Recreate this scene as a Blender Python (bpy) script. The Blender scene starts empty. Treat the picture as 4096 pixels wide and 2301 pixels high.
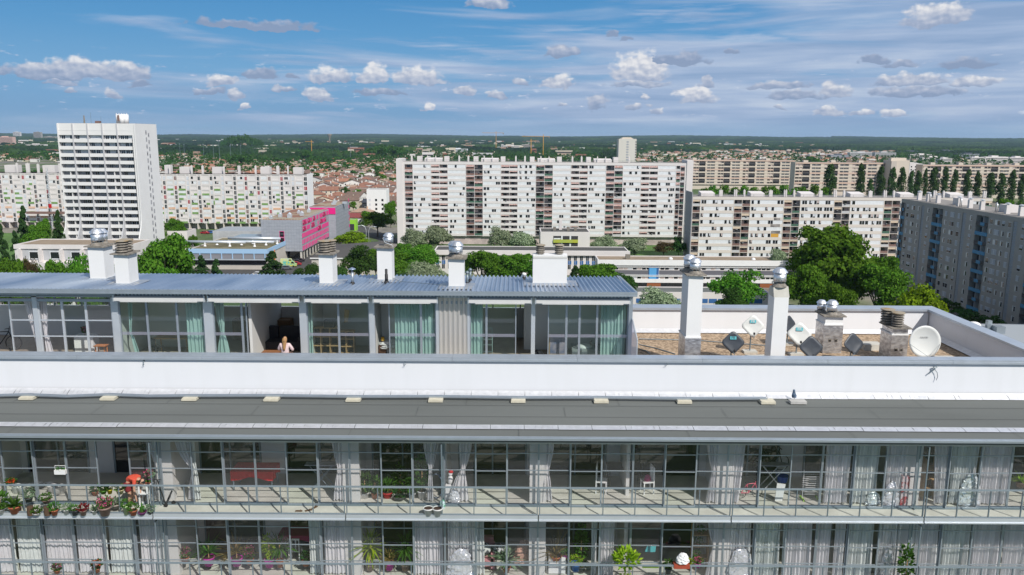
import bpy, math, random
import numpy as np
from mathutils import Vector, Matrix
R = math.radians
sc = bpy.context.scene
# ------------------------------------------------------------ camera
PITCH, ROLL, FOC = R(10.7), R(.33), 3200.0      # focal length in pixels of the 4096 px wide photograph
fw = Vector((0, math.cos(PITCH), -math.sin(PITCH)))
r0 = Vector((1, 0, 0)); u0 = r0.cross(fw)
RV = r0*math.cos(ROLL) + u0*math.sin(ROLL)
UV = -r0*math.sin(ROLL) + u0*math.cos(ROLL)
cd = bpy.data.cameras.new("camera"); cam = bpy.data.objects.new("camera", cd)
sc.collection.objects.link(cam); sc.camera = cam
cd.sensor_width = 36; cd.lens = 36*FOC/4096; cd.clip_start = .5; cd.clip_end = 90000
cam.matrix_world = Matrix(((RV.x, UV.x, -fw.x, 0), (RV.y, UV.y, -fw.y, 0), (RV.z, UV.z, -fw.z, 0), (0, 0, 0, 1)))
GZ = -50.0                                       # ground level, the camera being at 0
def ray(px, py):
    return fw + RV*((px-2048)/FOC) - UV*((py-1150.5)/FOC)
def PY(px, py, Y):
    d = ray(px, py); return d*(Y/d.y)
def PZ(px, py, z=GZ):
    d = ray(px, py); return d*(z/d.z)
def proj(p):
    p = Vector(p); d = p.dot(fw)
    return 2048+FOC*p.dot(RV)/d, 1150.5-FOC*p.dot(UV)/d
# ------------------------------------------------------------ sun and sky
SE, SA = R(44), R(37)                            # sun height; its angle from behind the camera towards the right
sd = bpy.data.lights.new("sun", 'SUN'); sd.energy = 4.5; sd.angle = R(.55); sd.color = (1, .955, .89)
so = bpy.data.objects.new("sun", sd); sc.collection.objects.link(so)
sdir = Vector((math.sin(SA)*math.cos(SE), -math.cos(SA)*math.cos(SE), math.sin(SE)))
so.rotation_euler = sdir.to_track_quat('Z', 'Y').to_euler()
sc.view_settings.view_transform = 'Standard'; sc.view_settings.look = 'None'
sc.view_settings.exposure = 0; sc.view_settings.gamma = 1
sc.cycles.transparent_max_bounces = 24; sc.cycles.max_bounces = 8; sc.cycles.use_denoising = True
sc.cycles.caustics_reflective = False; sc.cycles.caustics_refractive = False
w = bpy.data.worlds.new("World"); sc.world = w; w.use_nodes = True
wn = w.node_tree; wn.nodes.clear()
def N(t, typ, **k):
    n = t.nodes.new(typ)
    for a, b in k.items(): setattr(n, a, b)
    return n
def put(t, s, v):
    if isinstance(v, bpy.types.NodeSocket): t.links.new(v, s)
    elif v is not None:
        try: s.default_value = v
        except Exception: s.default_value = (*v, 1)
def MA(t, op, a, b=None, c=None, clamp=False):
    n = N(t, 'ShaderNodeMath', operation=op, use_clamp=clamp)
    for s, v in zip(n.inputs, (a, b, c)): put(t, s, v)
    return n.outputs[0]
def VM(t, op, a, b=None, c=None):
    n = N(t, 'ShaderNodeVectorMath', operation=op)
    for s, v in zip(n.inputs, (a, b, c)): put(t, s, v)
    return n.outputs['Value'] if op in ('LENGTH', 'DOT_PRODUCT') else n.outputs[0]
def MIXC(t, f, a, b, mode='MIX'):
    n = N(t, 'ShaderNodeMixRGB', blend_type=mode); put(t, n.inputs[0], f); put(t, n.inputs[1], a); put(t, n.inputs[2], b)
    return n.outputs[0]
def RAMP(t, f, stops):
    n = N(t, 'ShaderNodeValToRGB'); e = n.color_ramp.elements
    while len(e) < len(stops): e.new(.5)
    for el, (p, c) in zip(e, stops): el.position = p; el.color = (*c, 1) if len(c) == 3 else c
    put(t, n.inputs[0], f); return n.outputs[0]
def NOISE(t, v, scale, detail=4, rough=.5, dist=0, out=0):
    n = N(t, 'ShaderNodeTexNoise'); put(t, n.inputs['Vector'], v); n.inputs['Scale'].default_value = scale
    n.inputs['Detail'].default_value = detail; n.inputs['Roughness'].default_value = rough; n.inputs['Distortion'].default_value = dist
    return n.outputs[out]
def SS(t, v, lo, hi, a=0., b=1.):
    n = N(t, 'ShaderNodeMapRange', interpolation_type='SMOOTHSTEP'); put(t, n.inputs[0], v)
    for i, q in enumerate((lo, hi, a, b)): put(t, n.inputs[i+1], q)
    return n.outputs[0]
sky = N(wn, 'ShaderNodeTexSky', sky_type='NISHITA', sun_disc=False, sun_elevation=SE, sun_rotation=math.pi-SA, altitude=60, air_density=1.0, dust_density=.6, ozone_density=2.0)
g = N(wn, 'ShaderNodeNewGeometry').outputs['Incoming']
dirv = VM(wn, 'MULTIPLY', g, (-1, -1, -1))
sep = N(wn, 'ShaderNodeSeparateXYZ'); put(wn, sep.inputs[0], dirv)
sx, sy, sz = sep.outputs
az = MA(wn, 'MULTIPLY', MA(wn, 'ARCTAN2', sx, sy), 57.2958)
el = MA(wn, 'MULTIPLY', MA(wn, 'ARCSINE', sz), 57.2958)
cmb = N(wn, 'ShaderNodeCombineXYZ'); put(wn, cmb.inputs[0], az); put(wn, cmb.inputs[1], el); ae = cmb.outputs[0]
# low sky: the clear blue of the photograph, paler towards the horizon
clear = RAMP(wn, MA(wn, 'DIVIDE', el, 30., clamp=True), [(0, (.27, .42, .60)), (.05, (.20, .37, .59)), (.14, (.18, .39, .64)), (.23, (.115, .33, .61)), (.33, (.07, .27, .56)), (1, (.05, .2, .5))])
nis = MIXC(wn, 1., sky.outputs[0], (.1, .1, .1, 1), 'MULTIPLY')
over = SS(wn, NOISE(wn, VM(wn, 'MULTIPLY', dirv, (1, 1, 2)), 1.6, 5, .6), .38, .58)   # unseen broken cloud added overhead, makes the shade lighter and less blue
nis = MIXC(wn, MA(wn, 'MULTIPLY', over, .92), nis, (.50, .505, .515, 1))
base = MIXC(wn, SS(wn, el, 12., 30.), clear, nis)
# thin high sheets of cloud: long streaks, more of them to the right
st = VM(wn, 'ADD', VM(wn, 'MULTIPLY', ae, (.04, .42, 1)), (7.3, 2.1, 0))
n1 = NOISE(wn, st, 1.5, 6, .5, .5)
st2 = VM(wn, 'MULTIPLY', ae, (.085, .95, 1))
n2 = NOISE(wn, VM(wn, 'ADD', st2, (3.1, 9.4, 4)), 1.6, 7, .6, .35)
bias = MA(wn, 'ADD', MA(wn, 'MULTIPLY_ADD', az, .0062, .05), MA(wn, 'MULTIPLY', SS(wn, el, 3.5, 9.5), -.17))
d1 = SS(wn, MA(wn, 'ADD', n1, bias), .38, .62)
d2 = SS(wn, MA(wn, 'ADD', n2, bias), .44, .70)
sheet = MA(wn, 'MULTIPLY', MA(wn, 'MAXIMUM', d1, MA(wn, 'MULTIPLY', d2, .75)), SS(wn, el, .1, 1.6, .25, 1.))
sheetc = RAMP(wn, NOISE(wn, VM(wn, 'ADD', st2, (1, 1.7, 8)), 1.0, 4, .55, .3), [(.34, (.30, .40, .59)), (.50, (.41, .50, .68)), (.68, (.60, .66, .78))])
col = MIXC(wn, MA(wn, 'MULTIPLY', sheet, .80), base, sheetc)
# heaped clouds: (left, right, top, base) on the photograph turned into directions, shaped by noise
wz = NOISE(wn, VM(wn, 'MULTIPLY', ae, (1, 1.5, 1)), .8, 5, .5, 0, 1)
wob = VM(wn, 'MULTIPLY', VM(wn, 'SUBTRACT', wz, (.5, .5, .5)), (2.0, .95, 0))
aew = VM(wn, 'ADD', VM(wn, 'MULTIPLY', ae, (1, 1, 0)), wob)
CL = [(20,330,262,318,.55),(170,480,246,318,.75),(400,615,258,322,.7),(1215,1430,272,331,.85),(1430,1570,262,332,.95),(1560,1790,270,338,.9),
 (825,950,298,346,.85),(1200,1345,350,402,.85),(1800,1912,340,380,.8),(1950,2028,360,390,.7),(1670,1752,408,438,.95),(1850,2060,-16,33,.6),
 (195,320,315,344,.55),(412,488,362,392,.7),(262,322,354,380,.6),(905,970,360,392,.8),(955,1010,410,436,.9),(1080,1180,340,366,.6),
 (955,1120,276,318,.3),(760,905,352,376,.3),(1400,1640,352,380,.3),(520,610,324,352,.3),(1145,1205,292,318,.3),
 (2434,2690,213,322,1.),(3612,3882,30,106,.8),(2700,2870,348,410,.95),(2785,2862,306,348,.7),(2160,2322,300,348,.9),(2165,2336,178,228,.5),
 (3262,3412,338,394,.75),(3485,3800,304,346,.7),(3805,3980,312,348,.75),(3530,3680,234,270,.45),(3430,3555,224,256,.2),(3760,3965,238,272,.2),
 (2568,2850,212,264,.25),(3395,3500,436,461,.8),(3528,3628,440,464,.8),(3262,3395,432,458,.75),(3100,3150,418,442,.8),(2330,2432,380,432,.6),
 (2545,2585,376,400,.8),(2422,2482,132,152,.1),(2474,2552,150,166,.1),(2040,2140,312,344,.7),(2420,2700,320,350,.6),(2970,3260,325,358,.55),(3050,3300,365,398,.5),
 (3480,3850,350,385,.5),(2590,2665,435,458,.7),(2500,2590,412,436,.65),(2215,2275,415,430,.7),(750,1300,82,118,.12),(2890,2970,196,216,.15)]
dens = None; lit = None; br = None
for (x0, x1, yt, yb, b) in CL:
    d = ray((x0+x1)/2, yb).normalized(); uc = math.degrees(math.atan2(d.x, d.y)); vb = math.degrees(math.asin(d.z))
    a = (x1-x0)/2/FOC*57.3*1.0; h = (yb-yt)/FOC*57.3
    vb += h*.16
    p = VM(wn, 'MULTIPLY', VM(wn, 'SUBTRACT', aew, (uc, vb, 0)), (1/a, 1/h, 1))
    q = VM(wn, 'MAXIMUM', VM(wn, 'MULTIPLY', p, (1, 1, 0)), VM(wn, 'MULTIPLY', p, (-1, -5, 0)))
    di = MA(wn, 'SUBTRACT', 1., VM(wn, 'LENGTH', q))
    sp = N(wn, 'ShaderNodeSeparateXYZ'); put(wn, sp.inputs[0], p)
    li = MA(wn, 'MULTIPLY_ADD', sp.outputs[1], .75, b-.45)
    if dens is None: dens, lit = di, li
    else:
        lit = MA(wn, 'ADD', lit, MA(wn, 'MULTIPLY', MA(wn, 'SUBTRACT', li, lit), MA(wn, 'GREATER_THAN', di, dens)))
        dens = MA(wn, 'MAXIMUM', dens, di)
puff = NOISE(wn, VM(wn, 'MULTIPLY', ae, (1, 1.4, 1)), 1.5, 3, .45)
puff2 = NOISE(wn, VM(wn, 'ADD', VM(wn, 'MULTIPLY', ae, (1, 1.4, 1)), (-.12, -.25, 0)), 1.5, 3, .45)
lit = MA(wn, 'ADD', lit, MA(wn, 'MULTIPLY', MA(wn, 'SUBTRACT', puff, puff2), 1.1))
cc = RAMP(wn, lit, [(0, (.26, .34, .50)), (.35, (.36, .43, .58)), (.66, (.54, .58, .68)), (1, (.82, .82, .84))])
mask = SS(wn, MA(wn, 'MULTIPLY_ADD', MA(wn, 'SUBTRACT', puff, .5), .85, dens), .03, .36)
# small scattered heaps near the horizon
sm = NOISE(wn, VM(wn, 'ADD', VM(wn, 'MULTIPLY', ae, (.5, 1.7, 1)), (5, 2, 1)), 1.7, 6, .62)
smm = MA(wn, 'MULTIPLY', SS(wn, sm, .60, .70), MA(wn, 'MULTIPLY', SS(wn, el, .9, 1.8), SS(wn, el, 6., 4.)))
col = MIXC(wn, MA(wn, 'MULTIPLY', smm, .6), col, RAMP(wn, puff, [(.4, (.42, .5, .69)), (.66, (.78, .81, .87))]))
col = MIXC(wn, MA(wn, 'MULTIPLY', mask, .93), col, cc)
bg = N(wn, 'ShaderNodeBackground'); put(wn, bg.inputs[0], col); bg.inputs[1].default_value = 1.0
wo = N(wn, 'ShaderNodeOutputWorld'); wn.links.new(bg.outputs[0], wo.inputs[0])
w.cycles.sampling_method = 'MANUAL'; w.cycles.sample_map_resolution = 512
# ------------------------------------------------------------ materials
MATS = {}
def mat(name, c=(.5, .5, .5), rough=.7, metal=0., var=.0, vs=1., c2=None, bump=0., bs=30., spec=.5, emit=None, detail=4, vec=None, lo=.35, hi=.65):
    if name in MATS: return MATS[name]
    m = bpy.data.materials.new(name); m.use_nodes = True; t = m.node_tree
    b = t.nodes['Principled BSDF']
    b.inputs['Roughness'].default_value = rough; b.inputs['Metallic'].default_value = metal
    b.inputs['Specular IOR Level'].default_value = spec
    tc = N(t, 'ShaderNodeTexCoord').outputs['Object']
    if vec: tc = VM(t, 'MULTIPLY', tc, vec)
    if var or c2:
        k = c2 or tuple(max(0, x*(1-var)) for x in c)
        put(t, b.inputs['Base Color'], RAMP(t, NOISE(t, tc, vs, detail, .55), [(lo, k), (hi, c)]))
    else: b.inputs['Base Color'].default_value = (*c, 1)
    if bump:
        bn = N(t, 'ShaderNodeBump'); bn.inputs['Strength'].default_value = bump; bn.inputs['Distance'].default_value = .02
        put(t, bn.inputs['Height'], NOISE(t, tc, bs, 4)); t.links.new(bn.outputs[0], b.inputs['Normal'])
    MATS[name] = m; return m
def leafmat(name, c, c2, trans=.35):
    m = bpy.data.materials.new(name); m.use_nodes = True; t = m.node_tree; t.nodes.clear()
    ri = N(t, 'ShaderNodeNewGeometry').outputs['Random Per Island']
    oi = N(t, 'ShaderNodeObjectInfo').outputs['Random']
    colr = MIXC(t, ri, c, c2); hs = N(t, 'ShaderNodeHueSaturation')
    put(t, hs.inputs['Color'], colr); put(t, hs.inputs['Value'], MA(t, 'MULTIPLY_ADD', oi, .4, .8)); put(t, hs.inputs['Hue'], MA(t, 'MULTIPLY_ADD', oi, .03, .485))
    d = N(t, 'ShaderNodeBsdfDiffuse'); tr = N(t, 'ShaderNodeBsdfTranslucent'); mx = N(t, 'ShaderNodeMixShader'); mx.inputs[0].default_value = trans
    t.links.new(hs.outputs[0], d.inputs[0]); t.links.new(hs.outputs[0], tr.inputs[0])
    t.links.new(d.outputs[0], mx.inputs[1]); t.links.new(tr.outputs[0], mx.inputs[2])
    o = N(t, 'ShaderNodeOutputMaterial'); t.links.new(mx.outputs[0], o.inputs[0]); MATS[name] = m; return m
def glassmat(name, tint=(.8, .88, .85), fac=1.0, base=.04, diff=0., dc=(.8, .8, .8), rough=.02, fres=1.45):
    m = bpy.data.materials.new(name); m.use_nodes = True; t = m.node_tree; t.nodes.clear()
    a = N(t, 'ShaderNodeBsdfTransparent'); a.inputs[0].default_value = (*tint, 1)
    gl = N(t, 'ShaderNodeBsdfGlossy'); gl.inputs['Roughness'].default_value = rough; gl.inputs[0].default_value = (1, 1, 1, 1)
    f = N(t, 'ShaderNodeLayerWeight'); f.inputs[0].default_value = .5      # the same from both faces of a thin pane
    k = MA(t, 'MULTIPLY_ADD', MA(t, 'MULTIPLY_ADD', MA(t, 'POWER', f.outputs['Facing'], 5.), .95, .045), fac, base, clamp=True)
    mx = N(t, 'ShaderNodeMixShader'); t.links.new(k, mx.inputs[0]); t.links.new(gl.outputs[0], mx.inputs[2])
    if diff:
        d = N(t, 'ShaderNodeBsdfDiffuse'); d.inputs[0].default_value = (*dc, 1)
        tl = N(t, 'ShaderNodeBsdfTranslucent'); tl.inputs[0].default_value = (*dc, 1)
        m0 = N(t, 'ShaderNodeMixShader'); m0.inputs[0].default_value = .5
        t.links.new(d.outputs[0], m0.inputs[1]); t.links.new(tl.outputs[0], m0.inputs[2])
        m2 = N(t, 'ShaderNodeMixShader'); m2.inputs[0].default_value = diff
        t.links.new(a.outputs[0], m2.inputs[1]); t.links.new(m0.outputs[0], m2.inputs[2]); t.links.new(m2.outputs[0], mx.inputs[1])
    else: t.links.new(a.outputs[0], mx.inputs[1])
    o = N(t, 'ShaderNodeOutputMaterial'); t.links.new(mx.outputs[0], o.inputs[0]); MATS[name] = m; return m
def clothmat(name, c, tr=.35, gloss=.0, rough=.4, bump=.0):
    m = bpy.data.materials.new(name); m.use_nodes = True; t = m.node_tree; t.nodes.clear()
    d = N(t, 'ShaderNodeBsdfDiffuse'); d.inputs[0].default_value = (*c, 1)
    tl = N(t, 'ShaderNodeBsdfTranslucent'); tl.inputs[0].default_value = (*c, 1)
    m0 = N(t, 'ShaderNodeMixShader'); m0.inputs[0].default_value = tr
    t.links.new(d.outputs[0], m0.inputs[1]); t.links.new(tl.outputs[0], m0.inputs[2])
    gl = N(t, 'ShaderNodeBsdfGlossy'); gl.inputs['Roughness'].default_value = rough
    m1 = N(t, 'ShaderNodeMixShader'); m1.inputs[0].default_value = gloss
    if bump:
        bn = N(t, 'ShaderNodeBump'); bn.inputs['Strength'].default_value = bump; bn.inputs['Distance'].default_value = .06
        put(t, bn.inputs['Height'], NOISE(t, N(t, 'ShaderNodeTexCoord').outputs['Object'], 7, 3)); t.links.new(bn.outputs[0], gl.inputs['Normal']); t.links.new(bn.outputs[0], d.inputs['Normal'])
    t.links.new(m0.outputs[0], m1.inputs[1]); t.links.new(gl.outputs[0], m1.inputs[2])
    o = N(t, 'ShaderNodeOutputMaterial'); t.links.new(m1.outputs[0], o.inputs[0]); MATS[name] = m; return m
# ------------------------------------------------------------ mesh builder and tags
def tag(o, label=None, cat=None, group=None, kind=None):
    for k, v in (('label', label), ('category', cat), ('group', group), ('kind', kind)):
        if v: o[k] = v
    return o
def thing(name, label, cat, loc=(0, 0, 0), rz=0, group=None):
    o = bpy.data.objects.new(name, None); sc.collection.objects.link(o); o.location = loc; o.rotation_euler = (0, 0, rz)
    o.empty_display_size = .2; return tag(o, label, cat, group)
class MB:
    def __init__(s, frame=None): s.v = []; s.f = []; s.m = []; s.ms = []; s.cur = 0; s.fr = frame
    def use(s, m):
        if m not in s.ms: s.ms.append(m)
        s.cur = s.ms.index(m); return s
    def P(s, p):
        if s.fr is None: return tuple(p)
        o, U, W = s.fr; return (o[0]+U[0]*p[0]+W[0]*p[1], o[1]+U[1]*p[0]+W[1]*p[1], o[2]+p[2])
    def add(s, vs, fs):
        n = len(s.v); s.v += [s.P(p) for p in vs]; s.f += [tuple(i+n for i in q) for q in fs]; s.m += [s.cur]*len(fs); return s
    def box(s, x0, x1, y0, y1, z0, z1):
        return s.add([(x0,y0,z0),(x1,y0,z0),(x1,y1,z0),(x0,y1,z0),(x0,y0,z1),(x1,y0,z1),(x1,y1,z1),(x0,y1,z1)],
                     [(3,2,1,0),(4,5,6,7),(0,1,5,4),(1,2,6,5),(2,3,7,6),(3,0,4,7)])
    def prism(s, pts, axis, a, b):      # pts: 2D outline; axis: extrusion axis
        mk = {'x': lambda p, t: (t, p[0], p[1]), 'y': lambda p, t: (p[0], t, p[1]), 'z': lambda p, t: (p[0], p[1], t)}[axis]
        n = len(pts); return s.add([mk(p, a) for p in pts]+[mk(p, b) for p in pts],
            [tuple(range(n))[::-1], tuple(range(n, 2*n))]+[(i, (i+1) % n, n+(i+1) % n, n+i) for i in range(n)])
    def lathe(s, c, prof, n=20):        # prof: (radius, z)
        vs = []; fs = []
        for r, z in prof: vs += [(c[0]+r*math.cos(2*math.pi*i/n), c[1]+r*math.sin(2*math.pi*i/n), c[2]+z) for i in range(n)]
        for k in range(len(prof)-1): fs += [(k*n+i, k*n+(i+1) % n, (k+1)*n+(i+1) % n, (k+1)*n+i) for i in range(n)]
        fs += [tuple(range(n))[::-1], tuple((len(prof)-1)*n+i for i in range(n))]
        return s.add(vs, fs)
    def tube(s, pts, r, n=8, r2=None):
        pts = [Vector(p) for p in pts]; vs = []; fs = []
        for k, p in enumerate(pts):
            d = (pts[min(k+1, len(pts)-1)]-pts[max(k-1, 0)]).normalized()
            a = d.cross(Vector((0, 0, 1))); a = a.normalized() if a.length > .01 else Vector((1, 0, 0)); b = d.cross(a)
            rr = r if r2 is None else r+(r2-r)*k/(len(pts)-1)
            vs += [tuple(p+a*rr*math.cos(2*math.pi*i/n)+b*rr*math.sin(2*math.pi*i/n)) for i in range(n)]
        for k in range(len(pts)-1): fs += [(k*n+i, k*n+(i+1) % n, (k+1)*n+(i+1) % n, (k+1)*n+i) for i in range(n)]
        fs += [tuple(range(n))[::-1], tuple((len(pts)-1)*n+i for i in range(n))]
        return s.add(vs, fs)
    def ell(s, c, r, n=12, k=8):
        return s.lathe(c, [(max(.001, math.sin(math.pi*i/k))*r[0], -math.cos(math.pi*i/k)*r[2]) for i in range(k+1)], n)
    def mesh(s, name, smooth=False):
        me = bpy.data.meshes.new(name); me.from_pydata(s.v, [], s.f)
        for m in s.ms: me.materials.append(m)
        if len(s.ms) > 1: me.polygons.foreach_set('material_index', s.m)
        if smooth: me.polygons.foreach_set('use_smooth', [True]*len(me.polygons))
        me.update(); return me
    def build(s, name, m=None, parent=None, smooth=False, **k):
        if m is not None: s.ms = [m]; s.m = [0]*len(s.f)
        o = bpy.data.objects.new(name, s.mesh(name, smooth)); sc.collection.objects.link(o)
        if parent: o.parent = parent
        return tag(o, **k) if k else o
def npmesh(name, V, F, m):                # V (n,3), F (k,4) arrays
    me = bpy.data.meshes.new(name); V = np.asarray(V, np.float32); F = np.asarray(F, np.int32); k = F.shape[1]
    me.vertices.add(len(V)); me.vertices.foreach_set('co', V.ravel()); me.loops.add(F.size); me.loops.foreach_set('vertex_index', F.ravel())
    me.polygons.add(len(F)); me.polygons.foreach_set('loop_start', np.arange(0, F.size, k, dtype=np.int32))
    me.materials.append(m); me.update(calc_edges=True); return me
def link(name, me, parent=None, loc=None, **k):
    o = bpy.data.objects.new(name, me); sc.collection.objects.link(o)
    if parent: o.parent = parent
    if loc is not None: o.location = loc
    return tag(o, **k) if k else o
def copy_thing(src, label=None, loc=None, rz=None, s=None, group=None):
    c = src.copy(); sc.collection.objects.link(c)
    if label: c['label'] = label
    if group: c['group'] = group
    if loc is not None: c.location = loc
    if rz is not None: c.rotation_euler = (0, 0, rz)
    if s is not None: c.scale = s if hasattr(s, '__len__') else (s, s, s)
    for ch in src.children:
        d = ch.copy(); sc.collection.objects.link(d); d.parent = c
        for g_ in ch.children:
            e = g_.copy(); sc.collection.objects.link(e); e.parent = d
    return c
def LB(o):                               # a builder that takes world coordinates for a part of an unrotated thing
    return MB((tuple(-c for c in o.location), (1, 0), (0, 1)))
def emit(items, name, parent, cap=100):  # items: [(size, fn(mb))]; the largest as parts, the rest as one
    items = sorted(items, key=lambda t: -t[0])
    for k, (s_, fn) in enumerate(items[:cap]):
        b = MB(); fn(b); b.build(name, None, parent)
    if len(items) > cap:
        b = MB()
        for s_, fn in items[cap:]: fn(b)
        tag(b.build(name+'_rest', None, parent), kind='stuff')
rnd = random.Random(5); RG = np.random.default_rng(11)
M_white = mat('white_render', (.80, .80, .79), .75, var=.05, vs=.8, bump=.05)
M_white2 = mat('white_panel', (.79, .80, .82), .4, c2=(.765, .775, .79), vs=1.6, vec=(1, 1, .12), lo=.3, hi=.55)
M_alu = mat('anodised_aluminium', (.40, .45, .50), .42, .55, var=.08, vs=3)
M_alud = mat('grey_lacquered_metal', (.20, .25, .28), .45, .3, var=.1, vs=3)
M_alul = mat('pale_aluminium', (.62, .66, .70), .4, .45, var=.05, vs=2)
M_zinc = mat('corrugated_zinc', (.50, .57, .66), .36, .6, vs=.5, c2=(.24, .32, .44), vec=(1, .25, 1))
M_shiny = mat('bright_aluminium', (.86, .86, .87), .42, .7, var=.12, vs=5, bump=.08, bs=9)
M_foil = mat('crinkled_foil', (.80, .80, .80), .34, .8, c2=(.42, .41, .42), vs=4, bump=.9, bs=9, vec=(1, 1, 2.5))
M_rail = mat('rail_metal', (.27, .33, .37), .5, .3)
M_bit = mat('grey_bitumen_felt', (.138, .148, .140), .9, c2=(.112, .121, .114), vs=.35, bump=.3, bs=90, vec=(.25, 1, 1))
M_conc = mat('pale_concrete', (.60, .58, .52), .85, c2=(.48, .46, .41), vs=1.3, bump=.1)
M_concd = mat('weathered_concrete', (.30, .27, .23), .9, c2=(.14, .125, .105), vs=6, bump=.5, bs=25)
M_lich = mat('lichened_concrete', (.30, .26, .20), .9, c2=(.33, .20, .06), vs=5, bump=.5, bs=25, lo=.3, hi=.5)
M_grav = mat('brown_gravel', (.50, .37, .25), .95, c2=(.17, .115, .07), vs=9, bump=1, bs=14, detail=8, lo=.38, hi=.6)
M_black = mat('black_rubber', (.015, .015, .017), .6)
M_dark = mat('dark_interior', (.035, .035, .04), .8)
M_dglass = mat('dark_glass', (.012, .016, .02), .06, spec=.8)
M_glass = glassmat('clear_glass', (.95, .985, .97), .8, .02)
M_glass2 = glassmat('railing_glass', (.96, .99, .985), .5, .01)
M_poly = glassmat('corrugated_polycarbonate', (.97, .965, .98), .3, .04, diff=.07, dc=(.75, .75, .78), rough=.12)
M_band = glassmat('pale_translucent', (.6, .6, .7), .3, .05, diff=.42, dc=(.8, .8, .95), rough=.4)
M_curt = clothmat('silver_curtain', (.80, .79, .80), .2, .10, .35, bump=.4)
M_foilc = clothmat('crumpled_silver_curtain', (.85, .85, .87), .1, .5, .2, bump=1)
M_mint = clothmat('mint_curtain', (.46, .61, .59), .2, .05, .4)
M_wood = mat('pale_wood', (.48, .31, .16), .6, c2=(.38, .23, .11), vs=6, vec=(1, 1, 6))
M_woodd = mat('brown_floorboards', (.16, .08, .045), .45, c2=(.10, .05, .03), vs=4, vec=(.4, 6, 1))
M_red = mat('red_cloth', (.55, .004, .012), .8, var=.2, vs=5)
M_terra = mat('terracotta', (.42, .13, .06), .8, var=.25, vs=8)
M_skin = mat('skin', (.50, .28, .19), .6)
# ============================================================ the apartment building in front
XL, XR, JP, J0 = -26.0, 21.0, 6.47, .93
ZA, ZB, YR, YG = -12.54, -15.34, 25.0, 25.75
bld = thing('apartment_building', 'long pale apartment slab with flat grey roof and winter gardens directly below the viewer', 'apartment building', (0, 25, GZ))
def part(name, m, fn, parent=bld, smooth=False, **k):
    b = LB(parent if parent.parent is None else bld); fn(b); return b.build(name, m, parent, smooth, **k)
part('facade_slab', M_conc, lambda b: (b.box(XL, XR-1, YR+.03, 29, ZA-.13, ZA), b.box(XL, XR-1, YR+.03, 29, ZB-.13, ZB)))
def lower(b):
    for k in range(1, 12):
        z = ZB-2.8*k; b.box(XL, XR-1, YR, 29, z-.2, z)
    b.box(XL, XR-.4, 28.8, 39, GZ, -9.9)
part('rear_wall', M_white, lower)
def edge(b):
    for z in (ZA, ZB):
        for k in range(-5, 4):
            x0, x1 = J0+JP*k, J0+JP*(k+1)
            x0 = max(x0, XL); x1 = min(x1, XR-.9)
            if x1 <= x0: continue
            b.box(x0+.02, x1-.02, YR-.06, YR+.03, z-.15, z+.03); b.box(x0+.02, x1-.02, YR-.10, YR-.06, z-.15, z-.11)
part('slab_edge_profile', M_alul, edge)
# flat roof over the winter gardens
rz = -9.755
part('felt_roof', M_bit, lambda b: b.prism([(24.98, rz-.02), (29.5, rz+.04), (29.5, rz-.16), (24.98, rz-.16)], 'x', XL, XR))
part('ceiling_slab', M_conc, lambda b: b.box(XL, XR-.6, 25.1, 29, rz-.26, rz-.163))
part('eaves_fascia', M_alu, lambda b: (b.box(XL, XR, 24.9, 24.98, rz-.075, rz+.0), b.box(XL, XR, 24.94, 25.03, rz-.0, rz+.03)))
def seams(b):
    r = random.Random(3)
    for y, st_ in ((26.9, 0), (28.05, .5)):
        b.box(XL, XR, y, y+.012, rz+.006+(y-25)*.0135, rz+.012+(y-25)*.0135)
    for k in range(-14, 14):
        x = k*1.86+r.random()*.4; y0 = (25.05, 26.95, 28.1)[k % 3]; b.add([(x, y0, rz+.012+(y0-25)*.0135), (x+.012, y0, rz+.012+(y0-25)*.0135), (x+.012, y0+.95, rz+.012+(y0-24.05)*.0135), (x, y0+.95, rz+.012+(y0-24.05)*.0135)], [(0, 1, 2, 3)])
part('felt_seams', mat('seam_black', (.075, .08, .078), .8), seams)
def flash(b, y0, y1, z0, z1, L, w0=.02):
    x = XL; k = 0; r = random.Random(7)
    while x < XR:
        x2 = min(x+L, XR); j = r.uniform(-.012, .012)
        n = 6
        for i in range(n):       # slightly crumpled strip
            a = x+(x2-x)*i/n; c = x+(x2-x)*(i+1)/n; d0 = r.uniform(-.012, .012); d1 = r.uniform(-.012, .012)
            if i == 0: d0 = 0
            b.add([(a, y0+j, z0), (c-(.015 if i == n-1 else 0), y0+j, z0), (c-(.015 if i == n-1 else 0), (y0+y1)/2, (z0+z1)/2+.02+d1), (a, (y0+y1)/2, (z0+z1)/2+.02+d0),
                   (a, y1, z1), (c-(.015 if i == n-1 else 0), y1, z1)], [(0, 1, 2, 3), (3, 2, 5, 4)])
        x = x2
part('roof_flashing', M_shiny, lambda b: flash(b, 25.70, 26.02, rz+.02, rz+.06, 1.15), label='bright aluminium strip along the roof edge')
part('wall_flashing', M_shiny, lambda b: flash(b, 28.98, 29.33, rz+.055, rz+.20, 1.02), label='bright aluminium upstand at the foot of the parapet')
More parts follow.
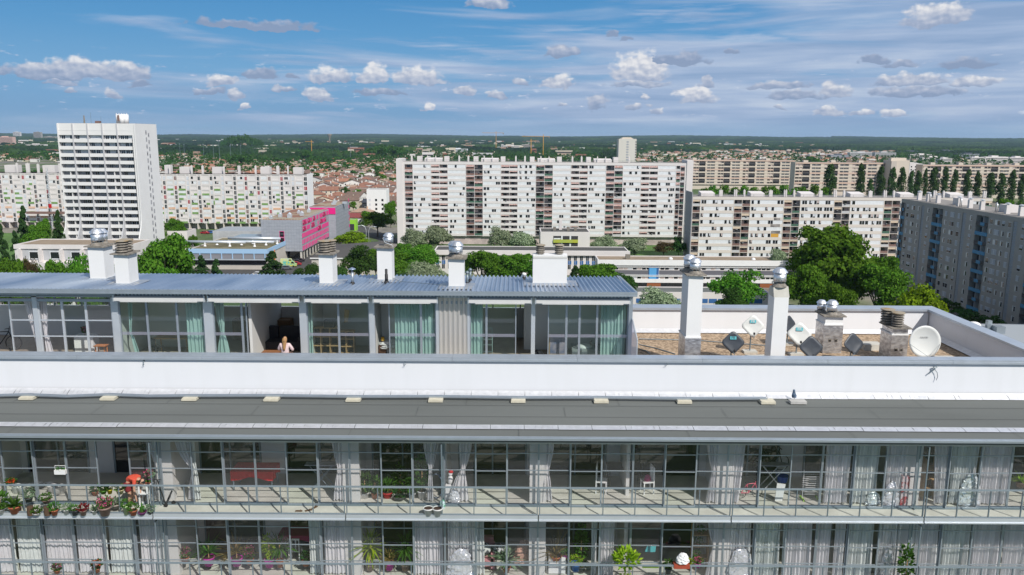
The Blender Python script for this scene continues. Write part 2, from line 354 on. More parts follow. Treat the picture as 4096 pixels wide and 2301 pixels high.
# parapets round the upper roof
PZ0, PZ1 = -9.6, -8.37
part('parapet_wall', M_white2, lambda b: (b.box(XL, XR, 29.4, 29.85, -9.72, PZ1), b.box(5.0, XR-.45, 38.55, 38.95, -9.9, PZ1+.02), b.box(XR-.4, XR, 29.85, 38.95, -50, PZ1+.01), b.box(XL, XR-.4, 38.97, 39.2, -50, PZ1-.05)))
def caps(b):
    xs = [XL+4.75*k for k in range(11)]; xs[-1] = XR+.06
    for a, c in zip(xs, xs[1:]):
        b.prism([(29.32, PZ1-.03), (29.93, PZ1-.03), (29.93, PZ1+.09), (29.32, PZ1+.12)], 'x', a+.004, c-.004)
        b.prism([(29.30, PZ1-.035), (29.318, PZ1-.035), (29.318, PZ1+.05), (29.30, PZ1+.05)], 'x', a+.004, c-.004)
    for a, c in ((4.9, 9.5), (9.5, 14.2), (14.2, 20.45)): b.box(a+.003, c-.003, 38.45, 39.3, PZ1+.022, PZ1+.13)
    for a, c in ((29.94, 33), (33, 36.2), (36.2, 39.3)): b.box(20.46, XR+.07, a+.003, c-.003, PZ1+.015, PZ1+.125)
part('parapet_cap', mat('coping_metal', (.50, .55, .61), .4, .45, var=.1, vs=2), caps)
part('wall_foot_flashing', M_shiny, lambda b: (b.add([(5, 38.3, -9.46), (20.4, 38.3, -9.46), (20.4, 38.54, -9.3), (5, 38.54, -9.3)], [(0, 1, 2, 3)]), b.add([(20.3, 30, -9.45), (20.3, 38.3, -9.45), (20.58, 38.3, -9.3), (20.58, 30, -9.3)], [(3, 2, 1, 0)])))
part('gravel_roof', M_grav, lambda b: b.box(5.2, 20.6, 29.86, 38.54, -9.9, -9.5), label='brown gravel on the flat upper roof')
part('terrace_floor', M_conc, lambda b: b.box(XL, 5.19, 29.86, 32.2, -9.9, -9.45))
# little hooks on the parapet
for i, (px, s_) in enumerate(((575, 1), (1620, 1.1), (2667, 1.1))):
    p = PY(px, 1450, 29.36); hk = thing('safety_hook', ('small grey steel hook on the white parapet under the awninged glass', 'small grey steel hook on the white parapet under the woman at the ledge', 'small grey steel hook on the white parapet in front of the tall white chimney')[i], 'hook', (p.x, p.y, p.z), group='steel hooks on the parapet')
    MB().tube([(0, .04, .08), (0, -.02, .07), (0, -.03, -.03*s_), (.03, -.05, -.06*s_), (-.04, -.05, -.10*s_)], .014).build('hook_bar', M_alud, hk)
    MB().box(-.03, .03, .0, .035, .04, .12).build('plate', M_alud, hk)
p = PY(3735, 1475, 29.36); hk = thing('knotted_rope', 'grey knotted rope tied to the white parapet below the round dish', 'rope', (p.x, p.y, p.z))
MB().tube([(-.2, -.03, -.2), (-.07, -.05, -.07), (.02, -.06, 0), (-.05, -.05, .08), (.05, -.06, .12), (.1, -.04, .07), (.0, -.06, .02), (-.06, -.05, -.05)], .022).tube([(0, -.04, 0), (.12, -.05, -.14), (.16, -.04, -.3), (.12, -.04, -.45)], .012).build('rope_strands', M_alud, hk)
# cable tray along the roof foot, on blocks
ct = thing('cable_tray', 'long grey cable tray on pale blocks along the foot of the white parapet', 'cable tray', (0, 28.6, rz))
bx = [50+k*335 for k in range(10)]
def tray(b):
    ks = []
    for k in range(-1, 10):
        p = PZ(60+k*335.5, 1609, rz+.14); ks.append((min(p.x, 11.8), 28.62+(.07 if k % 2 else 0), rz+.15))
        if k in (-1, 0, 1): ks.append((p.x+1.5, 28.52 if k < 1 else 28.6, rz+.13))
    for a, c in zip(ks, ks[1:]):
        for dy, dz, ww, hh in ((-.08, 0, .012, .05), (.08, 0, .012, .05), (0, 0, .17, .012)):
            q = [(a[0], a[1]+dy-ww/2, a[2]), (c[0]-.002, c[1]+dy-ww/2, c[2]), (c[0]-.002, c[1]+dy+ww/2, c[2]), (a[0], a[1]+dy+ww/2, a[2])]
            b.add(q+[(x, y, z+hh) for x, y, z in q], [(3,2,1,0),(4,5,6,7),(0,1,5,4),(1,2,6,5),(2,3,7,6),(3,0,4,7)])
b = LB(ct); tray(b); b.build('tray', M_alu, ct)
M_cream = mat('cream_foam_block', (.62, .58, .46), .9, var=.15, vs=6)
for k in range(10):
    p = PZ(60+k*335.5, 1618, rz+.1); b = LB(ct); x = min(p.x, 11.6)
    b.box(x-.27, x+.27, 28.33, 28.75, rz+.052, rz+.12).use(M_cream); b.box(x-.25, x+.27, 28.36, 28.74, rz+.123, rz+.148)
    b.build('support_block', M_cream, ct)
p = PZ(3200, 1622, rz+.1); b = MB().box(-.25, .35, -.15, .15, 0, .1).build('roof_block', mat('pale_slab', (.5, .49, .46), .9, var=.2, vs=5)); b.location = (p.x, 28.5, rz+.055); tag(b, 'pale paving block under the end of the cable tray', 'block')
sk = MB().lathe((0, 0, 0), [(.02, 0), (.08, .01), (.09, .1), (.055, .2), (.04, .27), (.045, .30), (.02, .32)], 12).build('blue_sack', mat('blue_plastic_sack', (.10, .17, .27), .6, var=.8, vs=12, bump=.4)); p = PY(3172, 1600, 28.9); sk.location = (p.x, 28.8, rz+.15)
sk.rotation_euler = (-.25, 0, 0); tag(sk, 'crumpled blue and grey sack at the end of the cable tray', 'sack')

# ------------------------------------------------------------ winter-garden fronts: sliding panels, rails, party walls
PW = JP/6
cor_cache = {}
def corrug(wd, h, axis_pitch=.085, amp=.012):
    key = (round(wd, 3), round(h, 3))
    if key in cor_cache: return cor_cache[key]
    n = int(wd/axis_pitch)*4; b = MB()
    vs = []; 
    for i in range(n+1):
        x = wd*i/n; y = amp*math.sin(2*math.pi*x/axis_pitch); vs += [(x, y, 0), (x, y, h)]
    b.add(vs, [(2*i, 2*i+2, 2*i+3, 2*i+1) for i in range(n)]); cor_cache[key] = b.mesh('pane', True); cor_cache[key].materials.append(M_poly)
    return cor_cache[key]
gl_cache = {}
def panel(x, y, z0, h, kind, off):
    fr = []
    b = LB(bld); t = .028; x0, x1 = x+.012, x+PW+.02; yy = y+off
    b.box(x0, x0+.036, yy-t, yy+t, z0, z0+h); b.box(x1-.036, x1, yy-t, yy+t, z0, z0+h)
    b.box(x0+.036, x1-.036, yy-t, yy+t, z0, z0+.045); b.box(x0+.036, x1-.036, yy-t, yy+t, z0+h-.045, z0+h)
    for q in (.25, .5, .745): b.box(x0+.036, x1-.036, yy-t*.6, yy+t*.6, z0+h*q-.015, z0+h*q+.015)
    o = b.build('sliding_panel', M_alu, bld)
    if kind == 'P':
        me = corrug(PW-.09, h-.1); c = link('pane', me, o)
    else:
        if round(h, 3) not in gl_cache:
            gl_cache[round(h, 3)] = MB().add([(0, 0, 0), (PW-.09, 0, 0), (PW-.09, 0, h-.1), (0, 0, h-.1)], [(0, 1, 2, 3)]).mesh('pane'); gl_cache[round(h, 3)].materials.append(M_glass)
        c = link('pane', gl_cache[round(h, 3)], o)
    c.location = (x0+.05, yy-25, z0+.05-GZ)
for zf, h in ((ZA, 2.53), (ZB, 2.6)):
    for k in range(-4, 4):
        for i in range(6):
            x = J0+JP*k+PW*i
            if x > XR-1.6 or (zf == ZA and k == -3 and i == 4): continue
            panel(x, YG, zf+.03, h, 'PGPPGP'[i], (.035, -.035)[i in (1, 4)])
part('panel_track', M_alud, lambda b: [(b.box(XL, XR-1, YG-.09, YG+.09, z, z+.03), b.box(XL, XR-1, YG-.09, YG+.09, z+2.56, z+2.62)) for z in (ZA, ZB)])
def rail(z, k):
    x0, x1 = J0+JP*k+.02, min(J0+JP*(k+1)-.02, XR-1)
    o = part('railing', M_rail, lambda b: (b.box(x0, x1, YR-.035, YR+.03, z+1.0, z+1.04), b.box(x0, x1, YR-.035, YR+.02, z+.045, z+.07)), label='grey rail with upright bars and clear infill')
    for i in range(7):
        x = x0+(JP-.04)*i/6
        if x > XR-1: break
        x = min(max(x, x0+.02), x1-.02)
        b = LB(bld); b.box(x-.015, x+.015, YR-.03, YR+.015, z+.02, z+.985); b.box(x-.03, x+.03, YR-.03, YR+.07, z+.002, z+.018); b.build('baluster', M_alud, o)
    b = LB(bld); b.add([(x0, YR+.022, z+.08), (x1, YR+.022, z+.08), (x1, YR+.022, z+.97), (x0, YR+.022, z+.97)], [(0, 1, 2, 3)]); b.build('infill', M_glass2, o)
for z in (ZA, ZB):
    for k in range(-4, 4): rail(z, k)
for z in (ZA, ZB):
    for k in (-2, -1, 2) if z == ZA else (-2, 2):
        x = J0+JP*k+(.0 if k != -1 else 3.23)
        o = part('balcony_divider', M_alud, lambda b: (b.box(x-.02, x+.02, YR+.06, YR+.09, z, z+2.5), b.box(x-.02, x+.02, YR+.6, YR+.63, z, z+2.5), b.box(x-.02, x+.02, YR+.09, YR+.6, z+2.46, z+2.5)))
        b = LB(bld); b.add([(x, YR+.09, z+.05), (x, YR+.6, z+.05), (x, YR+.6, z+2.46), (x, YR+.09, z+2.46)], [(0, 1, 2, 3)]); b.build('infill', M_glass2, o)
M_wallin = mat('interior_white', (.62, .61, .58), .8, var=.05, vs=1)
def party(b):
    for z in (ZA, ZB):
        for k in range(-4, 4):
            x = J0+JP*k; b.box(x-.28, x+.30, 25.98, 26.22, z, z+2.55); b.box(x-.09, x+.09, 26.22, 28.8, z, z+2.55)
            if k in (-1, 0, 2): b.box(x+3.15, x+3.27, 26.6, 28.8, z, z+2.55)
part('party_wall', M_wallin, party)
# the heated wall behind the winter garden: sliding glass with white bits between
M_curg = mat('grey_drape', (.22, .23, .25), .8, var=.3, vs=6, vec=(3, 1, .2))
def backdoor(x0, x1, z, r):
    o = part('glass_door', M_alud, lambda b: [b.box(a-.03, a+.03, 28.3, 28.36, z, z+2.5) for a in (x0, (x0+x1)/2, x1)]+[b.box(x0, x1, 28.3, 28.36, z+2.42, z+2.5)])
    b = LB(bld); b.add([(x0, 28.33, z+.02), (x1, 28.33, z+.02), (x1, 28.33, z+2.42), (x0, 28.33, z+2.42)], [(0, 1, 2, 3)]); b.build('pane', M_dglass, o)
r = random.Random(9)
for z in (ZA, ZB):
    for k in range(-4, 4):
        x = J0+JP*k
        for a, c in ((.35, 2.6), (3.6, 6.1)): backdoor(x+a, x+c, z, r)
part('inner_wall', M_wallin, lambda b: [b.box(J0+JP*k+a, J0+JP*k+c, 28.31, 28.5, z, z+2.56) for z in (ZA, ZB) for k in range(-4, 4) for a, c in ((-.35, .31), (2.65, 3.55))]+[b.box(XL, XR-1, 28.52, 28.7, -18.2, -9.9)])
# curtains -----------------------------------------------------
def curtain_mesh(xt0, xt1, xb0, xb1, z0, z1, y, waist=None, zw=None, ww=.13, pleat=.11, amp=.045, seed=1):
    r = random.Random(seed); n = max(10, int(max(xt1-xt0, .4)/pleat*6)); m = 14; vs = []; b = MB(); ph = r.random()*6
    for j in range(m+1):
        t = j/m; z = z1+(z0-z1)*t
        a, c = xt0+(xb0-xt0)*t, xt1+(xb1-xt1)*t; am = amp
        if waist is not None:
            tw = (z1-zw)/(z1-z0)
            if t < tw: q = (t/tw)**2.2; a = xt0*(1-q)+(waist-ww/2)*q; c = xt1*(1-q)+(waist+ww/2)*q
            else: q = ((t-tw)/(1-tw))**.6; a = (waist-ww/2)*(1-q)+xb0*q; c = (waist+ww/2)*(1-q)+xb1*q
            am = amp*(1.4 if abs(t-tw) > .12 else .8)
        for i in range(n+1):
            s_ = i/n; x = a+(c-a)*s_
            k = s_*(xt1-xt0)/pleat*2*math.pi
            vs.append((x+.02*math.sin(k*.31+t*2), y+am*math.sin(k+ph+.5*math.sin(3*t+k*.2))+.02*math.sin(k*.23+t*5), z))
    b.add(vs, [(j*(n+1)+i, (j+1)*(n+1)+i, (j+1)*(n+1)+i+1, j*(n+1)+i+1) for j in range(m) for i in range(n)])
    return b
def X_at(px, Y, z): # x of a pixel column on plane Y at height z
    d = Y*fw.y-z*-fw.z if False else Vector((0, Y, z)).dot(fw); return (px-2048)/FOC*d
def curtain(label, zf, pt0, pt1, pb0=None, pb1=None, w_=None, m=M_curt, y=26.02, group='silver thermal curtains of the winter gardens', top=2.5, zwr=1.15, seed=None):
    zt, zb = zf+top, zf+.06
    xt0, xt1 = X_at(pt0, y, zt), X_at(pt1, y, zt)
    xb0, xb1 = X_at(pb0 if pb0 is not None else pt0, y, zb if pb0 is not None else zt), X_at(pb1 if pb1 is not None else pt1, y, zb if pb1 is not None else zt)
    b = curtain_mesh(xt0, xt1, xb0, xb1, zb, zt, y, X_at(w_, y, zf+zwr) if w_ else None, zf+zwr, seed=seed or int(pt0)+3)
    cx = (xt0+xt1)/2; b.v = [(x-cx, yy-y, z-zf) for x, yy, z in b.v]
    o = b.build('curtain', m, None, True); o.location = (cx, y, zf); return tag(o, label, 'curtain', group)
U = 'upper winter garden'
for a in (("silver curtain gathered at its side beside the open black doorway, upper floor", 590, 643, 624, 644, 638),
          ("silver curtain tied at its waist between the plant balcony and the red table", 692, 778, 758, 808, 781),
          ("silver curtain tied at its waist beside the folded ironing stand", 1325, 1382, 1335, 1387, 1361),
          ("silver curtain tied at its waist beside the row of potted plants", 1693, 1758, 1710, 1740, 1726),
          ("silver curtain tied low with a puffed foot beside the red-capped doll", 1836, 1891, 1797, 1882, 1854),
          ("slim silver curtain tied at its waist at the edge of the white dining table bay", 2172, 2219, 2172, 2213, 2188),
          ("silver curtain tied at its waist before the pink bicycle bay", 2834, 2888, 2826, 2878, 2859)):
    curtain(a[0], ZA, *a[1:])
curtain("long silver curtain hanging loose just beside the pink bicycle", ZA, 2925, 2995, 2905, 2960)
for a in (("full pleated silver curtain beside the clothes airer", 3315, 3415), ("silver curtain with a crumpled foot behind clear glass, next to the clothes airer curtain", 3425, 3532), ("silver curtain pulled aside diagonally by the striped bag", 3548, 3650, 3540, 3600),
          ("grey curtain draped beside the wooden step shelf", 3745, 3800, 3735, 3785), ("silver curtain bunched and shiny low down, behind the clear pane after the step shelf", 3822, 3928), ("wide silver curtain ending before the yellow-green plant", 3938, 4065)):
    curtain(a[0], ZA, *a[1:], m=M_curt)
FB = [(-60, 48, 'pleated grey-white curtain, first of the lower row at the corner'), (56, 162, 'pale curtain behind the first clear pane of the lower row'), (172, 295, 'broad pale curtain below the terracotta pots'), (302, 420, 'broad pale curtain below the big pink-flowered pot'),
      (430, 540, 'greenish pale curtain below the bending person'), (550, 660, 'pale curtain ending at the glass divider of the lower balcony'), (1235, 1288, 'slim pale curtain beside the magenta cloth'), (1294, 1400, 'pale grey curtain between the magenta table and the spiky yuccas'),
      (1660, 1775, 'grey-white curtain right after the two yuccas'), (1790, 1905, 'curtain with crumpled silver foot beside the pink armchair'), (1908, 1942, 'narrow curtain pulled aside above the pink armchair'), (2372, 2398, 'narrow greenish curtain behind the tall climbing plant'),
      (2404, 2466, 'pale curtain behind the bright yellow-green shrub'), (2836, 2892, 'tied shiny curtain beside the wooden plant shelf'), (2906, 3018, 'shiny crumpled curtain after the wooden plant shelf'), (3022, 3135, 'pale curtain behind the clear pane, after the crumpled shiny one'),
      (3145, 3262, 'flat pale curtain in the lower row, before the dark slit'), (3276, 3335, 'narrow pale curtain just before the dark slit'), (3350, 3392, 'narrow pale curtain just past the dark slit'), (3402, 3512, 'greenish curtain behind glass beside the climbing shrub'),
      (3524, 3632, 'shiny crumpled curtain behind the tall green climber'), (3660, 3773, 'grey curtain past the tall green climber'), (3785, 3897, 'greenish curtain near the end of the lower row'), (3908, 4022, 'pale curtain with faint shadows near the end of the lower row'), (4032, 4150, 'last pale curtain of the lower row')]
for i, (a, c, lb) in enumerate(FB):
    curtain(lb, ZB, a, c, m=M_curt if 'rumpled' not in lb else M_foilc, seed=50+i, w_=(2866 if a == 2836 else None))
# silver foil heaps
def heap(name, lb, cat, px, py, Y, wd, hh, m, dp=.3, seed=1, n=22, zf=None):
    r = np.random.default_rng(seed); b = MB(); vs = []; k = 12
    for j in range(k+1):
        for i in range(n):
            a = 2*math.pi*i/n; t = j/k; rr = math.sqrt(max(0, 1-t**2.2))*(1+r.uniform(-.18, .18)) if t < 1 else 0
            vs.append((wd/2*rr*math.cos(a), dp*rr*math.sin(a), hh*t*(1+r.uniform(-.06, .06))))
    b.add(vs, [(j*n+i, j*n+(i+1) % n, (j+1)*n+(i+1) % n, (j+1)*n+i) for j in range(k) for i in range(n)])
    o = b.build(name, m); p = PY(px, py, Y); o.location = (p.x, Y, p.z if zf is None else zf); return tag(o, lb, cat)
heap('crumpled_foil', 'shiny crumpled silver sheet behind the clear pane beside the step shelf', 'foil sheet', 3872, 2030, 25.93, .75, 1.15, M_foilc, .1, 3, zf=ZA+.04)
heap('crumpled_foil', 'shiny silver folds at the foot of the curtain near the red striped bag', 'foil sheet', 3560, 2030, 25.93, .55, .85, M_foilc, .1, 4, zf=ZA+.04)
heap('crumpled_foil', 'shiny silver bundle at the foot of the glass next to the clothes airer curtains', 'foil sheet', 3490, 2030, 25.93, .5, .5, M_foilc, .1, 5, zf=ZA+.04)
heap('crumpled_foil', 'white plastic heap between the small doll and the tied curtain', 'foil sheet', 1818, 2020, 25.95, .38, .45, M_foilc, .1, 6, zf=ZA+.04)
heap('crumpled_foil', 'large shiny silver heap beside the pink armchair on the lower floor', 'foil sheet', 1845, 2290, 25.93, .95, 1.05, M_foilc, .12, 7, zf=ZB+.04)
heap('crumpled_foil', 'shiny silver folds behind the pane after the wooden plant shelf', 'foil sheet', 2960, 2290, 25.93, .85, 1.15, M_foilc, .12, 8, zf=ZB+.04)
heap('crumpled_foil', 'shiny bunched silver folds beside the tall green climber', 'foil sheet', 3545, 2290, 25.93, .45, 1.2, M_foilc, .1, 9, zf=ZB+.04)
# ============================================================ the rooftop apartment
YF, ZF = 32.6, -9.43
pent = thing('rooftop_apartment', 'glazed rooftop apartment with corrugated blue-grey metal roof behind the white parapet', 'penthouse', (-8, 34, -9.45))
def ppart(name, m, fn, smooth=False, parent=pent, **k):
    b = LB(pent); fn(b); return b.build(name, m, parent, smooth, **k)
YE, YB, ZE, ZBk = 31.98, 37.3, -6.24, -6.5
def corr_roof(b):
    x0, x1 = -24.5, 5.02; p = .19; n = int((x1-x0)/p)*6; vs = []
    prof = lambda q: (1, .95, 0, -1, -.95, 0)[q % 6]
    for i in range(n+1):
        x = x0+(x1-x0)*i/n; a = prof(i)*.045
        for y in (YE+.02, (YE+YB)/2, YB): vs.append((x, y, ZE+(ZBk-ZE)*(y-YE)/(YB-YE)+a))
    b.add(vs, [(3*i+j, 3*i+3+j, 3*i+4+j, 3*i+1+j) for i in range(n) for j in range(2)])
roofo = ppart('metal_roof', M_zinc, corr_roof, label='corrugated blue-grey metal roof')
ppart('fascia', M_alu, lambda b: (b.box(-24.6, 5.1, YE-.07, YE+.01, ZE-.14, ZE+.035), b.box(-24.6, 5.1, YE-.09, YE-.07, ZE-.14, ZE-.10), b.prism([(YE+.02, ZE-.1), (YB, ZBk-.1), (YB, ZBk+.04), (YE+.02, ZE+.04)], 'x', 5.03, 5.12)), label='grey metal fascia along the roof edge')
ppart('underside', M_concd, lambda b: b.prism([(YE+.05, ZE-.06), (YB, ZBk-.06), (YB, ZBk-.10), (YE+.05, ZE-.10)], 'x', -24.5, 5.0))
def fringe(b):  # ends of the profiled sheet under the fascia
    x = X_at(455, YF-.35, ZE-.25)
    while x < 4.9:
        b.box(x, x+.07, YF-.38, YF-.34, ZE-.27, ZE-.13); x += .146
ppart('profile_closer', M_alul, fringe)
ppart('lintel', M_alu, lambda b: (b.box(-24.5, 4.95, YF-.33, YF-.25, ZE-.30, ZE-.1), b.box(-24.5, 4.95, YF-.05, YF+.05, ZE-.62, ZE-.5), b.box(-24.5, 4.95, YF-.04, YF+.04, ZF, ZF+.05), b.box(-24.5, X_at(450, YF, -6.6), YF-.08, YF+.04, ZE-.42, ZE-.37)))
def xp(px, z=-8.): return X_at(px, YF, z)
def post(px0, px1, d=.08):
    a, c = xp(px0), xp(px1); return ppart('post', M_alul, lambda b: b.box(a, c, YF-d, YF+d, ZF+.05, ZE-.3))
for a in ((144, 163), (457, 484), (822, 858), (1203, 1231), (1480, 1502), (1746, 1757), (1871, 1880), (2125, 2141)): post(*a)
ppart('end_panel', M_alu, lambda b: (b.box(xp(2512), 5.02, YF-.12, YF+.1, ZF, ZE-.1), b.box(4.94, 5.02, YF+.1, YB, ZF, ZE-.2)))
def win(px0, px1, m=M_glass, bars=(), band=True, fw_=.045, corr=False):
    a, c = xp(px0), xp(px1); zt = ZE-.55; z0 = ZF+.05
    def f(b):
        b.box(a, a+fw_, YF-.03, YF+.03, z0, zt); b.box(c-fw_, c, YF-.03, YF+.03, z0, zt); b.box(a+fw_, c-fw_, YF-.03, YF+.03, zt-.04, zt); b.box(a+fw_, c-fw_, YF-.03, YF+.03, z0, z0+.04)
        for q in bars: b.box(a+fw_, c-fw_, YF-.028, YF+.028, q-.025, q+.025)
    o = ppart('window', M_alul if bars else M_alu, f)
    b = LB(pent)
    if corr:
        n = int((c-a)/.085)*4; vs = []
        for i in range(n+1):
            x = a+fw_+(c-a-2*fw_)*i/n; y = YF+.012*math.sin(i*math.pi/2); vs += [(x, y, z0+.04), (x, y, zt-.04)]
        b.add(vs, [(2*i, 2*i+2, 2*i+3, 2*i+1) for i in range(n)])
    else: b.add([(a+fw_, YF, z0+.04), (c-fw_, YF, z0+.04), (c-fw_, YF, zt-.04), (a+fw_, YF, zt-.04)], [(0, 1, 2, 3)])
    b.build('pane', m, o, corr)
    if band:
        b = LB(pent); b.add([(a+fw_, YF-.01, -8.27), (c-fw_, YF-.01, -8.27), (c-fw_, YF-.01, -8.14), (a+fw_, YF-.01, -8.14)], [(0, 1, 2, 3)]); b.build('pale_band', M_band, o)  # pale translucent strip across the pane
bars = (-7.66, -8.35)
for a, c, cor in ((46, 147, 1), (163, 258, 1), (258, 352, 0), (352, 457, 1)): win(a, c, M_poly if cor else M_glass, bars, False, .05, bool(cor))
M_gt = glassmat('green_tinted_glass', (.86, .95, .92), 1.0, .03, diff=.07, dc=(.42, .55, .50))  # milky diffuse share put in to lighten the view into dark rooms
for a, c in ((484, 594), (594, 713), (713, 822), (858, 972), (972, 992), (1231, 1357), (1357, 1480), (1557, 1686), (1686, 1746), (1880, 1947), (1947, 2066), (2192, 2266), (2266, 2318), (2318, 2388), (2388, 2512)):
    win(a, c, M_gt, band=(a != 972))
def corrwall(b):
    a, c = xp(1757), xp(1871); n = int((c-a)/.19)*6; vs = []
    for i in range(n+1):
        x = a+(c-a)*i/n; y = YF-.06-.035*math.sin(i*math.pi/3)
        vs += [(x, y, ZF), (x, y, ZE-.12)]
    b.add(vs, [(2*i, 2*i+2, 2*i+3, 2*i+1) for i in range(n)])
ppart('corrugated_panel', mat('corrugated_steel', (.68, .66, .63), .35, .6), corrwall, label='vertical corrugated steel wall strip')
M_awn = mat('awning_cloth', (.60, .60, .59), .7, var=.06, vs=2)
for a, c in ((455, 822), (832, 1200), (1218, 1476), (1492, 1752), (1872, 2128), (2140, 2522)):
    x0, x1 = X_at(a, YF-.45, ZE-.4), X_at(c, YF-.45, ZE-.4)
    o = ppart('awning', M_awn, lambda b: (b.prism([(YF-.56, ZE-.47), (YF-.55, ZE-.34), (YF-.48, ZE-.28), (YF-.34, ZE-.29), (YF-.34, ZE-.43), (YF-.48, ZE-.49)], 'x', x0+.05, x1-.05), b.box(x0+.3, x1-.3, YF-.58, YF-.55, ZE-.51, ZE-.475)), label=None)
    b = LB(pent); b.box(x0, x0+.05, YF-.54, YF-.34, ZE-.50, ZE-.24); b.build('bracket', M_alul, o); b = LB(pent); b.box(x1-.05, x1, YF-.54, YF-.34, ZE-.50, ZE-.24); b.build('bracket', M_alul, o)
M_wd = mat('room_white', (.62, .62, .60), .8); M_gr = mat('room_grey', (.17, .17, .17), .8)
# rooms behind: floor, ceiling, rear wall with a strip window, cross walls
ppart('floor', mat('pale_floor', (.34, .28, .22), .5, c2=(.26, .21, .16), vs=2), lambda b: b.box(-24.5, 4.94, YF+.04, YB-.1, ZF-.1, ZF))
def rear(b):
    b.box(-24.5, 4.9, YB-.25, YB-.1, ZF, -8.0); b.box(-24.5, 4.9, YB-.25, YB-.1, -6.95, -6.7)
    for x0, x1 in ((xp(1330), xp(1480)), (xp(1757), xp(1880)), (xp(2110), 4.9), (xp(560), xp(590)), (-20.6, -20.2)): b.box(x0*1.1, x1*1.1, YB-.24, YB-.11, -8.0, -6.95)
ppart('rear_wall', M_wallin, rear)
o = ppart('strip_window', M_alud, lambda b: [b.box(x-.03, x+.03, YB-.2, YB-.14, -8., -6.95) for x in np.arange(-23, 4, 1.3)])
b = LB(pent); b.add([(-24, YB-.17, -8), (4.5, YB-.17, -8), (4.5, YB-.17, -6.95), (-24, YB-.17, -6.95)], [(0, 1, 2, 3)]); b.build('pane', M_glass, o)
for px in (470, 1000, 1217, 1492, 1870): ppart('cross_wall', M_wd, lambda b: b.box(xp(px)-.06, xp(px)+.06, YF+.1, YB-.25, ZF, -6.55))
for x0_, x1_w, y_ in ((xp(1231), xp(1480), 35.4), (xp(1500), xp(1560), 34.3), (xp(2100), 4.94, 34.9), (xp(484), xp(700), 35)): ppart('room_wall', M_wd, lambda b: b.box(x0_, x1_w, y_, y_+.1, ZF, -6.6))
ppart('ceiling', mat('room_ceiling', (.7, .7, .7), .8), lambda b: b.box(-24.5, 4.94, YF+.06, YB-.3, -6.62, -6.56))
o = ppart('side_screen', M_alul, lambda b: (b.prism([(31.0, ZF), (31.05, ZF), (31.05, -8.0), (32.5, -7.45), (32.5, -7.4), (31.0, -7.95)], 'x', 5.0, 5.04),))
b = LB(pent); b.add([(5.02, 31.05, ZF), (5.02, 32.5, ZF), (5.02, 32.5, -7.45), (5.02, 31.05, -7.98)], [(0, 1, 2, 3)]); b.build('pane', M_band, o)
def pcurt(lb, a, c, m, y=32.8, bot=None, w_=None, pleat=.15):
    zt, zb = -6.75, ZF+.04
    b = curtain_mesh(X_at(a, y, -8), X_at(c, y, -8), X_at((bot or (a, c))[0], y, -8), X_at((bot or (a, c))[1], y, -8), zb, zt, y, X_at(w_, y, -8.2) if w_ else None, -8.25, .16, pleat, .05, int(a))
    cx = X_at((a+c)/2, y, -8); b.v = [(x-cx, yy-y, z-ZF) for x, yy, z in b.v]; o = b.build('curtain', m, None, True); o.location = (cx, y, ZF); return tag(o, lb, 'curtain', 'curtains of the rooftop apartment')
pcurt('sheer white curtain drawn aside behind the first barred pane of the rooftop flat', 104, 150, M_curt, bot=(146, 158))
pcurt('silver curtain tied at the waist beside the bicycle corner of the rooftop flat', 164, 204, M_curt, bot=(172, 208), w_=182)
pcurt('mint green curtain bunched before the thick post, left of the woman', 746, 824, M_mint)
pcurt('green curtain knotted at its waist just beside the thick post', 866, 902, M_mint, bot=(862, 915), w_=890)
pcurt('thin pale green curtain tied inside the dark room past the barred panes', 515, 540, M_mint, bot=(530, 560), w_=522)
pcurt('narrow teal curtain at the edge of the shelf room', 1235, 1252, M_mint)
pcurt('pleated mint curtain beside the bedside lamp', 1580, 1684, M_mint, y=32.82)
pcurt('pleated mint curtain against the corrugated steel strip', 1688, 1745, M_mint, y=32.78)
pcurt('pleated mint curtain just past the corrugated steel strip', 1884, 1932, M_mint)
pcurt('pleated mint curtain at the end of the rooftop flat', 2402, 2500, M_mint)
# ============================================================ chimneys and roof pipes
M_shc = mat('spun_aluminium', (.80, .82, .85), .45, .9, var=.12, vs=5)
def cowl(t, x, y, z, s=1., tall=1.):
    s *= 1.08
    b = MB(); b.lathe((x, y, z), [(.29*s, 0), (.26*s, .05*s), (.20*s, .13*s)], 20); b.build('cowl_base', M_concd, t)
    b = MB()
    for i in range(8):
        a = i*math.pi/4; b.tube([(x+.2*s*math.cos(a), y+.2*s*math.sin(a), z+.1*s), (x+.24*s*math.cos(a), y+.24*s*math.sin(a), z+.28*s)], .012, 4)
    b.build('cage', M_alud, t)
    b = MB(); zz = z+.2*s; h = .27*s*tall
    MB().lathe((x, y, zz), [(.2*s, 0), (.235*s, .005), (.235*s, h), (.2*s, h+.001)], 28).build('cowl_drum', M_shc, t, True)
    b.lathe((x, y, zz+h+.035*s), [(.255*s, 0), (.285*s, .012*s), (.265*s, .05*s), (.17*s, .16*s), (.13*s, .18*s), (.02, .19*s)], 16)
    b.lathe((x, y, zz+h), [(.17*s, .0), (.17*s, .05*s)], 12)
    b.build('cowl', M_shc, t, label='shiny metal ventilator cowl')
def stack(t, x, y, z, s=1., n=4, m=None):
    b = MB(); zz = z
    b.lathe((x, y, zz), [(.15*s, 0), (.15*s, .12*n*s*.9)], 14)
    for i in range(n): b.lathe((x, y, zz+.04+i*.115*s), [(.24*s, 0), (.275*s, .015), (.27*s, .05*s), (.2*s, .075*s)], 20)
    b.build('louvre_rings', M_concd, t, label='ringed concrete flue head')
    MB().lathe((x, y, zz+.04+n*.115*s), [(.28*s, 0), (.31*s, .02), (.30*s, .05), (.05, .085)], 20).build('flue_lid', m or M_lich, t)
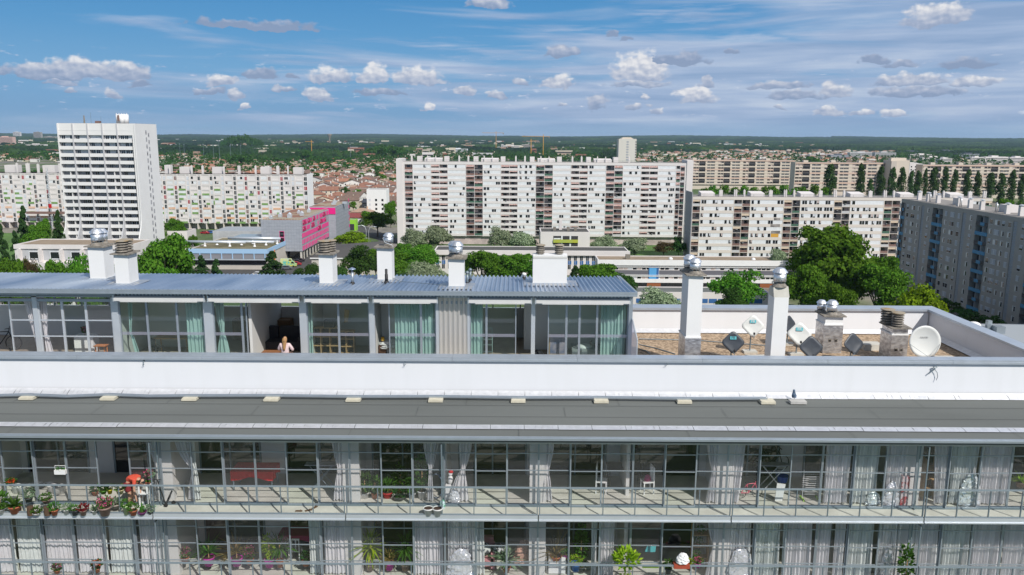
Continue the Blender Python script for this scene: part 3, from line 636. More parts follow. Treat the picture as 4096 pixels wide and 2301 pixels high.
def chimney(label, px0, px1, pyb, pyt, depth, tops, zb=None, Y=None, cap=.11, foil=0, m=M_white, holes=None, tilt=0):
    if Y is None:
        Y = 35
        for _ in range(6):
            zb_ = zb if zb is not None else ZE+(ZBk-ZE)*(Y-YE)/(YB-YE)
            Y = PZ((px0+px1)/2, pyb, zb_).y
    zb_ = zb if zb is not None else ZE+(ZBk-ZE)*(Y-YE)/(YB-YE)
    zt = PY((px0+px1)/2, pyt, Y).z; zm = (zb_+zt)/2
    x0, x1 = X_at(px0, Y, zm), X_at(px1, Y, zm); cx = (x0+x1)/2; wd = x1-x0
    t = thing('chimney', label, 'chimney', (cx, Y, zb_), group='chimneys on the roof'); h = zt-zb_; w2 = wd/2
    b = MB().box(-w2, w2, 0, depth, 0 if not foil else foil+.06, h)
    b.build('shaft', m, t)
    if foil:
        MB().box(-w2-.03, w2+.03, -.03, depth+.03, -.03, foil).build('foil_skirt', M_foil, t, label='crinkled silver foil wrapping at the foot')
        if foil < h-.1: MB().box(-w2-.05, w2+.03, -.05, depth+.05, foil+.002, foil+.06).build('collar', M_white, t)
        for q in holes or ():
            MB().box(w2*q-.075, w2*q+.075, -.05, -.031, foil*.42, foil*.42+.13).build('vent_hole', M_concd, t)
            MB().box(w2*q-.05, w2*q+.04, -.056, -.0505, foil*.42+.01, foil*.42+.09).build('vent_hole', M_black, t)
    else:
        MB().box(-w2-.04, w2+.04, -.04, depth+.04, -.02, .06).build('collar', M_alul, t)
        MB().box(-w2-.4, w2+.45, -.55, depth+.2, .025, .034).build('flashing_sheet', mat('chalky_zinc', (.50, .50, .50), .4, .5, c2=(.33, .37, .43), vs=2.5), t)
    if cap:
        b = MB(); r = random.Random(int(px0)); c = .11
        z0, z1 = h+.003, h+.06
        b.add([(-w2-c, -c, z0+.01), (w2+c, -c-.02, z0), (w2+c+.02, depth+c, z0+.01), (-w2-c, depth+c, z0), (-w2-c-.01, -c, z1), (w2+c, -c, z1), (w2+c, depth+c, z1+.02), (-w2-c, depth+c, z1)],
              [(3,2,1,0),(4,5,6,7),(0,1,5,4),(1,2,6,5),(2,3,7,6),(3,0,4,7)])
        b.build('coping', M_concd, t)
        h += .065
    for k, (fx, fy, kind, s) in enumerate(tops):
        x = (fx*2-1)*w2; y = fy*depth
        if kind == 'c': cowl(t, x, y, h, s)
        elif kind == 's': stack(t, x, y, h, s)
        elif kind == 'S': stack(t, x, y, h, s, 5)
        elif kind == 'h':
            b = MB(); b.add([(-w2-.02, 0, h), (w2+.02, 0, h), (w2+.02, depth, h), (-w2-.02, depth, h), (-w2-.03, .1, h+.38), (w2-.02, .1, h+.42), (w2-.02, depth-.2, h+.42), (-w2-.03, depth-.2, h+.38)], [(3,2,1,0),(4,5,6,7),(0,1,5,4),(1,2,6,5),(2,3,7,6),(3,0,4,7)])
            b.build('hood', M_conc, t); cowl(t, -.03, depth*.38, h+.40, s, 1.1)
    return t
chimney('squat white chimney with two shiny cowls, standing behind its white twin with ringed heads', 355, 417, 1119, 990, .85, ((.5, .27, 'c', 1.), (.5, .75, 'c', .95)))
chimney('squat white chimney with two ringed concrete heads, next to the twin-cowled one', 459, 514, 1139, 1020, .85, ((.45, .25, 's', .95), (.5, .72, 's', .95)))
chimney('white chimney with lichened ringed heads rising near the pink and grey building', 1276, 1330, 1138, 1020, .9, ((.35, .28, 's', .95), (.65, .7, 's', .9)))
t = chimney('white chimney with one shiny cowl and a dangling pale cable', 1508, 1567, 1123, 993, .75, ((.75, .4, 'c', .8),))
MB().tube([(.1, .3, 2.05), (-.06, .1, 1.9), (.05, 0, 1.72), (.35, -.02, 1.62), (.42, .0, 1.5), (.36, .1, 1.42)], .014, 6).build('cable', M_alul, t)
chimney('slim white chimney with two shiny cowls just past the flat white one-cowl chimney', 1794, 1855, 1150, 1037, .7, ((.55, .25, 'c', .9), (.3, .8, 'c', .85)))
t = chimney('wide white chimney with two separate flat ringed heads', 2131, 2268, 1137, 1021, .6, ((.22, .5, 's', .72), (.77, .5, 's', .72)), cap=0)
MB().box(-.74, .74, -.012, .612, 1.13, 1.23).build('coping', M_wallin, t)
chimney('tall white chimney with two shiny cowls and a foil-wrapped foot', 2747, 2805, 1420, 1104, 1.2, ((.5, .2, 'c', .85), (.35, .75, 'c', .9)), zb=-9.5, Y=31.8, foil=1.42, holes=(-.45, .35))
chimney('tall plain white chimney with a sloped concrete hood and one cowl', 3088, 3146, 1440, 1190, .75, ((.5, .4, 'h', .98),), zb=-9.5, Y=31.4, cap=0)
chimney('short foil-clad chimney with two shiny cowls between the satellite dishes', 3298, 3368, 1413, 1268, .95, ((.45, .25, 'c', .88), (.1, .8, 'c', .75)), zb=-9.5, foil=1.28, holes=(-.35, .35))
chimney('short foil-clad chimney with two lichened ringed heads beside the round dish', 3567, 3628, 1445, 1316, 1.0, ((.4, .2, 'S', .92), (.1, .75, 'S', .98)), zb=-9.5, Y=33.4, foil=1.2, holes=(-.4, .3), m=M_foil)
def pipe(name, label, px, pyb, pyt, r, m, kind):
    Y = 35
    for _ in range(6): Y = PZ(px, pyb, ZE+(ZBk-ZE)*(Y-YE)/(YB-YE)).y
    z = ZE+(ZBk-ZE)*(Y-YE)/(YB-YE); x = X_at(px, Y, z); h = PY(px, pyt, Y).z-z
    t = thing(name, label, 'roof pipe', (x, Y, z), group='pipes on the metal roof')
    MB().lathe((0, 0, -.03), [(r*2, 0), (r*1.7, .06), (r*1.1, .14)], 14).build('rubber_boot', M_black, t)
    if kind == 'rain': MB().lathe((0, 0, 0), [(r, 0), (r, h*.8)], 16).build('flue', m, t, True); MB().lathe((0, 0, h*.8), [(r*.6, 0), (r*.6, .12), (r*2.5, .13), (r*2.3, .16), (.02, .22)], 18).build('rain_cap', M_zinc, t, True)
    elif kind == 'black': MB().lathe((0, 0, 0), [(r, 0), (r*1.05, h*.3), (r*1.1, h*.31), (r, h*.33), (r, h*.62), (r*.8, h*.63), (r*.85, h*.95), (r*.5, h)], 16).build('flue', m, t, True)
    else: MB().lathe((0, 0, 0), [(r, 0), (r, h*.85)], 16).build('flue', m, t, True); MB().lathe((0, 0, h*.85), [(r*1.05, 0), (r*1.6, .02), (r*1.5, .09), (.02, .13)], 18).build('vent_cap', M_alud if kind == 'dome' else M_white, t, True)
pipe('flue_pipe', 'galvanised flue with a wide flat rain cap on the metal roof', 1410, 1137, 1078, .065, M_alu, 'rain')
pipe('vent_pipe', 'stubby black vent pipe in front of the one-cowl chimney', 1546, 1133, 1076, .07, M_black, 'black')
pipe('vent_pipe', 'grey vent pipe with a domed cap, the lower one beside the slim chimney', 1869, 1139, 1088, .055, M_alud, 'dome')
pipe('vent_pipe', 'grey vent pipe with a domed cap, the one farther up the roof slope', 1881, 1125, 1077, .055, M_alud, 'dome')
pipe('vent_pipe', 'small white vent just before the wide white chimney', 2096, 1114, 1100, .06, M_white, 'white')
# ============================================================ dishes on the gravel
def font(txt, size, m, parent, loc, rot, name='lettering'):
    c = bpy.data.curves.new(name, 'FONT'); c.body = txt; c.size = size; c.align_x = 'CENTER'; c.align_y = 'CENTER'; c.extrude = .001; c.materials.append(m)
    o = bpy.data.objects.new(name, c); sc.collection.objects.link(o); o.parent = parent; o.location = loc; o.rotation_euler = rot
    bpy.context.view_layer.update(); me = bpy.data.meshes.new_from_object(o); q = bpy.data.objects.new(name, me); sc.collection.objects.link(q); q.parent = parent; q.location = loc; q.rotation_euler = rot; bpy.data.objects.remove(o); q.name = name; return q
M_dw = mat('white_enamel', (.66, .67, .64), .45, var=.05, vs=2); M_dd = mat('charcoal_enamel', (.055, .065, .08), .45, var=.2, vs=2); M_cy = mat('cyan_print', (.10, .42, .47), .5)
def dish(label, px, py, Y, s, m, yaw=0, pit=0, logo=True, arm=(0, -.28), half=.5):
    p = PY(px, py, Y); t = thing('satellite_dish', label, 'satellite dish', (p.x, Y, -9.5), group='square satellite dishes on the gravel')
    z = p.z+9.5
    Rm = Matrix.Rotation(yaw, 3, 'Z') @ Matrix.Rotation(pit, 3, 'X')
    def q(x, y, zz): v = Rm @ Vector((x, y, zz)); return (v.x, v.y, v.z+z)
    out = []; r = .16*s; c = half*s
    for k in range(4):          # rounded square standing on its corner, slightly curved plate
        a0 = k*math.pi/2
        for i in range(7):
            a = a0-math.pi/4+i*math.pi/12; cr = (c-r*1.414*.9)
            out.append((math.cos(a0)*cr+math.cos(a)*r, math.sin(a0)*cr+math.sin(a)*r))
    vs = []; fs = []; rings = (1, .75, .5, .25); n = len(out)
    for side, off in ((0, 0), (1, .022)):
        for g_ in rings:
            vs += [q(x*g_, off+.05*(1-g_*g_)*.9, y*g_) for x, y in out]
    for side in (0, 1):
        o_ = side*n*4
        for k in range(3): fs += [(o_+k*n+i, o_+k*n+(i+1) % n, o_+(k+1)*n+(i+1) % n, o_+(k+1)*n+i) for i in range(n)]
        fs.append(tuple(o_+3*n+i for i in range(n)))
    fs += [(i, 4*n+i, 4*n+(i+1) % n, (i+1) % n) for i in range(n)]
    pl = MB().add(vs, fs).build('reflector', m, t, True)
    for pol in pl.data.polygons: pol.use_smooth = True
    MB().tube([q(0, .06, -.1), (0, .22, z-.2), (0, .25, .06)], .03).build('mast', M_alud, t)
    MB().box(-.3, .3, .05, .45, 0, .1).build('foot', M_conc, t)
    a = MB().tube([q(0, 0, -.42*s), q(arm[0], arm[1], -.5*s), q(arm[0], arm[1]-.03, -.36*s)], .016).build('feed_arm', M_alud, t)
    MB().ell(q(arm[0], arm[1]-.03, -.33*s), (.05, .05, .06)).build('receiver', M_black, t, True)
    if logo:
        v = q(0, .0, .18*s); rot = (Matrix.Rotation(yaw, 3, 'Z') @ Matrix.Rotation(pit+math.pi/2, 3, 'X')).to_euler()
        b = MB(); b.add([q(-.13*s, -.004, .12*s), q(.13*s, -.004, .12*s), q(.13*s, -.004, .25*s), q(-.13*s, -.004, .25*s)], [(0, 1, 2, 3)]); b.build('badge', M_cy, t)
        font('FR', .15*s, m, t, q(0, -.009, .185*s), rot)
    return t
dish('dark grey square dish with a cyan badge, beside the foil-footed tall chimney', 2933, 1370, 32.4, 1.0, M_dd, R(-4), R(-12))
dish('white square dish with a cyan badge raised on a mast before the rear parapet', 3012, 1304, 34.6, 1.05, M_dw, R(-6), R(-14))
dish('dark square dish half hidden behind the hooded chimney', 3160, 1302, 36.0, 1.0, M_dd, R(40), R(-10), False)
dish('white square dish with a cyan badge, overlapping two dark dishes', 3198, 1336, 34.2, 1.12, M_dw, R(-8), R(-16))
dish('dark plain square dish overlapping the lower edge of a white one', 3245, 1390, 32.7, 1.05, M_dd, R(-4), R(-14), False)
dish('dark plain square dish alone between the two foil-clad chimneys', 3415, 1376, 33.4, 1.02, M_dd, R(14), R(-16), False, arm=(-.3, -.2))
p = PY(3701, 1368, 32.2); t = thing('round_dish', 'large round white satellite dish near the corner of the parapet', 'satellite dish', (p.x, 32.2, -9.5)); z = p.z+9.5
b = MB(); n = 48; rad = .655; vs = []; fs = []
for k in range(7):
    rr = rad*(1-k/6) if k < 6 else .001
    vs += [(rr*math.cos(2*math.pi*i/n), .14*(1-(rr/rad)**2)-.0+.12*rr*math.sin(2*math.pi*i/n), rr*1.02*math.sin(2*math.pi*i/n)+z) for i in range(n)]
for k in range(6): fs += [(k*n+i, k*n+(i+1) % n, (k+1)*n+(i+1) % n, (k+1)*n+i) for i in range(n)]
m2 = len(vs); vs += [(x, y+.03, zz) for x, y, zz in vs[:n]]; fs += [(i, m2+i, m2+(i+1) % n, (i+1) % n) for i in range(n)]
b.add(vs, fs).build('reflector', M_dw, t, True)
MB().tube([(0, .2, z-.1), (0, .3, z-.5), (0, .3, .05)], .04).build('mast', M_alud, t)
MB().tube([(-.62, 0, z-.1), (.0, -.45, z-.55), (.1, -.5, z-.58)], .008, 5).tube([(.62, 0, z-.1), (.1, -.5, z-.58)], .008, 5).build('feed_struts', M_alud, t)
MB().ell((.12, -.45, z-.54), (.09, .07, .06)).build('receiver', M_black, t, True)
font('CAHORS', .085, mat('grey_print', (.12, .13, .14), .6), t, (0, -.015+.13, z+.16), (R(83), 0, 0))
for px, py, Y, lb, sx_ in ((3485, 1368, 35.6, 'low concrete block behind the dark dish, by the rear flashing', .42), (3787, 1408, 33.2, 'low concrete block beside the round dish', .4), (3040, 1398, 33.2, 'concrete slab under the white badge dish, with pipes', .55)):
    p = PY(px, py, Y); b = MB().box(-sx_, sx_, -.3, .3, 0, .28); b.lathe((0, 0, .281), [(.07, 0), (.07, .004)], 12); o = b.build('concrete_block', M_conc); o.location = (p.x, Y, -9.5); tag(o, lb, 'concrete block')
for pts, lb in ((((2556, 1356), (2640, 1358), (2715, 1360), (2790, 1362), (2880, 1369), (3060, 1382)), 'thin grey conduit running straight over the gravel behind the tall chimney'), (((2556, 1378), (2620, 1392), (2700, 1416)), 'thin grey conduit slanting over the gravel towards the tall chimney'), (((2556, 1396), (2585, 1404), (2600, 1416)), 'short curved conduit on the gravel beside the glass screen')):
    o = MB().tube([PZ(x, y, -9.47) for x, y in pts], .022, 6).build('conduit', M_alud); tag(o, lb, 'conduit', 'conduits on the gravel')
# lightning wire across the metal roof
o = MB().tube([PZ(1570, 1112, -6.3), PZ(1600, 1126, -6.3), PZ(1700, 1134, -6.27), PZ(1785, 1142, -6.24)], .012, 5).build('lightning_wire', M_alud); tag(o, 'thin wire sagging over the metal roof between two chimneys', 'wire')
# ============================================================ people
def skinmesh(name, m, joints, edges, parent, sub=2, root=0):
    me = bpy.data.meshes.new(name); me.from_pydata([j[0] for j in joints], edges, []); me.materials.append(m)
    o = bpy.data.objects.new(name, me); sc.collection.objects.link(o)
    md = o.modifiers.new('skin', 'SKIN'); sl = me.skin_vertices
    if not sl: me.skin_vertices_add() if hasattr(me, 'skin_vertices_add') else None
    if not me.skin_vertices:
        import bmesh
        bm = bmesh.new(); bm.from_mesh(me); bm.verts.layers.skin.verify(); bm.to_mesh(me); bm.free()
    for i, j in enumerate(joints):
        r = j[1]; me.skin_vertices[0].data[i].radius = (r, r) if not hasattr(r, '__len__') else r
    me.skin_vertices[0].data[root].use_root = True
    s = o.modifiers.new('subsurf', 'SUBSURF'); s.levels = sub; s.render_levels = sub
    o.parent = parent; return o
def hand(J, E, wi, d, up, r=.011):
    """five separate fingers rooted in the palm at joint wi; d: direction of the fingers, up: towards the thumb"""
    w_ = Vector(J[wi][0]); d = Vector(d).normalized(); up = Vector(up).normalized()
    J.append((tuple(w_+d*.055), (.034, .02))); pa = len(J)-1; E.append((wi, pa))
    for k, (o_, L) in enumerate(((-.027, .052), (-.009, .068), (.009, .072), (.027, .066))):
        a = w_+d*.09+up*o_; J.append((tuple(a), r)); E.append((pa, len(J)-1)); cur = (d+Vector((0, 0, -.25))).normalized()
        J.append((tuple(a+d*L*.5), r*.9)); E.append((len(J)-2, len(J)-1)); J.append((tuple(a+d*L*.5+cur*L*.5), r*.7)); E.append((len(J)-2, len(J)-1))
    a = w_+d*.03+up*.04; J.append((tuple(a), r)); E.append((wi, len(J)-1)); J.append((tuple(a+(d+up*.8).normalized()*.045), r*.8)); E.append((len(J)-2, len(J)-1))
def head(t, c, m_skin, m_hair, back=(0, 0, 0), face=(0, 1, 0), long_=0):
    f = Vector(face).normalized(); b = MB(); c = Vector(c); s_ = f.cross(Vector((0, 0, 1))).normalized() if abs(f.z) < .95 else Vector((1, 0, 0)); u_ = s_.cross(f)
    def W(a, bb, cc): return tuple(c+s_*a+f*bb+u_*cc)
    vs = []; n = 16; K = 12
    for j in range(K+1):
        ph = math.pi*j/K
        for i in range(n):
            a = 2*math.pi*i/n; x = math.sin(ph)*math.cos(a)*.075; y = math.sin(ph)*math.sin(a)*.095; z = -math.cos(ph)*.118
            if z < 0: x *= 1+z*2.2; y *= 1+z*1.0
            if y > .07 and abs(x) < .03 and -.03 < z < .02: y += .018     # nose
            vs.append(W(x, y, z))
    b.add(vs, [(j*n+i, j*n+(i+1) % n, (j+1)*n+(i+1) % n, (j+1)*n+i) for j in range(K) for i in range(n)])
    for q in (-1, 1): b.ell(W(q*.076, 0, -.005), (.014, .02, .03), 8, 6)
    o = b.build('face', m_skin, t, True)
    e = MB()
    for q in (-1, 1): e.ell(W(q*.03, .086, .012), (.011, .008, .007), 8, 6)
    e.ell(W(0, .088, -.058), (.022, .006, .006), 8, 4); e.build('eyes_and_mouth', M_black, t)
    h = MB(); vs = []
    for j in range(9):
        ph = math.pi*.5*j/8
        for i in range(n):
            a = 2*math.pi*i/n; y = math.sin(a); k = 1.0 if y < .2 else .85
            rr = math.cos(ph); low = -.07 if y < .3 else .035
            vs.append(W(math.cos(a)*rr*.084, y*rr*.104-.008, low*(1-j/8)+.128*math.sin(ph)))
    h.add(vs, [(j*n+i, j*n+(i+1) % n, (j+1)*n+(i+1) % n, (j+1)*n+i) for j in range(8) for i in range(n)]); h.build('hair', m_hair, t, True)
# woman at the terrace ledge, seen from behind
M_blond = mat('blond_hair', (.46, .26, .10), .6, c2=(.25, .13, .05), vs=30, vec=(6, 6, .6)); M_pinksh = mat('pale_pink_shirt', (.72, .56, .56), .8, var=.08, vs=14, bump=.3)
p = PY(1138, 1349, 31.2); wz0 = p.z-1.28
wm = thing('person', 'woman with long blond hair and pale pink shirt sitting with her back to us', 'person', (p.x, 31.2, wz0))
J = [((0, 0, .52), (.16, .11)), ((0, .0, .75), (.125, .09)), ((0, .02, .93), (.155, .10)), ((0, .02, 1.03), .055), ((0, .02, 1.09), .05),
     ((-.17, .02, .97), .052), ((-.27, .08, .74), .042), ((-.19, .30, .68), .032), ((-.14, .40, .72), .026), ((.17, .02, .97), .052), ((.27, .06, .74), .042), ((.24, .28, .66), .032), ((.2, .38, .68), .026),
     ((-.1, .12, .5), .085), ((-.12, .5, .5), .065), ((-.12, .52, .12), .042), ((-.12, .60, .05), .035), ((.1, .12, .5), .085), ((.12, .5, .5), .065), ((.12, .52, .12), .042), ((.12, .60, .05), .035)]
E_ = [(0, 1), (1, 2), (2, 3), (3, 4), (2, 5), (5, 6), (6, 7), (7, 8), (2, 9), (9, 10), (10, 11), (11, 12), (0, 13), (13, 14), (14, 15), (15, 16), (0, 17), (17, 18), (18, 19), (19, 20)]
hand(J, E_, 8, (.1, 1, 0), (1, 0, .2)); hand(J, E_, 12, (-.1, 1, 0), (-1, 0, .2))
skinmesh('body', M_skin, J, E_, wm)
Js = [((0, 0, .56), (.19, .14)), ((0, 0, .75), (.155, .12)), ((0, .02, .93), (.18, .12)), ((-.17, .02, .97), .075), ((-.28, .08, .76), .068), ((-.25, .17, .70), .055), ((.17, .02, .97), .075), ((.28, .06, .76), .068), ((.26, .15, .70), .055), ((0, .02, .99), .08)]
skinmesh('shirt', M_pinksh, Js, [(0, 1), (1, 2), (2, 3), (3, 4), (4, 5), (2, 6), (6, 7), (7, 8), (2, 9)], wm)
head(wm, (0, .03, 1.17), M_skin, M_blond, face=(.15, 1, -.1))
hr = MB(); n = 14; vs = []
for j, (zz, rx, ry, yy) in enumerate(((1.27, .04, .04, -.03), (1.22, .085, .075, -.03), (1.13, .09, .07, -.045), (1.04, .075, .055, -.07), (.94, .07, .045, -.09), (.84, .055, .04, -.12), (.76, .03, .03, -.13))):
    vs += [(rx*math.cos(2*math.pi*i/n)*(1+.12*math.sin(i*5)), yy+ry*math.sin(2*math.pi*i/n), zz) for i in range(n)]
hr.add(vs, [(j*n+i, j*n+(i+1) % n, (j+1)*n+(i+1) % n, (j+1)*n+i) for j in range(6) for i in range(n)]+[tuple(range(6*n, 7*n))]).build('long_hair', M_blond, wm, True)
MB().ell((0, -.105, 1.12), (.02, .012, .03)).build('hair_clip', M_black, wm)
st = thing('stool', 'plain stool under the woman at the ledge', 'stool', (p.x, 31.2, ZF-.02)); hh = wz0+.42-ZF
MB().box(-.2, .2, -.18, .2, hh-.04, hh).build('seat', M_wood, st)
for q in ((-.16, -.14), (.16, -.14), (-.16, .16), (.16, .16)): MB().box(q[0]-.02, q[0]+.02, q[1]-.02, q[1]+.02, 0, hh-.04).build('leg', M_wood, st)
# bending person in red
p = PZ(535, 2020, ZA); bm_ = thing('person', 'person in red shirt and dark red shorts bending down over the flower pots', 'person', (X_at(535, 25.62, ZA), 25.62, ZA))
J = [((-.08, .05, .86), (.13, .11)), ((.02, .02, 1.0), (.12, .10)), ((.2, -.02, 1.04), (.15, .10)), ((.32, -.04, .98), .055), ((.37, -.05, .95), .05),
     ((.22, -.17, .98), .052), ((.2, -.2, .70), .04), ((.24, -.22, .46), .03), ((.26, -.22, .40), .024), ((.24, .12, .98), .052), ((.26, .12, .70), .04), ((.3, .02, .48), .03), ((.31, 0, .42), .024),
     ((-.09, -.06, .8), .085), ((-.02, -.08, .45), .06), ((-.07, -.08, .09), .04), ((.03, -.1, .03), .035), ((-.09, .14, .8), .085), ((-.03, .14, .45), .06), ((-.08, .14, .09), .04), ((.02, .13, .03), .035)]
E_ = [(0, 1), (1, 2), (2, 3), (3, 4), (2, 5), (5, 6), (6, 7), (7, 8), (2, 9), (9, 10), (10, 11), (11, 12), (0, 13), (13, 14), (14, 15), (15, 16), (0, 17), (17, 18), (18, 19), (19, 20)]
hand(J, E_, 8, (.1, 0, -1), (0, -1, 0)); hand(J, E_, 12, (.1, 0, -1), (0, 1, 0))
skinmesh('body', M_skin, J, E_, bm_)
M_redsh = mat('red_shirt', (.66, .09, .05), .8, var=.12, vs=12, bump=.3); M_shorts = mat('dark_red_shorts', (.25, .02, .03), .85, var=.3, vs=20)
skinmesh('shirt', M_redsh, [((-.1, .05, .87), (.17, .14)), ((.02, .02, 1.02), (.16, .13)), ((.2, -.02, 1.06), (.18, .12)), ((.22, -.17, 1.0), .075), ((.21, -.2, .82), .06), ((.24, .12, 1.0), .075), ((.25, .12, .82), .06)], [(0, 1), (1, 2), (2, 3), (3, 4), (2, 5), (5, 6)], bm_)
skinmesh('shorts', M_shorts, [((-.1, .04, .86), (.16, .14)), ((-.09, -.07, .76), .115), ((-.04, -.08, .52), .10), ((-.09, .15, .76), .115), ((-.05, .14, .52), .10)], [(0, 1), (1, 2), (0, 3), (3, 4)], bm_)
head(bm_, (.43, -.06, .9), M_skin, mat('black_hair', (.02, .016, .014), .6), face=(.6, -.1, -1))
# ============================================================ plants in pots
LG = leafmat('leaf_green', (.045, .12, .02, 1), (.10, .22, .04, 1)); LY = leafmat('leaf_lime', (.20, .36, .02, 1), (.42, .55, .05, 1)); LD = leafmat('leaf_dark', (.02, .08, .02, 1), (.05, .16, .04, 1))
LSg = leafmat('leaf_greygreen', (.16, .25, .15, 1), (.30, .40, .25, 1)); LB_ = leafmat('leaf_brown', (.15, .12, .04, 1), (.30, .22, .08, 1)); LP = leafmat('petal_pink', (.62, .05, .20, 1), (.80, .25, .40, 1)); LR = leafmat('petal_red', (.7, .02, .02, 1), (.8, .1, .05, 1))
LMr = leafmat('leaf_maroon', (.12, .01, .02, 1), (.25, .04, .05, 1))
def leaves(b, n, c, rad, L, W_, r, up=.3):
    for _ in range(n):
        d = Vector((r.gauss(0, 1), r.gauss(0, 1), r.gauss(0, 1))); d.normalize(); p = Vector(c)+Vector((d.x*rad[0], d.y*rad[1], d.z*rad[2]))*r.uniform(.35, 1)
        d = (d+Vector((0, 0, up))).normalized(); s_ = d.cross(Vector((r.gauss(0, 1), r.gauss(0, 1), r.gauss(0, 1)))).normalized()*W_*.5; q = L*r.uniform(.6, 1.2)
        b.add([p, p+d*q*.5+s_, p+d*q, p+d*q*.5-s_], [(0, 1, 2, 3)])
def blades(b, n, c, L, W_, r, droop=.6, elev=(.4, 1.4)):
    for _ in range(n):
        a = r.uniform(0, 2*math.pi); e = r.uniform(*elev); h = Vector((math.cos(a), math.sin(a), 0)); d = h*math.cos(e)+Vector((0, 0, math.sin(e))); p = Vector(c); s_ = Vector((-h.y, h.x, 0))*W_*.5; q = L*r.uniform(.6, 1.1); vs = []
        for k in range(4):
            w_ = (.8, 1, .7, .05)[k]; vs += [p+s_*w_, p-s_*w_]; d = (d+Vector((0, 0, -droop*.35))).normalized(); p = p+d*q/3
        b.add(vs, [(0, 1, 3, 2), (2, 3, 5, 4), (4, 5, 7, 6)])
POTM = {}
def potm(c):
    k = tuple(c)
    if k not in POTM: POTM[k] = mat('pot_%d' % len(POTM), c, .6, var=.15, vs=10)
    return POTM[k]
TC, WH, DG, PU, MG, GR, YE_, BR = (.42, .12, .05), (.72, .72, .70), (.05, .06, .07), (.16, .02, .14), (.55, .02, .38), (.10, .30, .03), (.75, .62, .02), (.26, .17, .14)
def plant(label, px, py, zf, potc, pr, ph, kind, hh, lm, Y=None, lift=0, cat='potted plant', grp='potted plants of the winter gardens'):
    p = PZ(px, py, zf) if Y is None else None; Yy = Y if Y is not None else p.y; x = X_at(px, Yy, zf+lift)
    r = random.Random(int(px*7+py)); t = thing('potted_plant', label, cat, (x, Yy, zf+lift+.003), group=grp)
    if pr: MB().lathe((0, 0, 0), [(pr*.68, 0), (pr*.95, ph*.82), (pr*1.06, ph*.83), (pr*1.08, ph), (pr*.95, ph), (pr*.9, ph*.93)], 18).build('pot', potm(potc), t, True); MB().lathe((0, 0, ph*.9), [(pr*.88, 0), (pr*.88, .01)], 14).build('soil', mat('soil', (.05, .03, .02), .9), t)
    b = MB(); c = (0, 0, ph+hh*.5)
    if kind == 'bush': leaves(b, int(60+hh*250), c, (max(pr, .12)*1.35, max(pr, .12)*1.35, hh*.5), .09, .05, r)
    elif kind == 'tall': leaves(b, int(80+hh*120), c, (.22, .2, hh*.5), .16, .09, r, .1)
    elif kind == 'spiky': blades(b, 40, (0, 0, ph), hh*1.2, .035, r)
    elif kind == 'yucca': blades(b, 60, (0, 0, ph+hh*.45), hh*.75, .05, r, .9, (.1, 1.5)); blades(b, 30, (.08, 0, ph+hh*.75), hh*.4, .04, r, .6)
    elif kind == 'palm': blades(b, 26, (0, 0, ph+hh*.2), hh*1.1, .06, r, .7, (.3, 1.4)); leaves(b, 60, (0, 0, ph+hh*.5), (.3, .25, hh*.3), .2, .03, r)
    elif kind == 'agave': blades(b, 34, (0, 0, ph), hh*1.2, .085, r, .25, (.2, 1.3))
    elif kind == 'cactus':
        for q in ((0, 0, 1), (.05, .02, .7), (-.05, .01, .6)): b.lathe((q[0], q[1], ph*.8), [(.03, 0), (.035, hh*q[2]*.6), (.028, hh*q[2]*.9), (.005, hh*q[2])], 8)
    elif kind == 'flower': leaves(b, 130, c, (pr*1.4, pr*1.3, hh*.5), .09, .06, r)
    if kind: b.build('foliage', lm, t)
    if kind in ('yucca', 'tall', 'palm'): MB().tube([(0, 0, ph*.8), (.01, 0, ph+hh*.6)], .02, 6).build('stem', M_wood, t)
    if kind == 'flower': f = MB(); leaves(f, 110, (0, 0, ph+hh*.62), (pr*1.45, pr*1.35, hh*.45), .05, .05, r); f.build('blossom', LP if lm is not LD else LR, t)
    return t
def rp(z, y): return z*.519, 1550+y*.519     # coordinates read off the enlarged left quarter
def A(lab, z, y, potc, pr, ph, kind, hh, lm, reg=0, **k):
    px, py = rp(z, y); return plant(lab, px+1024*reg, py, ZA, potc, pr, ph, kind, hh, lm, **k)
A('broad-leaved agave in a terracotta pot, biggest of its row', 130, 968, TC, .19, .26, 'agave', .38, LG)
A('tall leafy plant in a pale trough at the very end of the balcony', 18, 972, WH, .16, .18, 'tall', .55, LG)
A('grey-green succulent in a dark pot standing on a short log', 235, 952, DG, .13, .16, 'bush', .3, LSg, lift=.33)
A('low green plant in a small white pot between the two logs', 295, 984, WH, .12, .08, 'bush', .2, LG)
A('leafy plant in a brown bowl standing on a tall log', 368, 955, BR, .14, .13, 'bush', .22, LG, lift=.30)
A('small leafy plant in a terracotta pot just past the second log', 433, 984, TC, .115, .19, 'bush', .22, LG)
A('pale succulent in a white pot on a white saucer', 525, 975, WH, .11, .17, 'bush', .16, LSg)
A('round green plant in a charcoal pot', 590, 984, DG, .115, .18, 'bush', .14, LG)
A('dark maroon rosette plant in a brown pot', 654, 984, BR, .115, .18, 'bush', .2, LMr)
A('grey spiky plant in a small white pot beside the big flower pot', 742, 975, WH, .1, .14, 'spiky', .24, LSg)
A('big mauve pot overflowing with pink flowers', 822, 984, BR, .2, .30, 'flower', .32, LG)
A('pale bushy plant in a pinkish bowl on a small stand', 905, 960, (.6, .48, .44), .13, .12, 'bush', .2, LSg, lift=.16)
A('green plant in a tall pale-green vase', 985, 980, (.45, .55, .30), .095, .32, 'bush', .2, LG)
A('red-flowered plant in a terracotta pot under the bending person', 1040, 984, TC, .125, .18, 'bush', .22, LG)
A('small cactus in a purple pot under the bending person', 1108, 980, PU, .13, .10, 'cactus', .34, LG)
A('bushy plant in a dark pot under the white stand', 1172, 976, DG, .095, .10, 'bush', .22, LSg)
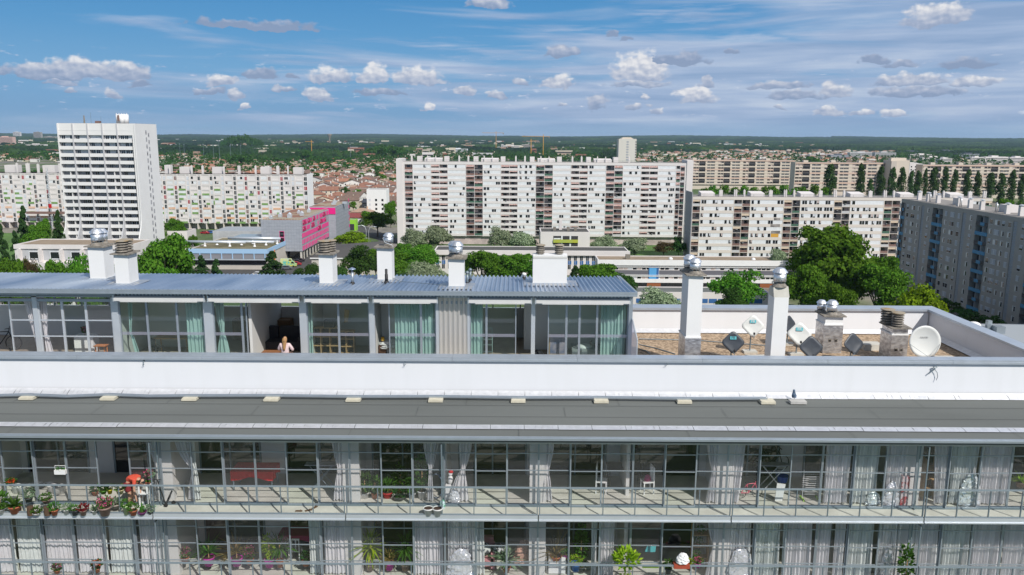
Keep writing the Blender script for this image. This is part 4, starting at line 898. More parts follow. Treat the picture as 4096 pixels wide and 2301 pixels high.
A('green hanging pot on the rail with trailing leaves', 808, 832, GR, .11, .13, 'bush', .12, LG, Y=25.12, lift=.66, cat='hanging pot')
A('yellow hanging pot on the rail', 857, 830, YE_, .09, .16, 'bush', .12, LG, Y=25.12, lift=.66, cat='hanging pot')
A('cream round pot on the rail beside the yellow one', 936, 832, (.62, .52, .28), .13, .16, 'bush', .14, LG, Y=25.12, lift=.66, cat='hanging pot')
A('red flowering plant hung at rail height near the balcony end', 98, 770, TC, .1, .1, 'flower', .12, LD, Y=25.14, lift=.92, cat='hanging pot')
A('dark pot of purple leaves on the glazed floor behind the buckets', 745, 830, TC, .12, .16, 'bush', .2, LD, Y=26.4)
A('tall leafy plant with a yellow bloom in a white pot by the party wall', 848, 866, WH, .155, .22, 'tall', .75, LG, reg=1, Y=26.3)
A('small plant in a terracotta pot beside the tall white-potted one', 925, 868, TC, .13, .22, 'tall', .6, LG, reg=1, Y=26.3)
A('small palm in a bright red pot', 1025, 866, (.6, .02, .03), .19, .22, 'palm', .5, LG, reg=1, Y=26.35)
A('wide trough of low dark green leaves', 1115, 892, DG, .2, .14, 'bush', .3, LD, reg=1, Y=26.15)
A('tall fine-leaved shrub behind the green trough', 1122, 800, TC, .16, .2, 'tall', .8, LG, reg=1, Y=26.8)
A('leafy plant in a white pot behind the trough end', 1212, 866, WH, .13, .2, 'tall', .55, LG, reg=1, Y=26.3)
A('tall climber in a large white pot before the tied curtain', 1290, 870, WH, .165, .30, 'tall', 1.3, LG, reg=1, Y=26.3)
A('white pot of bare soil on the open balcony, first of two', 1338, 985, WH, .165, .27, None, 0, LG, reg=1)
A('white pot of bare soil on the open balcony, beside the coloured bag', 1410, 987, WH, .165, .27, None, 0, LG, reg=1)
A('yellow-green spiky plant at the end of the silver curtains', 1950, 800, BR, .15, .2, 'spiky', .4, LY, reg=3, Y=26.3, lift=.55)
def B_(lab, z, y, potc, pr, ph, kind, hh, lm, reg=0, Y=26.2, **k):
    px, _ = rp(z, y); return plant(lab, px+1024*reg, 0, ZB, potc, pr, ph, kind, hh, lm, Y=Y, **k)
B_('fan palm in a magenta pot behind the lower clear pane', 1625, 0, MG, .2, .32, 'palm', .7, LG, lift=.25)
B_('olive fern in a magenta pot behind ribbed panes, lower floor', 1840, 0, MG, .2, .3, 'palm', .85, LB_, lift=.25)
B_('pink-flowered small plant in terracotta beside the lower party wall', 1440, 0, TC, .14, .2, 'flower', .35, LG, lift=.35)
B_('pink-flowered rose bush at the ribbed lower pane edge', 1940, 0, TC, .14, .2, 'flower', .5, LG, lift=.3)
B_('spindly dragon plant with orange-green leaves in a magenta pot', 118, 0, MG, .18, .3, 'tall', .9, LY, reg=1, lift=.2)
B_('slender leaning plant in terracotta beside the dragon plant', 200, 0, TC, .13, .26, 'yucca', .95, LG, reg=1, lift=.2)
B_('low dark green plant in terracotta before the magenta table', 398, 0, TC, .15, .18, 'bush', .35, LD, reg=1, lift=.25)
B_('tall yucca with long drooping lime leaves, ribbed pane', 895, 0, BR, .17, .25, 'yucca', 1.25, LY, reg=1, lift=.1)
B_('tall yucca with drooping green leaves, clear pane', 1165, 0, BR, .17, .25, 'yucca', 1.15, LG, reg=1, lift=.1)
B_('low feathery plant in a magenta pot between the yuccas', 1042, 0, MG, .17, .28, 'palm', .5, LB_, reg=1, lift=.12)
B_('teal-leaved palm beside the pink armchair', 1940, 0, TC, .16, .2, 'palm', .8, LSg, reg=1, Y=25.95, lift=.2)
B_('brownish grassy plant in a bowl behind ribbed panes', 350, 0, TC, .2, .2, 'spiky', .9, LB_, reg=2, lift=.5)
B_('small plant in a magenta pot by the climber', 425, 0, MG, .1, .15, 'bush', .12, LG, reg=2, lift=.6)
B_('tall broad-leaved climber behind the clear pane', 540, 0, DG, .18, .25, 'tall', 1.6, LG, reg=2, Y=26.3)
B_('leafy plant in a bright blue pot in front of the climber', 502, 0, (.03, .15, .5), .17, .3, 'bush', .25, LY, reg=2, Y=25.95, lift=.25)
B_('bright yellow-green broad-leaved shrub reaching over the lower rail', 885, 0, TC, .2, .3, 'bush', .2, LY, reg=2, Y=25.25)
b = MB(); r = random.Random(4); leaves(b, 260, (0, 0, 1.12), (.42, .26, .33), .2, .10, r, .5); o = sc.objects['potted_plant.%03d' % (len([1 for q in sc.objects if q.name.startswith('potted_plant')])-1)]; b.build('crown', LY, o)
B_('small fern on the lower rail beside the white bag', 1215, 0, DG, .12, .2, 'bush', .3, LG, reg=2, Y=25.3, lift=.55)
B_('pink-bloomed little plant on the lower rail after the white bag', 1440, 0, MG, .11, .16, 'flower', .2, LG, reg=2, Y=25.2, lift=.85)
B_('small yellow-flowered plant on the lower rail', 1375, 0, TC, .08, .12, 'bush', .16, LY, reg=2, Y=25.2, lift=.85)
B_('tall green climber on a cane by the lower glass divider', 1062, 0, TC, .16, .2, 'tall', 1.5, LG, reg=3, Y=25.3, lift=.0)
B_('dark red flowers peeping above the lower rail', 760, 0, TC, .12, .15, 'flower', .3, LD, Y=25.35, lift=.45)
B_('pale pink flowers low behind the lower rail', 455, 0, TC, .1, .12, 'flower', .25, LG, Y=25.35, lift=.4)
# ============================================================ furniture and odds and ends
def at(px, Y, z): return (X_at(px, Y, z), Y, z)
for z, y in ((238, 984), (368, 984)):
    px, py = rp(z, y); p = PZ(px, py, ZA); o = MB().lathe((0, 0, 0), [(.10, 0), (.105, .1), (.10, .3)], 14).build('log', mat('bark', (.12, .07, .04), .95, var=.5, vs=15, vec=(3, 3, .4), bump=.6)); o.location = p; tag(o, 'short upright log carrying a %s on the plant balcony' % ('dark pot of succulent' if z == 238 else 'brown bowl of leaves'), 'log', 'log stands on the plant balcony')
for i, (z, y, lb) in enumerate(((140, 835, 'white bucket near the balcony end'), (182, 835, 'white bucket next to the first one'), (415, 850, 'white bucket with dark contents behind the brown bowl plant'), (455, 852, 'white bucket with a blue mark'), (485, 850, 'tall white bucket, last of the group'))):
    px, py = rp(z, y); o = thing('bucket', lb+' on the glazed floor', 'bucket', at(px, 26.55-.1*(i % 2), ZA), group='white buckets on the glazed floor')
    MB().lathe((0, 0, 0), [(.12, 0), (.15, .28), (.16, .29), (.14, .29), (.13, .2)], 18).build('tub', potm(WH), o, True); MB().lathe((0, 0, .2), [(.13, 0), (.13, .01)], 14).build('soil', M_black, o)
for i, (z, y) in enumerate(((330, 800), (385, 805), (430, 800), (300, 812), (250, 812))):
    px, py = rp(z, y); o = MB().lathe((0, 0, 0), [(.10, 0), (.17, .09), (.18, .1), (.12, .05), (.02, .05)], 18).build('bowl', potm((DG, WH)[i % 2 if i < 4 else 1])); o.location = at(px, 26.95+.12*(i % 2), ZA+.02); tag(o, ('black basin behind the white buckets', 'white basin behind the white buckets')[i % 2 if i < 4 else 1], 'basin', 'basins behind the buckets')
t = thing('plant_stand', 'small white wooden stand carrying little terracotta pots beside the bending person', 'stand', at(1133*.519, 25.62, ZA)); M_wp = mat('white_paint', (.75, .75, .74), .6)
MB().box(-.26, .26, -.13, .13, .76, .8).build('top', M_wp, t); MB().box(-.13, .13, -.1, .1, .42, .46).build('shelf', M_wp, t)
for q in (-.14, .14):
    for s_ in (-.1, .1): MB().box(q-.025, q+.025, s_-.02, s_+.02, 0, .76).build('leg', M_wp, t)
for i in range(5): 
    plant('tiny cactus in a small terracotta pot lined up on the white stand', 0, 0, ZA, TC, .045, .08, 'cactus', .08, LG, Y=25.58, lift=.805); o = [q for q in sc.objects if q.name.startswith('potted_plant')][-1]; o.location.x = t.location.x-.2+i*.1; o['group'] = 'tiny cacti on the white stand'
plant('bouquet of mixed pink and pale flowers high on the white stand', 1165*.519, 0, ZA, PU, .1, .14, 'flower', .3, LSg, Y=25.75, lift=.80)
t = thing('hanging_basket', 'white wire basket with seedlings hung on the ribbed pane', 'basket', at(477*.519, 25.66, ZA+1.12)); MB().box(-.19, .19, -.06, .05, 0, .15).build('tray', M_wp, t); MB().tube([(-.18, 0, .15), (-.18, 0, .3), (.18, 0, .3), (.18, 0, .15)], .01, 6).build('handle', M_wp, t)
b = MB(); leaves(b, 50, (0, 0, .18), (.15, .04, .05), .06, .03, random.Random(2)); b.build('seedlings', LG, t)
# kick scooter
t = thing('kick_scooter', 'black folded kick scooter leaning beside the glass divider', 'scooter', at(1262*.519, 25.5, ZA)); MB().tube([(.12, 0, .08), (-.1, .0, 1.0)], .02).build('steering_post', M_black, t); MB().tube([(-.22, 0, 1.0), (.02, 0, 1.0)], .015).build('handlebar', M_black, t); MB().tube([(.12, 0, .1), (.25, .2, .45), (.28, .2, .5)], .03).build('deck', M_black, t)
for q in ((.12, 0), (.3, .2)): o = MB().lathe((0, 0, -.015), [(.07, 0), (.07, .03)], 16).build('wheel', M_black, t); o.location = (q[0], q[1], .075); o.rotation_euler = (R(90), 0, 0)
# tables
def table(label, px, Y, zf, wd, dp, h, m, cloth=None, drop=.35, name='table'):
    t = thing(name, label, 'table', at(px, Y, zf)); MB().box(-wd/2, wd/2, -dp/2, dp/2, h-.035, h).build('tabletop', m, t)
    for q in (-1, 1):
        for s_ in (-1, 1): MB().box(q*(wd/2-.06)-.02, q*(wd/2-.06)+.02, s_*(dp/2-.06)-.02, s_*(dp/2-.06)+.02, 0, h-.035).build('leg', m, t)
    if cloth:
        n = 40; vs = []; b = MB()
        for j in range(2):
            for i in range(n):
                a = 2*math.pi*i/n; k = max(abs(math.cos(a)), abs(math.sin(a))); x = math.cos(a)/k*(wd/2+.02); y = math.sin(a)/k*(dp/2+.02); w_ = 1+(.05*math.sin(i*1.9) if j else 0); vs.append((x*w_, y*w_, h+.006-(drop*(1+.25*math.cos(4*a)*-1) if j else 0)))
        b.add(vs, [(i, (i+1) % n, n+(i+1) % n, n+i) for i in range(n)]+[tuple(range(n))]); o = b.build('tablecloth', cloth); o.location = t.location; tag(o, 'cloth draped over the '+('red' if 'red' in label else 'magenta')+' table, hanging in folds', 'tablecloth'); 
    return t
table('round-cornered table under a bright red cloth behind ribbed panes', 1030, 27.2, ZA, 1.5, .8, .74, M_alud, M_red, .28)
table('dark glass dining table between two white chairs', 2500, 27.5, ZA, 1.25, .75, .74, M_black)
table('table under a magenta cloth in the dark room of the lower floor', 1205, 27.4, ZB, 1.3, .7, .95, M_wp, mat('magenta_cloth', (.30, .02, .10), .8), .2)
def chair(label, px, Y, zf, m, rz=0, h=.95, name='chair'):
    t = thing(name, label, 'chair', at(px, Y, zf), rz); MB().box(-.21, .21, -.2, .2, .43, .46).build('seat', m, t)
    for q in (-.19, .19): MB().box(q-.018, q+.018, -.19, -.155, 0, .43).build('leg', m, t); MB().box(q-.018, q+.018, .165, .2, 0, .43).build('leg', m, t)
    b = MB()
    for q in (-.19, -.07, .07, .19): b.box(q-.018, q+.018, .166, .2, .461, h-.06)
    b.box(-.21, .21, .165, .2, h-.059, h).build('backrest', m, t); return t
chair('white ladder-back chair on the near end of the dark dining table', 2410, 26.9, ZA, M_wp, R(80), 1.05); chair('white chair with a pink bag on its seat', 2592, 26.9, ZA, M_wp, R(-80), 1.0)
heap('bag', 'pink patterned bag lying on a white chair seat', 'bag', 2590, 1930, 26.85, .24, .22, LP, .1, 12, zf=ZA+.47)
chair('white chair tucked under the magenta table', 1190, 27.0, ZB, M_wp, R(180)); 
# bicycles
def bike(label, px, Y, zf, s, m, tilt=0, lift=0):
    t = thing('bicycle', label, 'bicycle', at(px, Y, zf+lift), R(12)); t.scale = (s, s, s); t.rotation_euler[1] = tilt
    for x in (-.5, .5):
        b = MB(); n = 28; R_ = .32; b.tube([(x+R_*math.cos(2*math.pi*i/n), 0, .33+R_*math.sin(2*math.pi*i/n)) for i in range(n+1)], .02, 6); o = b.build('wheel', M_black, t)
        b = MB()
        for i in range(9): a = i*2*math.pi/9; b.tube([(x, 0, .33), (x+.31*math.cos(a), 0, .33+.31*math.sin(a))], .003, 3)
        b.build('spokes', M_alul, o)
    F = [(-.5, 0, .33), (-.15, 0, .85), (.35, 0, .85), (-.05, 0, .3), (.5, 0, .33), (.38, 0, 1.0)]
    b = MB()
    for i, j in ((0, 1), (1, 2), (1, 3), (0, 3), (3, 2), (2, 4), (2, 5)): b.tube([F[i], F[j]], .022, 6)
    b.build('frame', m, t); MB().tube([(.3, -.26, 1.02), (.38, 0, 1.0), (.3, .26, 1.02)], .015, 6).build('handlebar', M_black, t)
    MB().box(-.28, -.04, -.06, .06, .9, .95).build('saddle', M_black, t); return t
bike("child's pink bicycle standing by the long loose silver curtain", 3000, 26.5, ZA, .62, mat('pink_enamel', (.65, .10, .16), .4)); bike('dark bicycle propped up behind the ironing board', 3085, 28.0, ZA, .9, M_black, 0, .35)
bike('black bicycle in the dark open corner of the rooftop flat', 10, 34.2, ZF, 1., M_black)
# ironing board, airers, panels
def xstand(name, label, cat, px, Y, zf, wd, h, m, top=True, n=0):
    t = thing(name, label, cat, at(px, Y, zf)); b = MB()
    for y in (-.2, .2): b.tube([(-wd/2, y, 0), (wd/2, y, h)], .014, 6).tube([(wd/2, y, 0), (-wd/2, y, h)], .014, 6)
    b.build('crossed_legs', m, t)
    if top: MB().prism([(-wd*.75, -.14), (wd*.5, -.18), (wd*.8, -.05), (wd*.8, .05), (wd*.5, .18), (-wd*.75, .14)], 'z', h, h+.03).build('board', mat('board_cover', (.35, .36, .40), .8, var=.3, vs=8), t)
    if n: b = MB(); [b.tube([(-wd*.6, -.3+.6*i/n, h), (wd*.6, -.3+.6*i/n, h)], .008, 5) for i in range(n+1)]; b.build('rails', m, t)
    return t
xstand('ironing_board', 'ironing board standing before the hung bicycle', 'ironing board', 3090, 27.2, ZA, .8, .95, M_wp); xstand('drying_stand', 'folding grey stand with crossed legs beside the tied curtain', 'folding stand', 1298, 27.0, ZA, .8, .95, M_alud, True)
t = thing('clothes_airer', 'upright white clothes airer with lime green feet', 'clothes airer', at(3245, 26.4, ZA)); b = MB()
for x in (-.28, .28): b.tube([(x, 0, .05), (x, 0, 1.1)], .012, 6)
b.build('posts', M_wp, t); b = MB(); [b.tube([(-.28, q, z), (.28, q, z)], .007, 5) for z in np.arange(.25, .95, .08) for q in (-.12, .12)]; b.build('rails', M_wp, t)
for x in (-.28, .28): MB().box(x-.03, x+.03, -.2, .2, 0, .05).build('foot', mat('lime_plastic', (.35, .65, .03), .5), t)
b = MB().prism([(-.14, 0), (.12, 0), (.20, .62), (-.10, .66)], 'y', 0, .03); o = b.build('white_board', M_wp); o.location = at(3120, 26.25, ZA); tag(o, 'slanted white board leaning inside the glass next to the blue tub', 'board')
o = MB().lathe((0, 0, 0), [(.16, 0), (.21, .22), (.22, .24), (.18, .22)], 18).build('laundry_tub', potm((.02, .06, .3))); o.location = at(3133, 27.2, ZA+.3); tag(o, 'dark blue laundry tub under the ironing board', 'tub')
t = thing('step_shelf', 'pale wooden step shelf seen through the ribbed pane', 'shelf', at(3712, 26.6, ZA))
for z, x in ((.35, 0), (.75, -.02), (1.1, -.05)): MB().box(x-.2, x+.2, -.2, .2, z, z+.03).build('shelf_board', M_wood, t)
for x in (-.22, .22): MB().box(x-.02, x+.02, -.2, .2, 0, 1.5).build('upright', M_wood, t)
t = thing('cardboard_bag', 'tall red and white printed bag leaning by the glass divider', 'bag', at(3617, 25.98, ZA)); MB().box(-.13, .13, -.05, .05, 0, 1.1).build('bag_body', mat('print_white', (.6, .5, .5), .6, c2=(.4, .05, .06), vs=5, lo=.48, hi=.5), t)
t = thing('garden_doll', 'small white doll with a red cap standing behind the curtain pane', 'doll', at(1806, 26.3, ZA+.55)); MB().ell((0, 0, .15), (.1, .08, .17)).ell((0, 0, .38), (.08, .08, .09)).build('doll_body', M_wp, t, True); MB().lathe((.02, 0, .43), [(.085, 0), (.08, .06), (.03, .12), (.0, .13)], 12).build('cap_hat', M_red, t)
o = MB().box(-.15, .15, -.15, .15, 0, .54).build('side_table', M_wp); o.location = at(1806, 26.3, ZA); tag(o, 'white box pedestal under the small doll', 'pedestal')
t = thing('hose', 'grey-blue hose coiled in a hoop by the glass divider', 'hose', at(1750, 26.1, ZA)); b = MB(); b.tube([(.22*math.cos(a), .02*a/6, .55+.45*math.sin(a)) for a in np.arange(0, 6.6, .3)], .02, 6); b.build('hose_loop', mat('hose_blue', (.12, .16, .22), .5), t)
for i, (z, y) in enumerate(((330, 955), (405, 950), (453, 928))):
    px, py = rp(z, y); p = PZ(px+1024, py, ZA); t = thing('sandal', ('single grey sandal lying upside on the balcony', 'pair of brown sandals lying askew on the balcony', 'flat brown sandal close to the glass')[i], 'sandal', (p.x, p.y, ZA), R(30*i)); MB().prism([(-.12, -.04), (.1, -.045), (.13, 0), (.1, .045), (-.12, .04)], 'z', .003, .025).build('sole', mat('brown_leather', (.12, .07, .04), .7), t); MB().tube([(.04, -.04, .02), (.06, 0, .06), (.04, .04, .02)], .012, 5).build('strap', mat('brown_leather'), t)
t = thing('watering_bag', 'blue, white and green plastic bag beside the soil pots', 'bag', at(1775, 25.55, ZA)); 
heap_o = MB().lathe((0, 0, 0), [(.08, 0), (.10, .1), (.09, .22), (.04, .32)], 10).build('bag_body', mat('print_blue', (.5, .6, .65), .6, c2=(.1, .35, .2), vs=14, lo=.45, hi=.52), t)
# lower floor bits
t = thing('armchair', 'pink armchair with grey patterned cushions on the lower floor', 'armchair', at(1925, 26.7, ZB)); M_pk = mat('pink_fabric', (.62, .27, .30), .9, var=.15, vs=8)
MB().box(-.5, .5, -.4, .4, .2, .5).build('seat', M_pk, t); MB().box(-.5, .5, .3, .5, .5, .95).build('backrest', M_pk, t)
for x in (-.55, .42): MB().box(x, x+.13, -.4, .5, .1, .7).build('armrest', M_pk, t)
for i, px in enumerate((1945, 2000)): o = MB().ell((0, 0, 0), (.26, .1, .2), 14, 8).build('cushion', mat('grey_cushion', (.5, .5, .5), .9, c2=(.06, .06, .07), vs=7, lo=.48, hi=.52), None, True); o.location = at(px, 26.55, ZB+.75); tag(o, ('grey patterned cushion on the pink armchair, by the shiny heap', 'grey patterned cushion on the pink armchair, by the ribbed pane')[i], 'cushion')
heap('basket_chair', 'rounded peach-coloured seat behind ribbed panes on the lower floor', 'seat', 2095, 2290, 26.5, .7, .8, mat('peach', (.55, .33, .25), .9, var=.1, vs=4), .3, 21, zf=ZB+.3)
t = thing('plant_shelf', 'open wooden shelf holding small plants on the lower floor', 'shelf', at(2800, 26.5, ZB))
for z in (.5, .95, 1.4, 1.9): MB().box(-.28, .28, -.15, .15, z, z+.03).build('shelf_board', M_wood, t)
for x in (-.3, .27): MB().box(x, x+.03, -.15, .15, 0, 1.95).build('upright', M_wood, t)
for i, z in enumerate((.53, .98, 1.43)): plant(('small plant on the lowest visible board of the wooden shelf', 'small plant on the middle board of the wooden shelf', 'small plant on the upper board of the wooden shelf')[i], 2790+8*i, 0, ZB, TC, .07, .1, 'bush', .16, LG, Y=26.45, lift=z)
o = MB().prism([(-.2, 0), (.18, 0), (.2, .3), (-.1, .26)], 'y', 0, .02).build('towel', mat('turquoise_towel', (.08, .42, .45), .9)); o.location = at(2607, 26.2, ZB+.85); tag(o, 'turquoise towel hanging behind the ribbed pane beside the lime shrub', 'towel')
o = heap('plastic_bag', 'crumpled white plastic bag on the red planter of the lower rail', 'plastic bag', 2728, 2275, 25.05, .42, .34, M_wp, .16, 31, zf=ZB+1.12)
o = MB().box(-.27, .27, -.12, .1, 0, .16).build('planter', potm((.38, .07, .035))); o.location = at(2731, 25.07, ZB+.92); tag(o, 'long red planter box hooked on the lower rail', 'planter')
o = MB().box(-.28, .28, -.06, .06, 0, .05).build('tray', potm((.4, .6, .05))); o.location = at(2608, 25.1, ZB+.9); tag(o, 'lime green tray hooked on the lower rail', 'tray')
o = MB().tube([(0, 0, 0), (-.12, .1, 1.5)], .018, 6).build('broom_stick', M_wp); o.location = at(2195, 26.2, ZB); tag(o, 'white stick leaning behind the lower ribbed pane', 'stick')
o = MB().box(-.3, .3, -.2, .2, 0, .62).build('storage_box', M_wp); o.location = at(2233, 26.3, ZB+.05); tag(o, 'white storage box under the brownish grassy plant', 'box')
# things inside the rooftop flat
table('pale orange wooden stool table behind the last barred pane', 410, 33.3, ZF, .5, .35, .52, mat('orange_wood', (.52, .20, .06), .5))
o = MB().box(-.42, .42, -.25, .25, 0, .75).build('white_cabinet', M_wp); o.location = at(352, 34.2, ZF); tag(o, 'white low cabinet behind the third barred pane', 'cabinet')
plant('pink flowering plant standing on the white cabinet', 340, 0, ZF, WH, .08, .1, 'flower', .25, LG, Y=34.1, lift=.76, grp='plants in the rooftop flat')
t = thing('sofa', 'dark grey sofa with two back cushions in the room behind the woman', 'sofa', at(1115, 34.8, ZF)); M_sofa = mat('charcoal_fabric', (.03, .03, .035), .95, var=.2, vs=6)
MB().box(-1, 1, -.45, .45, .1, .42).build('seat', M_sofa, t); 
for x in (-.5, .5): MB().box(x-.46, x+.46, .2, .4, .42, .98).build('back_cushion', M_sofa, t)
for x in (-1.15, 1.0): MB().box(x, x+.15, -.45, .45, 0, .6).build('armrest', M_sofa, t)
o = MB().box(-1.5, 1.2, -.3, .3, 0, .95).build('kitchen_counter', mat('oak', (.20, .11, .05), .6, var=.2, vs=4)); o.location = at(1070, 36.6, ZF); tag(o, 'wooden kitchen counter under the rear strip window', 'counter')
table('low brown coffee table beside the seated woman', 1090, 32.3, ZF, .75, .5, .55, mat('brown_table', (.28, .12, .05), .5))
def shelfunit(label, px, Y, zf, nx, nz, s=.38):
    t = thing('shelf_unit', label, 'shelf', at(px, Y, zf)); W_ = nx*s
    for i in range(nx+1): MB().box(-W_/2+i*s-.02, -W_/2+i*s+.02, -.18, .18, 0, nz*s).build('upright', M_wood, t)
    for k in range(nz+1): MB().box(-W_/2+.02, W_/2-.02, -.178, .178, k*s-.018, k*s+.018).build('shelf_board', M_wood, t)
    MB().box(-W_/2, W_/2, .15, .17, .02, nz*s-.02).build('back_panel', M_dark, t)
shelfunit('pale wooden cube shelf, three bays wide, in the room beside the woman', 1308, 34.0, ZF, 3, 3, .40)
shelfunit('narrow pale wooden cube shelf beside the three-bay one', 1390, 34.1, ZF, 2, 3, .34)
o = MB().box(-.22, .22, -.2, .2, 0, .3).build('storage_crate', M_sofa); o.location = at(1320, 34.0, ZF+1.22); tag(o, 'dark crate standing on the three-bay cube shelf', 'crate')
o = MB().prism([(-.16, 0), (.02, .02), (.12, .55), (-.1, .62)], 'y', 0, .04).build('picture_board', M_wood); o.location = at(1390, 34.4, ZF+1.3); tag(o, 'slim wooden board leaning on the wall above the shelf', 'board')
o = MB().box(-.35, .35, -.2, .2, 0, .5).build('bedside_table', mat('walnut', (.10, .05, .03), .6)); o.location = at(1516, 33.7, ZF); tag(o, 'dark bedside table with a small lamp', 'bedside table')
t = thing('table_lamp', 'small lamp with a yellow shade on the bedside table', 'lamp', at(1533, 33.7, ZF+.5)); MB().lathe((0, 0, 0), [(.05, 0), (.015, .02), (.012, .22)], 12).build('stem', M_wood, t); MB().lathe((0, 0, .2), [(.09, 0), (.07, .14)], 14).build('shade', mat('yellow_shade', (.55, .32, .05), .8), t)
o = MB().lathe((0, 0, 0), [(.035, 0), (.035, .18), (.012, .22), (.012, .25)], 12).build('water_bottle', mat('blue_bottle', (.02, .14, .35), .2)); o.location = at(1513, 33.65, ZF+.5); tag(o, 'blue bottle on the bedside table', 'bottle')
t = thing('bed', 'bed with grey and white bedding behind the mint curtains', 'bed', at(1600, 34.4, ZF)); MB().box(-1, 1, -.7, .7, .05, .4).build('mattress', M_wp, t); b = heap('blanket', 'rumpled grey-white blanket on the bed', 'blanket', 1560, 1400, 33.9, 1.1, .3, M_curt, .5, 41, zf=ZF+.4)
t = thing('cot_frame', 'tall mint green metal rack with rungs before the dark room', 'rack', at(1952, 33.4, ZF)); b = MB()
for x in (-.2, .2): b.tube([(x, 0, 0), (x, 0, 1.35)], .014, 6)
b.tube([(-.2, 0, 1.35), (.2, 0, 1.35)], .014, 6)
b.build('frame', M_mint, t); b = MB(); [b.tube([(-.2, 0, z), (.2, 0, z)], .01, 6) for z in (.3, .6, .85, 1.1)]; b.build('rung', M_mint, t)
t = thing('framed_picture', 'large framed picture leaning behind the glass near the end of the flat', 'picture', at(2232, 33.7, ZF+.1)); MB().box(-.38, .38, 0, .03, 0, .9).build('frame', M_wood, t); MB().box(-.34, .34, -.006, -.001, .04, .86).build('print', mat('blurred_print', (.45, .36, .40), .5, c2=(.10, .13, .25), vs=2.5), t)
t = thing('bed', 'low white bed with a small wooden figure on it, end room of the flat', 'bed', at(2355, 33.9, ZF)); MB().box(-.75, .75, -.5, .5, .05, .42).build('mattress', mat('grey_bedding', (.3, .32, .33), .9, var=.2, vs=4), t); MB().ell((-.2, -.1, .45), (.35, .25, .12)).build('pillow', M_wp, t, True)
o = MB().tube([(0, 0, 0), (.03, 0, .15), (-.03, 0, .22), (.06, 0, .24), (.07, 0, .32)], .02, 6).build('wooden_figure', M_woodd); o.location = at(2362, 33.7, ZF+.45); tag(o, 'small brown wooden figure on the low bed', 'figurine')
heap('clothes_pile', 'dark pile of clothes against the white wall of the end room', 'clothes', 2150, 1395, 33.3, .55, .42, M_sofa, .2, 51, zf=ZF)
table('light desk behind the wide clear panes beside the knotted green curtain', 700, 34.0, ZF, 1.5, .7, .74, M_wood); chair('grey swivel-backed chair at the desk behind the clear panes', 630, 33.4, ZF, M_sofa, R(150), .85)
# ============================================================ ground
def PX(px, py, X):
    d = ray(px, py); return d*(X/d.x)
gm = bpy.data.materials.new('town_ground'); gm.use_nodes = True; t_ = gm.node_tree; gb = t_.nodes['Principled BSDF']; gb.inputs['Roughness'].default_value = .95
oc = N(t_, 'ShaderNodeTexCoord').outputs['Object']
c1 = RAMP(t_, NOISE(t_, oc, .012, 5, .6), [(.40, (.055, .10, .025)), (.50, (.10, .13, .05)), (.56, (.22, .20, .16)), (.66, (.13, .125, .12))])
put(t_, gb.inputs['Base Color'], MIXC(t_, .5, c1, RAMP(t_, NOISE(t_, oc, .25, 5), [(.35, (.6, .6, .6)), (.65, (1.4, 1.4, 1.4))]), 'MULTIPLY'))
b = MB(); b.add([(-40000, -500, GZ), (40000, -500, GZ), (40000, 60000, GZ), (-40000, 60000, GZ)], [(0, 1, 2, 3)]); b.build('ground', gm, kind='structure')
M_asph = mat('asphalt', (.075, .073, .07), .9, var=.3, vs=.3); M_lawn = mat('lawn_green', (.09, .19, .03), .95, c2=(.06, .12, .025), vs=.12); M_dirt = mat('pale_dirt', (.30, .25, .18), .95, var=.3, vs=.2)
def patch(name, m, pts, dz=.03): b = MB(); p = [PZ(x, y, GZ+dz) for x, y in pts]; b.add(p, [tuple(range(len(p)))[::-1]]); return b.build(name, m, kind='structure')
patch('lawn', M_lawn, [(-60, 930), (150, 935), (160, 1010), (-60, 1200)], .03); patch('lawn', M_lawn, [(230, 925), (500, 925), (500, 990), (230, 1000)], .03)
patch('car_park', M_asph, [(700, 1075), (1240, 1020), (1330, 1045), (1240, 1130), (600, 1150)], .034)
patch('road', M_asph, [(1395, 905), (1450, 900), (1600, 960), (1600, 985), (1560, 985)], .038); patch('road', M_asph, [(1240, 1030), (1395, 905), (1440, 905), (1300, 1040)], .042)
patch('lawn', M_lawn, [(1480, 1000), (2800, 960), (2800, 1030), (1480, 1130)], .026)
